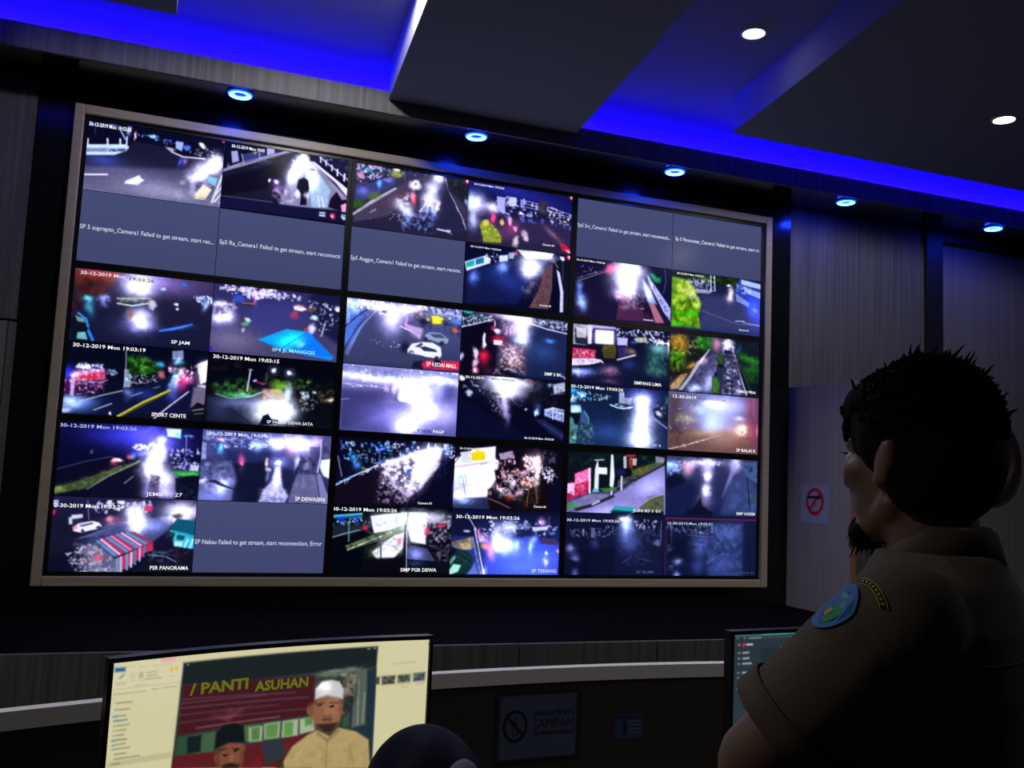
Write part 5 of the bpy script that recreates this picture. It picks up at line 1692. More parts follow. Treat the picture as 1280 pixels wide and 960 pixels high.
TEXTS = {
 '00': [(0.009, 0.027, 0.543, 0.054, 'fff', '30-12-2019 Mon 19:02:55')],
 '01': [(0.096, 0.016, 0.466, 0.046, 'fff', '30-12-2019 Mon 19:03')],
 '03': [(0.096, 0.054, 0.511, 0.03, 'fff', '30-12-2019 Mon 19:03:26'), (1.315, 0.889, 0.204, 0.031, 'fff', 'Camera 01')],
 '04': [(0.014, 0.487, 1.756, 0.062, 'c4cde6', 'Sp5 Src_Camera1 Failed to get stream, start reconnecti...')],
 '05': [(0.052, 0.472, 1.718, 0.062, 'c4cde6', 'Sp 5 Penurunan_Camera1 Failed to get stream, start re')],
 '10': [(0.01, 0.545, 1.76, 0.062, 'c4cde6', 'SP 5 suprapto_Camera1 Failed to get stream, start rec...')],
 '11': [(0.029, 0.521, 1.741, 0.062, 'c4cde6', 'Sp5 Ra_Camera1 Failed to get stream, start reconnecti')],
 '12': [(0.014, 0.513, 1.748, 0.062, 'c4cde6', 'Sp5 Anggut_Camera1 Failed to get stream, start recone.')],
 '13': [(0.085, 0.076, 0.517, 0.027, 'fff', '30-12-2019 Mon 19:03:26'), (1.305, 0.896, 0.202, 0.028, 'fff', 'Camera 02')],
 '14': [(0.018, 0.061, 0.523, 0.029, 'fff', '30-12-2019 Mon 19:03:26'), (1.294, 0.937, 0.188, 0.027, 'fff', 'Camera 01')],
 '15': [(0.103, 0.062, 0.533, 0.03, 'fff', '30-12-2019 Mon 19:03:26'), (1.374, 0.928, 0.204, 0.028, 'fff', 'Camera 01')],
 '20': [(0.073, 0.078, 0.567, 0.046, 'e8e8f0', '30-12-2019 Mon'), (0.699, 0.097, 0.32, 0.047, '24243a', '19:03:26'), (1.305, 0.927, 0.245, 0.047, 'fff', 'SP JAM')],
 '21': [(0.076, 0.089, 0.228, 0.043, 'e8e8f8', '30-12-20'), (0.875, 0.911, 0.618, 0.049, 'a0f0ff', 'SP4 JL MANGGIS')],
 '22': [(1.283, 0.93, 0.504, 0.059, 'fff', 'SP KEDAI MALL')],
 '23': [(1.438, 0.92, 0.301, 0.049, 'fff', 'SIMP 3 BK')],
 '24': [(1.153, 0.94, 0.521, 0.054, 'fff', 'SIMPANG LIMA')],
 '25': [(1.377, 0.931, 0.376, 0.048, 'fff', 'SMKN PIRA')],
 '30': [(0.061, 0.047, 0.921, 0.05, 'fff', '30-12-2019 Mon 19:03:19'), (1.127, 0.962, 0.452, 0.051, 'fff', 'SPORT CENTE')],
 '31': [(0.064, 0.027, 0.921, 0.052, 'fff', '30-12-2019 Mon 19:03:15'), (0.871, 0.981, 0.659, 0.043, 'f0f0ff', 'SP PAGAR DEWA SATA')],
 '32': [(1.203, 0.979, 0.212, 0.048, '404070', 'P NPA'), (1.447, 0.979, 0.176, 0.049, 'fff', 'PAGP')],
 '33': [(0.108, 0.039, 0.307, 0.038, 'fff', '30-12-2019'), (0.544, 0.047, 0.389, 0.033, '505064', 'Mon 19:03:26'), (1.136, 1.01, 0.513, 0.029, 'fff', '30-12-2019 Mon 19:03:26')],
 '34': [(-0.006, 0.053, 0.961, 0.048, 'fff', '30-12-2019 Mon 19:03:26'), (1.519, 0.994, 0.18, 0.039, 'c0c8f0', 'SP 5')],
 '35': [(0.088, 0.108, 0.454, 0.052, 'fff', '12-30-2019'), (0.575, 0.109, 0.559, 0.043, '6a6a90', 'Mon 19:03:26'), (1.372, 0.977, 0.435, 0.053, 'fff', 'SP BALAI K')],
 '40': [(-0.005, 0.046, 0.957, 0.046, 'b8c0e8', '30-12-2019 Mon 19:03:26'), (1.142, 0.961, 0.471, 0.051, 'e8e8ff', 'JEMB 1 . 27')],
 '41': [(0.088, 0.077, 0.741, 0.048, 'e8f4ff', '30-12-2019 Mon 19:03'), (1.345, 0.963, 0.425, 0.055, 'fff', 'SP DEWASEN')],
 '42': [(1.265, 0.951, 0.218, 0.033, 'fff', 'Camera 01')],
 '43': [(0.073, 0.084, 0.207, 0.028, 'fff', '30-12-2019'), (1.349, 0.945, 0.211, 0.031, 'fff', 'Camera 02')],
 '44': [(1.198, 0.961, 0.518, 0.047, 'f0f0f0', 'JUN KI 1 01')],
 '45': [(1.395, 0.957, 0.404, 0.049, 'e8e8f0', 'SIMP HAREM')],
 '50': [(-0.015, 0.148, 0.886, 0.049, 'fff', '12-30-2019 Mon 19:03:26'), (1.269, 1.018, 0.498, 0.051, 'fff', 'PSR PANORAMA')],
 '51': [(0.01, 0.602, 1.76, 0.062, 'c4cde6', 'SP Nakau Failed to get stream, start reconnection, Error')],
 '52': [(-0.016, 0.085, 0.963, 0.051, 'fff', '30-12-2019 Mon 19:03:26'), (1.051, 1.026, 0.559, 0.051, 'fff', 'SIMP PGR DEWA')],
 '53': [(0.067, 0.145, 1.05, 0.05, 'fff', '30-12-2019 Mon 19:03:26'), (1.356, 1.021, 0.416, 0.051, 'd8e8ff', 'SP TERANG')],
 '54': [(0.015, 0.143, 0.947, 0.041, 'd8e0f8', '30-12-2019 Mon 19:03:26'), (1.294, 1.015, 0.325, 0.041, '50587a', 'SP BUMI')],
 '55': [(0.049, 0.148, 0.868, 0.04, 'c8d0e8', '12-20-2019 Mon 19:02:21'), (1.402, 1.004, 0.392, 0.038, '404868', 'CURUP 01')],
 'm0': [(0.398, 0.201, 0.317, 0.054, '5c6c1a', '/ PANTI'), (0.753, 0.221, 0.306, 0.05, '5c6c1a', 'ASUHAN')],
}# ------------------------------------------------------------------ picture painter for the screens
AR = 16 / 9
def vnoise(x, y, cell, seed):
    out = 0
    for o, w in ((1., .65), (2.1, .35)):
        gx = x / cell * o + 7.3; gy = y / cell * o + 3.1
        ix = np.floor(gx).astype(int); iy = np.floor(gy).astype(int); fx = gx - ix; fy = gy - iy
        fx = fx * fx * (3 - 2 * fx); fy = fy * fy * (3 - 2 * fy)
        def h(i, j):
            n = (i * 374761393 + j * 668265263 + int(seed) * 974711 + int(o * 7) * 7919) & 0x7fffffff
            n = ((n ^ (n >> 13)) * 1274126177) & 0x7fffffff
            return ((n ^ (n >> 16)) & 0xffff) / 65535.
        out = out + w * ((h(ix, iy) * (1 - fx) + h(ix + 1, iy) * fx) * (1 - fy) + (h(ix, iy + 1) * (1 - fx) + h(ix + 1, iy + 1) * fx) * fy)
    return out

def hexc(h):
    if len(h) == 3: h = ''.join(c * 2 for c in h)
    return np.array([int(h[i:i + 2], 16) / 255 for i in (0, 2, 4)])

def polymask(x, y, P, soft):
    inside = np.zeros(x.shape, bool); d2 = np.full(x.shape, 1e9)
    n = len(P)
    for i in range(n):
        ax, ay = P[i]; bx_, by = P[(i + 1) % n]
        ex, ey = bx_ - ax, by - ay
        t = np.clip(((x - ax) * ex + (y - ay) * ey) / (ex * ex + ey * ey + 1e-12), 0, 1)
        d2 = np.minimum(d2, (x - ax - t * ex) ** 2 + (y - ay - t * ey) ** 2)
        c = ((ay > y) != (by > y)) & (x < ex * (y - ay) / (ey if abs(ey) > 1e-9 else 1e-9) + ax)
        inside ^= c
    d = np.sqrt(d2) * np.where(inside, 1, -1)
    s = max(soft, .009)
    t = np.clip(.5 + d / s * .5, 0, 1)
    return t * t * (3 - 2 * t)

def paint(src, nx, ny, ar=AR, soft=True):
    x, y = np.meshgrid(np.linspace(0, ar, nx), np.linspace(0, 1, ny))
    im = np.zeros((ny, nx, 3))
    wx = (vnoise(x, y, .09, 11) - .5) * .05 + (vnoise(x, y, .03, 12) - .5) * .02
    wy = (vnoise(x, y, .09, 13) - .5) * .05 + (vnoise(x, y, .03, 14) - .5) * .02
    def over(a, c):
        im[:] = im * (1 - a[..., None]) + c * a[..., None]
    def gau(px, py, rx, ry, ang):
        ca, sa = math.cos(math.radians(ang)), math.sin(math.radians(ang))
        dx = x + wx - px; dy = y + wy - py
        u = dx * ca + dy * sa; v = -dx * sa + dy * ca
        return (u / max(rx, .006)) ** 2 + (v / max(ry, .006)) ** 2
    for ln in src.split('\n'):
        w = ln.split(); o = w[0]
        if o == 'v':
            a, b = hexc(w[1]), hexc(w[2]); im[:] = a + (b - a) * y[..., None]
        elif o == 'g':
            a = float(w[7]); a = a if a < .7 else .7 + (a - .7) * .42
            im += np.exp(-.74 * gau(*map(float, w[1:6])))[..., None] * hexc(w[6]) * a
            np.minimum(im, 1.06, out=im)
        elif o == 'e':
            d = np.sqrt(gau(*map(float, w[1:6]))); s = float(w[8])
            over(np.clip((1 - d) / (s + .3) + .45, 0, 1) * float(w[7]), hexc(w[6]))
        elif o == 'p':
            P = np.array(list(map(float, w[4:]))).reshape(-1, 2)
            over(polymask(x, y, P, float(w[2])) * float(w[1]), hexc(w[3]))
        elif o == 'l':
            P = np.array(list(map(float, w[4:]))).reshape(-1, 2); d2 = np.full(x.shape, 1e9)
            for (ax, ay), (bx_, by) in zip(P[:-1], P[1:]):
                ex, ey = bx_ - ax, by - ay
                t = np.clip(((x - ax) * ex + (y - ay) * ey) / (ex * ex + ey * ey + 1e-12), 0, 1)
                d2 = np.minimum(d2, (x - ax - t * ex) ** 2 + (y - ay - t * ey) ** 2)
            hw = float(w[1]) / 2
            a = np.clip((hw + .005 - np.sqrt(d2)) / .009, 0, 1) * min(1, .35 + hw / .006)
            over(a * float(w[2]), hexc(w[3]))
        elif o == 's':
            rnd = random.Random(int(w[5])); cols = [hexc(c) for c in w[6].split(',')]
            P = np.array(list(map(float, w[7:]))).reshape(-1, 2); n = 0; k = 0
            lo, hi = P.min(0), P.max(0)
            while n < int(w[1]) * 1.5 and k < 6000:
                k += 1
                q = (rnd.uniform(lo[0], hi[0]), rnd.uniform(lo[1], hi[1]))
                if polymask(np.array([[q[0]]]), np.array([[q[1]]]), P, .001)[0, 0] < .5: continue
                n += 1; r = rnd.uniform(float(w[2]), float(w[3])) * .62
                sx, sy = rnd.choice(((1, 1), (1.5, .7), (.7, 1.5)))
                d = gau(q[0], q[1], r * sx, r * sy, 0)
                over(np.clip(1.25 - d * .5, 0, 1) * min(1, float(w[4])) * rnd.uniform(.6, 1), rnd.choice(cols))
        elif o == 'd':
            P = np.array(list(map(float, w[5:]))).reshape(-1, 2)
            nz = np.clip((vnoise(x, y, float(w[3]) * 1.25, w[2]) - .40) / .34, 0, 1)
            over(polymask(x, y, P, .05) * nz * float(w[1]) * .85, hexc(w[4]))
        elif o == 'n':
            k = vnoise(x, y, .014, w[3])
            im *= (1 + float(w[1]) * 2.2 * (k - .5))[..., None]
    im = np.clip(im, 0, 1)
    if soft:
        p = np.pad(im, ((1, 1), (1, 1), (0, 0)), 'edge')
        p = p[:-2] * .15 + p[1:-1] * .7 + p[2:] * .15
        im = p[:, :-2] * .15 + p[:, 1:-1] * .7 + p[:, 2:] * .15
        im = im * 1.08 - .025
        im = np.clip(im * np.array([.96, .955, 1.06]) + np.array([.006, .008, .026]), 0, 1)
    return np.where(im <= .04045, im / 12.92, ((im + .055) / 1.055) ** 2.4)

def picture_mesh(name, img, surf):
    """grid mesh carrying the picture as vertex colours; surf(u, v) -> xyz arrays, u, v in 0..1"""
    ny, nx = img.shape[:2]
    u, v = np.meshgrid(np.linspace(0, 1, nx), np.linspace(0, 1, ny))
    co = np.stack(surf(u, v), -1).reshape(-1, 3)
    i = np.arange(nx * ny).reshape(ny, nx)
    q = np.stack([i[:-1, :-1], i[1:, :-1], i[1:, 1:], i[:-1, 1:]], -1).reshape(-1)
    me = bpy.data.meshes.new(name)
    nf = (nx - 1) * (ny - 1)
    me.vertices.add(nx * ny); me.vertices.foreach_set('co', co.astype(np.float32).ravel())
    me.loops.add(nf * 4); me.loops.foreach_set('vertex_index', q.astype(np.int32))
    me.polygons.add(nf); me.polygons.foreach_set('loop_start', np.arange(0, nf * 4, 4, dtype=np.int32))
    me.update(calc_edges=True)
    ca = me.color_attributes.new('Col', 'FLOAT_COLOR', 'POINT')
    rgba = np.ones((nx * ny, 4), np.float32); rgba[:, :3] = img.reshape(-1, 3)
    ca.data.foreach_set('color', rgba.ravel())
    return me

_TG = {}
def text_geo(s, fat=.012):
    """vertices (normalised to its box, 0..1, y down) and faces of a line of lettering"""
    if s not in _TG:
        c = bpy.data.curves.new('lettering', 'FONT'); c.body = s; c.resolution_u = 2; c.offset = fat
        o = bpy.data.objects.new('lettering', c); COL.objects.link(o)
        dg = bpy.context.evaluated_depsgraph_get()
        me = o.evaluated_get(dg).to_mesh()
        V = np.array([tuple(v.co) for v in me.vertices]); F = [tuple(p.vertices) for p in me.polygons]
        o.evaluated_get(dg).to_mesh_clear()
        bpy.data.objects.remove(o); bpy.data.curves.remove(c)
        V[:, 0] = (V[:, 0] - V[:, 0].min()) / (V[:, 0].max() - V[:, 0].min())
        V[:, 1] = -V[:, 1] / .70
        _TG[s] = (V, F)
    return _TG[s]

def text_mesh(s, x, y, w, h, surf, fat=.012):
    V, F = text_geo(s, fat)
    P = [surf(x + w * a, y + h * b) for a, b, _ in V]
    me = bpy.data.meshes.new('caption'); me.from_pydata(P, [], F); me.update()
    return me

# ------------------------------------------------------------------ nine displays of the video wall
TW, TH = (PW - 2 * BZ) / 2, (PH - 2 * BZ) / 2
DISPLAY = [
 ['top left video wall display, two night roads over two grey failed-stream tiles', 'top middle video wall display, three night streets and one grey tile lower left', 'top right video wall display, two grey failed-stream tiles over a flare and lime bush'],
 ['middle left video wall display with a bright blue canopy and a floodlit junction', 'central video wall display with a white car and a foggy white junction', 'middle right video wall display with a palm-lined road and a brown hazy street'],
 ['bottom left video wall display with a striped market tent and one grey tile', 'bottom middle video wall display with crowded glaring streets and a blue wet road', 'bottom right video wall display with a pink billboard street and two dim grey roads']]
M_BEZEL = mat('display_bezel', (.006, .006, .007), .3, .4)
for R in range(3):
    for C in range(3):
        ox, oz = -WX + C * PW, WZ1 - R * PH
        root = empty('video_wall_display', (ox + PW / 2, 0, oz - PH), label=DISPLAY[R][C], cat='display', group='displays of the video wall')
        obj('housing', bx(ox + .002, ox + PW - .002, 0, .09, oz - PH + .002, oz - .002), M_PLASTIC, root)
        for a in ((0, BZ, 0, PH), (PW - BZ, PW, 0, PH), (BZ, PW - BZ, 0, BZ), (BZ, PW - BZ, PH - BZ, PH)):
            obj('bezel', bx(ox + a[0] + .0008 * (a[0] == 0), ox + a[1] - .0008 * (a[1] == PW), -.009, -.0005, oz - a[3] + .0008 * (a[3] == PH), oz - a[2] - .0008 * (a[2] == 0)), M_BEZEL, root)
        for i in range(2):
            for j in range(2):
                key = '%d%d' % (R * 2 + i, C * 2 + j)
                tx, tz = ox + BZ + j * TW, oz - BZ - i * TH
                g = .0012
                if TILES[key] is None:
                    im = np.zeros((2, 2, 3)); im[:] = lin('454c75'); im[1] = lin('40466e')
                else:
                    im = paint(TILES[key], 208, 117)
                me = picture_mesh('camera_feed', im, lambda u, v: (tx + g + u * (TW - 2 * g), 0 * u - .005, tz - g - v * (TH - 2 * g)))
                f = obj('camera_feed', me, M_SCREEN, root, label='grey tile with a failed-stream message' if TILES[key] is None else None)
                for (a, b, w, h, c, s) in TEXTS.get(key, ()):
                    w = min(w, AR - a - .005); b = min(max(b, h + .03), .962)
                    me = text_mesh(s, a, b, w, h, lambda p, q: (tx + p * TH, -.0056, tz - q * TH))
                    me.transform(Matrix.Translation(-root.location))
                    cp = obj('caption', me, glow(c), f, local=True)
# ------------------------------------------------------------------ ceiling lamps
RINGX = [-.987, -.043, .897, 1.845, 2.788]
RLAB = ['blue ring downlight nearest the left end of the cornice', 'second blue ring downlight from the left, above the middle displays', 'third blue ring downlight from the left, above the right-hand displays',
        'fourth blue ring downlight, glowing over the grey wall panel right of the video wall', 'blue ring downlight at the far right of the cornice']
ring0 = None
for x, lb in zip(RINGX, RLAB):
    root = empty('ring_downlight', (x, -.222, ZSOF), label=lb, cat='downlight', group='blue ring downlights in the cornice')
    if ring0 is None:
        z = 0
        parts = [('housing_rim', lathe(B(), [(.0470, 0), (.0495, -.002), (.0495, -.005), (.0455, -.007), (.0445, -.004), (.0445, 0)], 0, 0, 0, 40, True), mat('ring_rim', (.3, .35, .6), .3, .5)),
                 ('glow_edge', lathe(B(), [(.0410, 0), (.0445, 0), (.0445, -.009), (.0410, -.011)], 0, 0, 0, 40, True), mat('ring_halo_glow', (.1, .1, .4), emit=(.002, .30, 20.0))),  # deep blue emission stands in for the halo around the ring
                 ('glow_ring', lathe(B(), [(.0260, 0), (.0408, 0), (.0408, -.012), (.0350, -.014), (.0260, -.010)], 0, 0, 0, 40, True), mat('ring_glow', (.2, .3, .6), emit=RING_BLUE)),
                 ('centre_cap', lathe(B(), [(.0258, 0), (.0258, -.006), (.020, -.0075), (0, -.0075)], 0, 0, 0, 40), mat('ring_cap', (.03, .035, .06), .3, .5))]
        ring0 = [obj(n, b, m, root, smooth=False, local=True) for n, b, m in parts]
    else:
        for p in ring0:
            c = p.copy(); COL.objects.link(c); c.parent = root
dl0 = None
for (x, y, z, sp, pw, lb) in ((.693, -1.103, ZCEIL, 100, .8, 'round white downlight in the blue-lit ceiling strip between two dropped panels'),
                      (1.773, -1.194, ZIS, 176, .9, 'round white downlight in the dark dropped panel at the right'),
                      (-.66, -1.06, ZCEIL, 176, .8, 'round white downlight in the ceiling strip left of the middle dropped panel'),
                      (-2.3, -2.3, ZIS, 150, 1.35, 'added fill downlight in the left dropped panel, out of the camera view'),  # unseen lamp, added to lift the room light
                      (2.3, -2.9, ZIS, 150, 1.25, 'added fill downlight far right over the floor, out of the camera view')):  # another added lamp out of view, there only for fill light
    root = empty('recessed_downlight', (x, y, z), label=lb, cat='downlight', group='white downlights in the ceiling')
    ld = bpy.data.lights.new('downlight_beam', 'SPOT'); ld.energy = LAMP_WATT * pw; ld.spot_size = math.radians(sp); ld.spot_blend = .7 if sp < 170 else .15; ld.shadow_soft_size = .035; ld.color = (1, .97, .92)
    lo = bpy.data.objects.new('downlight_beam', ld); COL.objects.link(lo); lo.parent = root; lo.location = (0, 0, -.03)
    if dl0 is None:
        dl0 = [obj('trim_ring', lathe(B(), [(.0375, 0), (.047, 0), (.047, -.003), (.040, -.006), (.0375, -.004)], 0, 0, 0, 36, True), M_WHITE, root, local=True),
               obj('lens', lathe(B(), [(.037, 0), (.037, -.003), (.025, -.006), (0, -.008)], 0, 0, 0, 36), mat('lamp_lens', (.8, .8, .8), emit=LAMP_WHITE), root, local=True)]
    else:
        for p in dl0:
            c = p.copy(); COL.objects.link(c); c.parent = root

# ------------------------------------------------------------------ low cabinet under the video wall, side board, notice
LZ, LY = .96, -.84
cab = empty('base_cabinet', (0, -.4, 0), label='long low dark cabinet with wood-grain fronts under the video wall', cat='cabinet')
obj('carcass', bx(-2.6, 2.6, LY + .02, -.015, .0, LZ - .013), M_DARK, cab)
obj('top', bx(-2.6, 2.6, LY + .0195, -.014, LZ - .012, LZ), mat('dark_cabinet_top', (.003, .003, .005), .9, .02), cab)
n = 10
for k in range(n):
    a = -2.6 + 5.2 * k / n; b = -2.6 + 5.2 * (k + 1) / n
    d = obj('door', bx(a + .002, b - .002, LY, LY + .019, .08, LZ - .0005, bev=.001), M_WOOD, cab)
    hx = b - .05 if k % 2 == 0 else a + .05
    obj('handle', bx(hx - .006, hx + .006, LY - .022, LY - .0005, .62, .74, bev=.003), M_PLASTIC, d, local=False)
side = empty('side_board', (1.70, -.23, LZ), label='pale upright side board standing on the cabinet right of the video wall', cat='board')
obj('board', bx(1.693, 1.717, -.448, -.001, LZ + .0005, 2.012, bev=.001), grain('side_board_laminate', (.30, .28, .26), (.36, .34, .31), (30, 30, 1.), .5, .35), side)
obj('edge_strip', bx(1.693, 1.717, -.452, -.4485, LZ + .0005, 2.012), mat('red_brown_edge', (.30, .09, .06), .5, .4), side, label='reddish brown edge strip')
sg = empty('no_smoking_notice', (1.6922, -.207, 1.36), label='white paper no-smoking notice with a red ring on the side board', cat='notice')
def onside(y, z, off=0.): return (1.6922 - off, y, z)
def flat_poly(pts, f, off): 
    bm = B(); bm.faces.new([bm.verts.new(f(a, b, off)) for a, b in pts]); return bm
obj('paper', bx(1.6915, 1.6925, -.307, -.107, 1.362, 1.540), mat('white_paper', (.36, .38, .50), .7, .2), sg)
def ringmesh(cy, cz, r0, r1, f, off, n=40, sx=1.):
    bm = B(); a = []; b = []
    for i in range(n):
        t = 2 * math.pi * i / n
        a.append(bm.verts.new(f(cy + r0 * sx * math.cos(t), cz + r0 * math.sin(t), off))); b.append(bm.verts.new(f(cy + r1 * sx * math.cos(t), cz + r1 * math.sin(t), off)))
    for i in range(n): bm.faces.new((a[i], a[(i + 1) % n], b[(i + 1) % n], b[i]))
    return bm
M_RED = mat('notice_red', (.62, .02, .04), .6, .2); M_INK = mat('notice_ink', (.015, .015, .02), .6, .2)
obj('ring', ringmesh(-.207, 1.463, .046, .064, onside, .0012), M_RED, sg)
bm = flat_poly([(-.250, 1.497), (-.239, 1.508), (-.164, 1.429), (-.175, 1.418)], onside, .0014)
obj('slash', bm, M_RED, sg)
obj('cigarette', flat_poly([(-.252, 1.476), (-.252, 1.488), (-.150, 1.488), (-.150, 1.476)], onside, .0016), M_INK, sg)
obj('smoke_mark', flat_poly([(-.222, 1.440), (-.222, 1.448), (-.182, 1.448), (-.182, 1.440)], onside, .0016), mat('notice_grey', (.2, .2, .24), .6, .2), sg)

hoop = empty('wall_ring', (3.0, .028, 1.715), label='dark brown round ring hung on the wall behind the man', cat='wall ring')
obj('ring_body', lathe(B(), [(.155, .0), (.235, .0), (.235, -.018), (.22, -.030), (.17, -.030), (.155, -.018)], 3.0, .0285, 1.72, 56, True, 'Y'), mat('brown_ring', (.030, .019, .016), .5, .3), hoop, smooth=False)
obj('hook', bx(2.993, 3.007, .004, .029, 1.945, 1.975, bev=.002), M_DARK, hoop)

# ------------------------------------------------------------------ curved operator desk with its back panel
AX, AY, AR_ = -.05, -1.656 - 4.1, 4.1
def arc_strip(r0, r1, z0, z1, xa, xb, n=40, bm=None):
    bm = bm or B(); t0 = math.asin((xa - AX) / AR_); t1 = math.asin((xb - AX) / AR_); prev = None
    for i in range(n + 1):
        t = t0 + (t1 - t0) * i / n; s, c = math.sin(t), math.cos(t)
        q = [bm.verts.new((AX + r * s, AY + r * c, z)) for r, z in ((r0, z0), (r1, z0), (r1, z1), (r0, z1))]
        if prev:
            for k in range(4): bm.faces.new((prev[k], prev[(k + 1) % 4], q[(k + 1) % 4], q[k]))
        else: bm.faces.new(q[::-1])
        prev = q
    bm.faces.new(prev)
    bmesh.ops.recalc_face_normals(bm, faces=bm.faces)
    return bm
desk = empty('operator_desk', (AX, -1.95, 0), label='curved operator desk with a dark back panel capped in white', cat='desk')
XA, XB = -2.05, 1.75
obj('back_panel', arc_strip(AR_ + .004, AR_ + .026, .02, 1.016, XA, XB), M_PANEL, desk)
obj('cap_rail', arc_strip(AR_, AR_ + .03, 1.0165, 1.05, XA, XB), M_WHITE, desk, label='white cap rail')
obj('desktop', arc_strip(AR_ - .60, AR_ + .0035, .71, .738, XA + .02, XB - .02), grain('desk_laminate', (.10, .085, .07), (.14, .12, .10), (3, 60, 3), .45, .4), desk)
for xs in (XA + .06, -1.27, .62, XB - .06):
    t = math.asin((xs - AX) / AR_)
    obj('support_panel', bx(-.011, .011, AR_ - .56, AR_ + .003, 0, .7095, mtx=Matrix.Translation((AX, AY, 0)) @ Matrix.Rotation(-t, 4, 'Z')), M_PANEL, desk)

def on_panel(x, z, off=0.):
    t = math.asin((x - AX) / AR_); r = AR_ + .004 - off
    return (AX + r * math.sin(t), AY + r * math.cos(t), z)
def panel_strip(x0, x1, z0, z1, o0, o1): return arc_strip(AR_ + .004 - o1, AR_ + .004 - o0, z0, z1, x0, x1, 6)
def panel_poly(pts, off): return flat_poly(pts, on_panel, off)
M_BLUEG = mat('notice_blue_grey', (.09, .11, .2), .6, .2)
lit = empty('litter_notice', (-.268, -1.665, .839), label='framed blue-grey notice against littering on the desk back panel', cat='notice')
obj('sheet', panel_strip(-.372, -.164, .842, .992, .0004, .0016), M_BLUEG, lit)
for a in ((-.378, -.372, .836, .998), (-.164, -.158, .836, .998), (-.372, -.164, .992, .998), (-.372, -.164, .836, .842)):
    obj('frame_strip', panel_strip(*a, .0004, .0030), mat('notice_frame', (.02, .02, .035), .5, .3), lit)
obj('ban_ring', ringmesh(-.328, .918, .030, .038, on_panel, .0019, sx=.86), M_INK, lit)
obj('ban_slash', panel_poly([(-.352, .939), (-.348, .944), (-.304, .898), (-.308, .893)], .0021), M_INK, lit)
fig = B()
for pts in ([(-.334, .937), (-.328, .942), (-.322, .937), (-.328, .931)], [(-.336, .929), (-.321, .929), (-.322, .912), (-.335, .912)], [(-.335, .912), (-.329, .912), (-.331, .894), (-.336, .894)], [(-.327, .912), (-.322, .912), (-.319, .894), (-.324, .894)]):
    fig.faces.new([fig.verts.new(on_panel(a, b, .0019)) for a, b in pts])
obj('figure_mark', fig, mat('notice_figure', (.05, .055, .09), .6, .2), lit)
for s, x, z, w, h, m in (('JANGAN BUANG', -.280, .9385, .108, .013, M_INK), ('SAMPAH', -.280, .909, .108, .024, mat('notice_maroon', (.06, .03, .05), .6, .2)), ('SEMBARANGAN', -.280, .8935, .108, .011, M_INK)):
    obj('lettering', text_mesh(s, x, -z, w, h, lambda p, q: on_panel(p, -q, .0020), 0.), m, lit)
st = empty('blue_sticker', (-.018, -1.665, .868), label='small blue sticker with printed lines on the desk back panel', cat='sticker')
obj('sheet', panel_strip(-.058, .023, .870, .932, .0004, .0012), mat('sticker_blue', (.05, .07, .19), .6, .2), st)
obj('header_band', panel_poly([(-.052, .918), (.018, .918), (.018, .928), (-.052, .928)], .0015), mat('sticker_band', (.03, .04, .12), .6, .2), st)
obj('picture_block', panel_poly([(-.034, .880), (-.026, .880), (-.026, .912), (-.034, .912)], .0015), M_INK, st)
M_STL = mat('sticker_line', (.13, .15, .26), .6, .2)
for z in (.884, .893, .902, .911):
    obj('text_line', panel_poly([(-.018, z), (.016, z), (.016, z + .004), (-.018, z + .004)], .0015), M_STL, st)

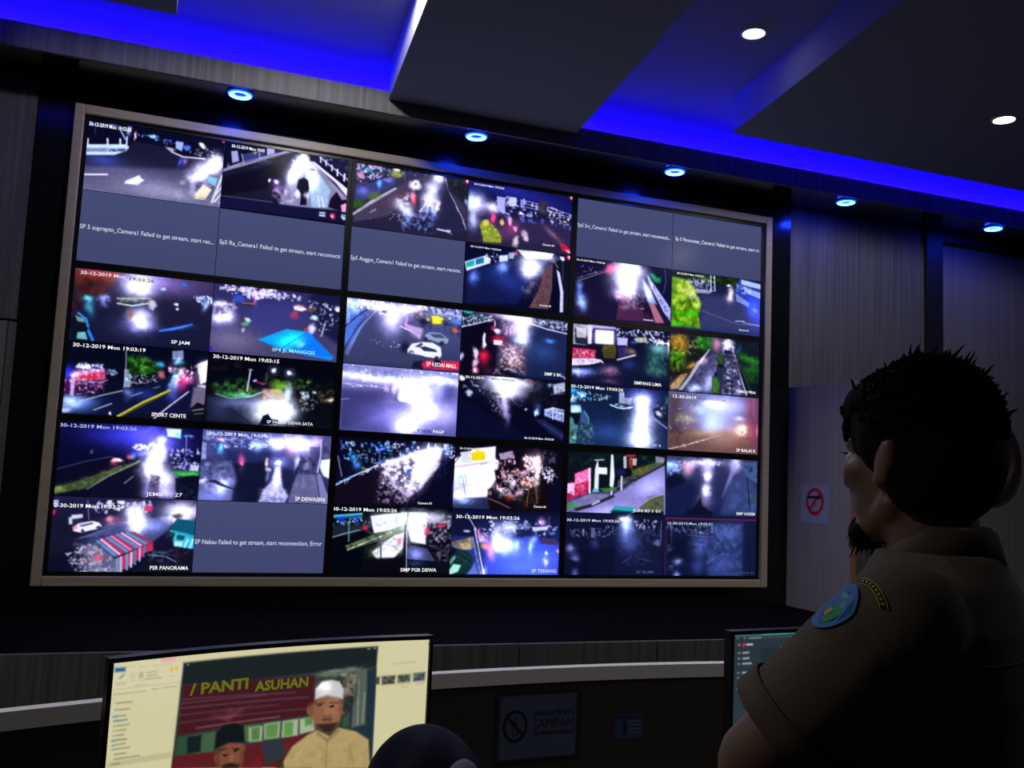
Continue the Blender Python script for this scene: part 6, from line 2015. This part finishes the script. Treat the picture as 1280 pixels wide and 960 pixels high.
# ------------------------------------------------------------------ desk monitors
def monitor(name, key, A, Bp, sag, ztop, hgt, nx, ny, label, bez):
    A = np.array(A); Bp = np.array(Bp); L = float(np.linalg.norm(Bp - A)); e = (Bp - A) / L; nn = np.array([-e[1], e[0]])
    Rr = L * L / 8 / sag + sag / 2 if sag else 0
    def S(s, t, d=0.):
        s = np.asarray(s, float)
        if sag:
            k = np.clip(s, 0, L)
            off = np.sqrt(Rr * Rr - (k - L / 2) ** 2) - math.sqrt(Rr * Rr - L * L / 4)
        else: off = 0 * s
        return (A[0] + e[0] * s + nn[0] * (off + d), A[1] + e[1] * s + nn[1] * (off + d), ztop - t + 0 * s)
    mid = S(L / 2, 0, .09)
    root = empty(name, (float(mid[0]), float(mid[1]), .738), label=label, cat='monitor')
    me = picture_mesh('screen', paint(TILES[key], nx, ny, L / hgt, False), lambda u, v: S(u * L, v * hgt))
    scr = obj('screen', me, M_SCREEN, root)
    for (a, b, w, h, c, s) in TEXTS.get(key, ()):
        me = text_mesh(s, a, b, w, h, lambda p, q: tuple(float(k) for k in S(p * hgt, q * hgt, -.0006)), .034)
        me.transform(world_of(root).inverted()); obj('lettering', me, glow(c), scr, local=True)
    def shell(s0, s1, t0, t1, d0, d1, n=24):
        bm = B(); prev = None
        for i in range(n + 1):
            s = s0 + (s1 - s0) * i / n
            q = [bm.verts.new(tuple(float(k) for k in S(s, t, d))) for t, d in ((t0, d0), (t0, d1), (t1, d1), (t1, d0))]
            if prev:
                for k in range(4): bm.faces.new((prev[k], prev[(k + 1) % 4], q[(k + 1) % 4], q[k]))
            else: bm.faces.new(q[::-1])
            prev = q
        bm.faces.new(prev); bmesh.ops.recalc_face_normals(bm, faces=bm.faces)
        return bm
    obj('back_shell', shell(-bez, L + bez, -bez, hgt + .022, .002, .020), M_PLASTIC, root)
    obj('back_bulge', shell(L * .2, L * .8, hgt * .25, hgt * .95, .021, .055), M_PLASTIC, root)
    for a in ((-bez, L + bez, -bez, -.0005), (-bez, L + bez, hgt + .0005, hgt + .022), (-bez, -.0005, 0, hgt), (L + .0005, L + bez, 0, hgt)):
        obj('bezel', shell(*a, -.004, .0015, 24 if a[1] - a[0] > .1 else 1), M_PLASTIC, root)
    bz = ztop - hgt - .022
    c = S(L / 2, hgt * .7, .062); ang = math.atan2(e[1], e[0])
    MM = Matrix.Translation((float(c[0]), float(c[1]), 0)) @ Matrix.Rotation(ang, 4, 'Z')
    obj('neck', bx(-.03, .03, -.006, .012, .750, ztop - hgt * .5, bev=.004, mtx=MM), M_PLASTIC, root)
    obj('foot', bx(-.13, .13, -.12, .07, .7385, .7495, bev=.004, mtx=MM), M_PLASTIC, root)
    return root
monitor('curved_monitor', 'm0', (-1.211, -2.150), (-.646, -1.992), .032, 1.182, .331, 420, 236, 'curved black desk monitor showing a photo of two men over a file window', .008)
monitor('flat_monitor', 'm1', (.052, -1.996), (.585, -1.94), 0, 1.180, .30, 240, 135, 'flat black desk monitor with a dark web page and green top bar beside the man', .009)

# ------------------------------------------------------------------ people
def ell(bm, c, r, rot=None, sub=3):
    m = Matrix.Translation(Vector(c)) @ (rot.to_4x4() if rot is not None else Matrix.Identity(4)) @ Matrix.Diagonal((*r, 1))
    bmesh.ops.create_icosphere(bm, subdivisions=sub, radius=1, matrix=m)
def cap(bm, p, q, r0, r1):
    p, q = Vector(p), Vector(q); d = q - p; L = d.length
    m = Matrix.Translation((p + q) / 2) @ d.to_track_quat('Z', 'Y').to_matrix().to_4x4()
    bmesh.ops.create_cone(bm, cap_ends=True, segments=24, radius1=r0, radius2=r1, depth=L, matrix=m)
    ell(bm, p, (r0,) * 3, sub=2); ell(bm, q, (r1,) * 3, sub=2)
def chain(bm, pts, rs):
    for i in range(len(pts) - 1): cap(bm, pts[i], pts[i + 1], rs[i], rs[i + 1])
def loft(bm, rings, n=40, power=2.3):
    rr = []
    for (cx, cy, cz, rx, ry) in rings:
        ring = []
        for i in range(n):
            t = 2 * math.pi * i / n; c, s = math.cos(t), math.sin(t)
            ring.append(bm.verts.new((cx + rx * math.copysign(abs(c) ** (2 / power), c), cy + ry * math.copysign(abs(s) ** (2 / power), s), cz)))
        rr.append(ring)
    for a, b in zip(rr[:-1], rr[1:]):
        for i in range(n): bm.faces.new((a[i], a[(i + 1) % n], b[(i + 1) % n], b[i]))
    bm.faces.new(rr[0][::-1]); bm.faces.new(rr[-1])
def remesh(bm, voxel, iters=4):
    bmesh.ops.recalc_face_normals(bm, faces=bm.faces)
    me = bpy.data.meshes.new('tmp'); bm.to_mesh(me); bm.free()
    o = bpy.data.objects.new('tmp', me); COL.objects.link(o)
    r = o.modifiers.new('r', 'REMESH'); r.mode = 'VOXEL'; r.voxel_size = voxel; r.use_smooth_shade = True
    s = o.modifiers.new('s', 'SMOOTH'); s.iterations = iters; s.factor = .5
    dg = bpy.context.evaluated_depsgraph_get()
    out = bpy.data.meshes.new_from_object(o.evaluated_get(dg))
    bpy.data.objects.remove(o); bpy.data.meshes.remove(me)
    return out

M_SKIN = mat('brown_skin', (.15, .082, .056), .5, .4)
M_HAIR = mat('black_hair', (.005, .0045, .0045), .85, .08)
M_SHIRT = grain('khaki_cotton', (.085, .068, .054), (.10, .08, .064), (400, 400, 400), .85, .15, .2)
M_TROU = mat('dark_trousers', (.03, .028, .026), .85, .15)
M_SHOE = mat('black_shoe', (.012, .012, .012), .3, .5)
M_EYE = mat('eye_white', (.6, .6, .58), .3, .5)

THB = math.radians(34); HEADYAW = math.radians(11 - 34)
MO = Vector((-0.217, -2.824, 0))
man = empty('person', MO, THB, label='man in a khaki uniform shirt standing and watching the video wall', cat='person')
NP = Vector((0, -.01, 0))
RH = Matrix.Rotation(HEADYAW, 3, 'Z')
HC = Vector((0, .012, 1.548)); HS = .95
def H(x, y, z): return RH @ (HC + Vector((x, y, z)) * HS - NP) + NP
SL, SR = Vector((-.172, -.012, 1.355)), Vector((.172, -.012, 1.355))
EL, ER = Vector((-.20, .152, 1.178)), Vector((.235, .06, 1.14))
WL, WR = Vector((-.085, .185, .965)), Vector((.075, .20, .985))

bm = B()
ell(bm, H(0, -.012, .022), (.074, .096, .105), RH); ell(bm, H(0, .03, -.035), (.060, .066, .080), RH)
for s in (-1, 1):
    cap(bm, H(s * .052, .0, -.062), H(s * .012, .072, -.100), .022, .020)
    ell(bm, H(s * .040, .062, -.018), (.026, .026, .026)); cap(bm, H(s * .006, .082, .022), H(s * .045, .072, .024), .014, .012)
    ell(bm, H(s * .079, -.004, -.004), (.009, .019, .031), RH @ Matrix.Rotation(s * .35, 3, 'Z')); ell(bm, H(s * .076, .004, -.028), (.010, .010, .012))
    cap(bm, H(s * .085, -.016, .022), H(s * .086, -.020, -.008), .0075, .0065)
cap(bm, H(0, .086, .012), H(0, .110, -.028), .010, .014); ell(bm, H(0, .100, -.032), (.019, .013, .010), RH)
ell(bm, H(0, .088, -.060), (.024, .013, .012), RH); ell(bm, H(0, .082, -.098), (.020, .018, .016))
chain(bm, [(0, -.022, 1.36), (0, -.014, 1.43), H(0, -.018, -.03)], [.066, .058, .056])
loft(bm, [(0, 0, .88, .15, .10), (0, 0, 1.0, .145, .10), (0, 0, 1.15, .158, .106), (0, -.005, 1.28, .168, .108), (0, -.015, 1.36, .16, .088), (0, -.015, 1.41, .10, .066)])
for S_, E_, W_, sx in ((SL, EL, WL, -1), (SR, ER, WR, 1)):
    chain(bm, [S_, S_.lerp(E_, .5), E_], [.050, .048, .042])
    chain(bm, [E_, E_.lerp(W_, .35), W_], [.043, .042, .028])
    # hands held together in front of the waist
    d = (W_ - E_).normalized(); fw = Vector((0, 1, 0))
    palm = W_ + d * .05
    ell(bm, palm, (.045, .018, .040), d.to_track_quat('X', 'Y').to_matrix())
    for k in range(4):
        b0 = W_ + d * .085 + Vector((0, .030 - .020 * k, 0)); ln = (.036, .042, .040, .030)[k]
        b1 = b0 + d * ln; b2 = b1 + (d * .7 + Vector((-sx * .7, 0, 0))) * ln * .8
        chain(bm, [b0, b1, b2], [.0098, .0092, .008])
    t0 = W_ + d * .03 + Vector((0, .032, 0)); chain(bm, [t0, t0 + d * .03 + Vector((-sx * .004, .022, 0)), t0 + d * .058 + Vector((-sx * .008, .026, 0))], [.012, .0105, .009])
for s in (-1, 1):
    chain(bm, [(s * .085, 0, .90), (s * .095, .012, .50), (s * .10, -.012, .09)], [.085, .058, .040])
    ell(bm, (s * .10, .045, .045), (.036, .105, .036))
body = obj('body', remesh(bm, .0062, 3), M_SKIN, man, smooth=True, local=True)

# face details
for s in (-1, 1):
    e = B(); ell(e, H(s * .031, .083, .004), (.013, .008, .009), RH, 2)
    eye = obj('eye', e, M_EYE, man, smooth=True, local=True)
    e = B(); ell(e, H(s * .031, .0895, .004), (.0055, .003, .0055), RH, 2)
    obj('iris', e, M_HAIR, eye, smooth=True, local=True)
    e = B(); chain(e, [H(s * .012, .098, .030), H(s * .032, .095, .036), H(s * .054, .078, .030)], [.004, .005, .003])
    obj('eyebrow', e, M_HAIR, man, smooth=True, local=True)
    e = B()
    for k in range(7):
        a = s * (.019 + .004 * k); tube(e, [H(a, .090 - .0006 * k, .010), H(a * 1.03, .099 - .0006 * k, .012)], [.0012, .0004], 5)
    obj('eyelash', e, M_HAIR, man, local=True)

# hair: cap of short hair plus standing tufts
bm = B()
ell(bm, H(0, -.012, .046), (.083, .103, .096), RH); ell(bm, H(0, -.040, .004), (.081, .077, .090), RH)
ell(bm, H(0, .050, .078), (.066, .052, .044), RH); ell(bm, H(0, .078, .062), (.050, .026, .026), RH)
for s in (-1, 1): ell(bm, H(s * .070, .004, .030), (.016, .040, .050), RH); ell(bm, H(s * .068, -.040, -.022), (.016, .040, .050), RH)
ell(bm, H(.073, -.022, -.004), (.024, .042, .052), RH)
hair = obj('hair', remesh(bm, .006, 3), M_HAIR, man, smooth=True, local=True)
rnd = random.Random(5); bm = B()
for k in range(2800):
    th = rnd.uniform(0, 2 * math.pi); ph = math.acos(rnd.uniform(-.15, 1))
    n = Vector((math.sin(ph) * math.cos(th), math.sin(ph) * math.sin(th), math.cos(ph)))
    p = Vector((n.x * .080, -.014 + n.y * (.096 + .036 * max(0, n.y)), .046 + n.z * .092))
    if n.y > .45 and n.z < .22: continue
    if n.y > .1 and n.z < -.05: continue
    crown = max(0, n.z) * (1 if n.y < .3 else .6)
    d = (n + Vector((rnd.uniform(-.4, .4), -.25 + rnd.uniform(-.4, .3), .35 + rnd.uniform(-.2, .3)))).normalized()
    ln = rnd.uniform(.007, .013) + crown * rnd.uniform(0, .010) + (.016 if rnd.random() < .05 * crown else 0)
    q = p + d * ln + Vector((0, -.004, 0))
    tube(bm, [H(*p), H(*((p + q) / 2 + n * .003)), H(*q)], [.0030, .0022, .0005], 4)
for k in range(60):   # fringe over the forehead
    x = rnd.uniform(-.06, .06); p = Vector((x, .088 - abs(x) * .35, .070)); q = p + Vector((rnd.uniform(-.006, .006), .012, -.030 - rnd.uniform(0, .014)))
    tube(bm, [H(*p), H(*((p + q) / 2 + Vector((0, .006, 0)))), H(*q)], [.0040, .003, .0006], 5)
obj('hair_tufts', bm, M_HAIR, hair, local=True, kind='stuff')
bm = B()
ell(bm, H(0, .088, -.104), (.026, .018, .026), RH); cap(bm, H(-.03, .070, -.104), H(.03, .070, -.104), .016, .016)
beard = obj('beard', remesh(bm, .005, 2), M_HAIR, man, smooth=True, local=True)
bm = B()
for k in range(120):
    x = rnd.uniform(-.034, .034); p = Vector((x, .085 - abs(x) * .5 + rnd.uniform(-.02, .014), -.112 + rnd.uniform(-.008, .02))); q = p + Vector((x * .1, .008, -.022 * rnd.uniform(.5, 1.1)))
    tube(bm, [H(*p), H(*q)], [.002, .0005], 4)
obj('beard_hairs', bm, M_HAIR, beard, local=True, kind='stuff')

# shirt
bm = B()
loft(bm, [(0, 0, .80, .182, .128), (0, 0, .9, .178, .126), (0, 0, 1.0, .170, .122), (0, 0, 1.15, .180, .126), (0, -.006, 1.27, .190, .128), (0, -.014, 1.345, .188, .112), (0, -.018, 1.395, .150, .090), (0, -.018, 1.432, .088, .074)])
sleeves = []
for S_, E_, sx in ((SL, EL, -1), (SR, ER, 1)):
    hem = S_.lerp(E_, .78)
    ell(bm, S_ + Vector((0, 0, .002)), (.071, .071, .071))
    chain(bm, [S_ + Vector((-sx * .03, 0, .0)), S_.lerp(E_, .25) + Vector((sx * .006, 0, 0)), S_.lerp(E_, .55)], [.070, .072, .070])
    m = Matrix.Translation((S_.lerp(E_, .45) + hem) / 2) @ (hem - S_).to_track_quat('Z', 'Y').to_matrix().to_4x4()
    bmesh.ops.create_cone(bm, cap_ends=True, segments=32, radius1=.068, radius2=.071, depth=(hem - S_.lerp(E_, .45)).length, matrix=m)
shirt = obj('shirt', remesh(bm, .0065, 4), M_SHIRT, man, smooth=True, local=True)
# cuff hems and seams
for S_, E_, nm in ((SL, EL, 'l'), (SR, ER, 'r')):
    hem = S_.lerp(E_, .765); ax = (E_ - S_).normalized(); q = ax.to_track_quat('Z', 'Y').to_matrix()
    bm = B(); n = 36; rings = []
    for (r, h) in ((.0735, -.028), (.0755, -.027), (.0765, .004), (.0735, .006), (.066, .004)):
        rings.append([bm.verts.new(hem + ax * h + q @ Vector((r * math.cos(2 * math.pi * i / n), r * math.sin(2 * math.pi * i / n), 0))) for i in range(n)])
    for a, b in zip(rings[:-1], rings[1:]):
        for i in range(n): bm.faces.new((a[i], a[(i + 1) % n], b[(i + 1) % n], b[i]))
    bmesh.ops.recalc_face_normals(bm, faces=bm.faces)
    obj('sleeve_hem', bm, M_SHIRT, shirt, smooth=True, local=True)
# collar: folded band round the neck with two points in front
bm = B(); n = 48; prof = []
for i in range(n + 1):
    t = math.radians(-62) + math.radians(304) * i / n       # opening in front (+Y)
    t = math.radians(90 + 18) + math.radians(324) * i / n
    c, s = math.cos(t), math.sin(t)
    f = max(0, s)                                            # 1 at the front
    zt = 1.462 - .040 * f + .004 * (1 - f); zb = 1.420 - .030 * f - (.035 if abs(i - n / 2) > n * .40 else 0)
    ring = []
    for r_, z in ((.062, zt - .012), (.066, zt), (.071, zt - .004), (.082 + .014 * f, zb), (.079 + .014 * f, zb - .001)):
        ring.append(bm.verts.new((r_ * 1.02 * c, -.016 + r_ * 1.0 * s, z)))
    prof.append(ring)
for a, b in zip(prof[:-1], prof[1:]):
    for k in range(4): bm.faces.new((a[k], a[k + 1], b[k + 1], b[k]))
bmesh.ops.recalc_face_normals(bm, faces=bm.faces)
obj('collar', bm, M_SHIRT, shirt, smooth=True, local=True)

from mathutils.bvhtree import BVHTree
_sh = bmesh.new(); _sh.from_mesh(shirt.data); TREE = BVHTree.FromBMesh(_sh); _sh.free()
def onshirt(p, toward, off=.0015):
    """drop a point on the shirt surface along a direction"""
    d = (Vector(toward) - Vector(p)).normalized(); h = TREE.ray_cast(Vector(p), d)
    return (h[0] - d * off, h[1]) if h[0] is not None else (Vector(toward), -d)
# yoke seam across the back and armhole seam
bm = B(); pts = []
for i in range(31):
    x = -.17 + .34 * i / 30
    h = TREE.ray_cast(Vector((x, -.5, 1.315)), Vector((0, 1, 0)))
    if h[0] is not None: pts.append(h[0])
tube(bm, pts, .0016, 5); obj('yoke_seam', bm, M_SHIRT, shirt, local=True)
# sleeve patches: projected on the outside of the left sleeve
ARMC = SL.lerp(EL, .14); AXD = (EL - SL).normalized(); OUT = Vector((-.64, .55, .52)); OUT = (OUT - AXD * OUT.dot(AXD)).normalized(); ACR = AXD.cross(OUT).normalized()
def patch_grid(du, dv, poly_rs, off, shift=0.):
    bm = B(); rings = []
    for r in poly_rs: 
        ring = []
        for k in range(36):
            t = 2 * math.pi * k / 36
            u = du * r * math.cos(t) + shift; v = dv * r * math.sin(t)
            p0 = ARMC + AXD * u + ACR * v + OUT * .3
            h = TREE.ray_cast(p0, -OUT); q = h[0] if h[0] is not None else ARMC + AXD * u + ACR * v + OUT * .07
            ring.append(bm.verts.new(q + OUT * off))
        rings.append(ring)
    for a, b in zip(rings[:-1], rings[1:]):
        for k in range(36): bm.faces.new((a[k], a[(k + 1) % 36], b[(k + 1) % 36], b[k]))
    bm.faces.new(rings[0]) if poly_rs[0] > 0 else None
    bmesh.ops.recalc_face_normals(bm, faces=bm.faces)
    return bm
pt = obj('emblem_patch', patch_grid(.034, .025, [.05, .3, .6, .85, 1.], .0022), mat('patch_blue', (.018, .075, .30), .7, .2), shirt, local=True, label='oval blue shoulder patch')
def patch_part(parent_verts_fn, m, name, off):
    bm = B(); vs = []
    for (u, v) in parent_verts_fn:
        u *= .7; v *= .7
        p0 = ARMC + AXD * u + ACR * v + OUT * .3; h = TREE.ray_cast(p0, -OUT)
        vs.append(bm.verts.new((h[0] if h[0] is not None else ARMC + AXD * u + ACR * v + OUT * .07) + OUT * off))
    bm.faces.new(vs); return bm, m
M_GOLD = mat('patch_gold', (.35, .26, .03), .6, .3); M_PGRN = mat('patch_green', (.02, .30, .12), .7, .2); M_PLT = mat('patch_pale_blue', (.16, .36, .45), .7, .2)
def circ(u0, v0, ru, rv, n=16, a0=0, a1=2 * math.pi): return [(u0 + ru * math.cos(a0 + (a1 - a0) * i / n), v0 + rv * math.sin(a0 + (a1 - a0) * i / n)) for i in range(n)]
PATCH = [('patch_rim', None), ]
obj('emblem_rim', patch_grid(.034, .025, [.86, .93, 1.0], .0034), mat('patch_rim', (.05, .18, .45), .7, .2), shirt, local=True)
for nm, P, m, off in (('emblem_field', circ(.012, -.008, .022, .013), M_PGRN, .0036), ('emblem_shield', [(.006, -.004), (.022, -.004), (.022, .008), (.006, .008)], M_GOLD, .0042),
                      ('emblem_band', [(-.030, -.020), (-.022, -.024), (-.016, .016), (-.024, .018)], M_PLT, .0040), ('emblem_star', circ(-.012, -.010, .006, .006, 10), M_PLT, .0044),
                      ('emblem_crest', [(.028, -.010), (.036, -.006), (.034, .010), (.026, .012)], mat('patch_violet', (.12, .06, .55), .7, .2), .0040)):
    b_, m_ = patch_part(P, m, nm, off); obj(nm, b_, m_, pt, local=True)
# curved name tab above it, with gold stitched letters
def tab(v0, v1, r0, r1, off):
    bm = B(); n = 14; pr = None
    for i in range(n + 1):
        t = v0 + (v1 - v0) * i / n; q = []
        for r in (r0, (r0 + r1) / 2, r1):
            u = -.022 - r * math.cos(t) * .5; v = r * math.sin(t) * .62 - .020
            p0 = ARMC + AXD * u + ACR * v + OUT * .3 + Vector((0, 0, .0)); h = TREE.ray_cast(p0, -OUT)
            q.append(bm.verts.new((h[0] if h[0] is not None else p0 - OUT * .23) + OUT * off))
        if pr:
            for k in range(2): bm.faces.new((pr[k], pr[k + 1], q[k + 1], q[k]))
        pr = q
    bmesh.ops.recalc_face_normals(bm, faces=bm.faces); return bm
tb = obj('shoulder_tab', tab(-.75, .75, .044, .060, .0022), mat('tab_dark_green', (.02, .025, .012), .8, .1), shirt, local=True, label='curved dark tab with gold stitching')
obj('tab_border', tab(-.75, .75, .058, .060, .0032), M_GOLD, tb, local=True); obj('tab_border', tab(-.75, .75, .044, .046, .0032), M_GOLD, tb, local=True)
for k in range(8):
    t = -.62 + 1.24 * k / 7
    obj('stitched_letter', tab(t - .045, t + .045, .049, .055, .0034), M_GOLD, tb, local=True)
# trousers and shoes
bm = B()
loft(bm, [(0, 0, .80, .165, .115), (0, 0, .90, .168, .118), (0, 0, 1.0, .160, .112)])
for s in (-1, 1): chain(bm, [(s * .088, 0, .86), (s * .097, .012, .50), (s * .10, -.008, .075)], [.098, .078, .062])
obj('trousers', remesh(bm, .011, 4), M_TROU, man, smooth=True, local=True)
for s in (-1, 1):
    bm = B(); ell(bm, (s * .10, .045, .045), (.046, .125, .044)); ell(bm, (s * .10, -.03, .05), (.042, .06, .05)); box(bm, s * .10 - .043, s * .10 + .043, -.075, .150, .0, .022)
    obj('shoe', remesh(bm, .007, 3), M_SHOE, man, smooth=True, local=True)

# seated operator seen from behind, only the head shows above the lower edge
SO = Vector((-.765, -2.44, 0))
M_SCARF = mat('navy_scarf', (.004, .004, .020), .6, .08); M_SCARF2 = mat('pale_grey_cloth', (.16, .17, .23), .8, .1)
op = empty('person', SO, math.radians(4), label='seated person seen from behind wearing a dark navy headscarf', cat='person')
hz = 1.02
bm = B()
ell(bm, (0, .035, hz - .005), (.072, .088, .098)); ell(bm, (0, .075, hz - .045), (.055, .055, .070)); cap(bm, (0, .115, hz - .01), (0, .138, hz - .04), .010, .014)
chain(bm, [(0, 0, .80), (0, .015, hz - .06)], [.052, .050])
loft(bm, [(0, -.02, .46, .17, .13), (0, -.02, .58, .16, .12), (0, -.01, .72, .165, .11), (0, -.005, .80, .15, .09), (0, 0, .85, .08, .06)])
for s in (-1, 1):
    chain(bm, [(s * .17, 0, .79), (s * .21, .03, .60), (s * .16, .20, .775)], [.050, .042, .030])
    ell(bm, (s * .145, .262, .765), (.035, .05, .014))
    for k in range(4): chain(bm, [(s * (.170 - .017 * k), .30, .764), (s * (.168 - .017 * k), .33, .766), (s * (.166 - .017 * k), .35, .757)], [.009, .0085, .0075])
    chain(bm, [(s * .125, .25, .762), (s * .105, .275, .760), (s * .10, .295, .757)], [.011, .010, .0085])
    chain(bm, [(s * .09, -.02, .51), (s * .11, .36, .50), (s * .11, .36, .09)], [.085, .062, .042])
    ell(bm, (s * .11, .40, .045), (.038, .11, .040))
ob = obj('body', remesh(bm, .008, 3), M_SKIN, op, smooth=True, local=True)
bm = B()
ell(bm, (0, .018, hz + .002), (.092, .108, .112)); ell(bm, (0, -.02, hz - .05), (.082, .085, .10)); 
loft(bm, [(0, -.005, .74, .20, .145), (0, -.005, .80, .175, .125), (0, -.005, .86, .115, .10), (0, .0, .93, .082, .088), (0, .01, hz, .08, .08)], power=2)
sc = obj('headscarf', remesh(bm, .007, 5), M_SCARF, op, smooth=True, local=True)
bm = B(); ell(bm, (.020, -.082, hz + .058), (.026, .024, .034)); ell(bm, (.036, -.090, hz + .0), (.034, .030, .068))
obj('scarf_fold', remesh(bm, .006, 3), M_SCARF2, op, smooth=True, local=True, label='pale grey cloth fold')
bm = B()
loft(bm, [(0, -.02, .44, .185, .145), (0, -.02, .58, .172, .132), (0, -.01, .72, .178, .120), (0, -.005, .80, .165, .10), (0, 0, .86, .09, .07)])
for s in (-1, 1): chain(bm, [(s * .17, 0, .79), (s * .21, .03, .60), (s * .165, .18, .765)], [.060, .052, .042])
obj('blouse', remesh(bm, .009, 4), mat('dark_blouse', (.02, .02, .03), .85, .15), op, smooth=True, local=True)
bm = B()
for s in (-1, 1): chain(bm, [(s * .09, -.02, .52), (s * .11, .36, .505), (s * .11, .36, .10)], [.096, .074, .058])
obj('trousers', remesh(bm, .010, 4), M_TROU, op, smooth=True, local=True)
for s in (-1, 1):
    bm = B(); ell(bm, (s * .11, .40, .045), (.046, .125, .044)); box(bm, s * .11 - .043, s * .11 + .043, .285, .51, 0, .02)
    obj('shoe', remesh(bm, .008, 3), M_SHOE, op, smooth=True, local=True)

ch = empty('office_chair', (SO.x, SO.y, 0), math.radians(4), label='black office chair under the seated person', cat='chair')
obj('seat', bx(-.23, .23, -.20, .24, .375, .425, bev=.02), M_PLASTIC, ch, local=True)
bm = B(); box(bm, -.20, .20, -.245, -.205, .50, .80, bev=.018); obj('backrest', bm, M_PLASTIC, ch, local=True)
bm = B(); tube(bm, [(0, -.02, .37), (0, -.22, .37), (0, -.262, .45), (0, -.255, .62)], .016); obj('back_bracket', bm, M_DARK, ch, local=True)
bm = B(); lathe(bm, [(.028, .09), (.028, .22), (.018, .22), (.018, .374)], 0, 0, 0, 20); obj('gas_post', bm, M_DARK, ch, local=True)
for k in range(5):
    a = 2 * math.pi * k / 5 + .9; c, s = math.cos(a), math.sin(a)
    bm = B(); tube(bm, [(.02 * c, .02 * s, .10), (.27 * c, .27 * s, .075)], [.022, .014]); leg = obj('base_arm', bm, M_DARK, ch, local=True)
    bm = B(); ell(bm, (.27 * c, .27 * s, .0285), (.028, .028, .028), sub=2); obj('castor', bm, M_PLASTIC, leg, local=True)
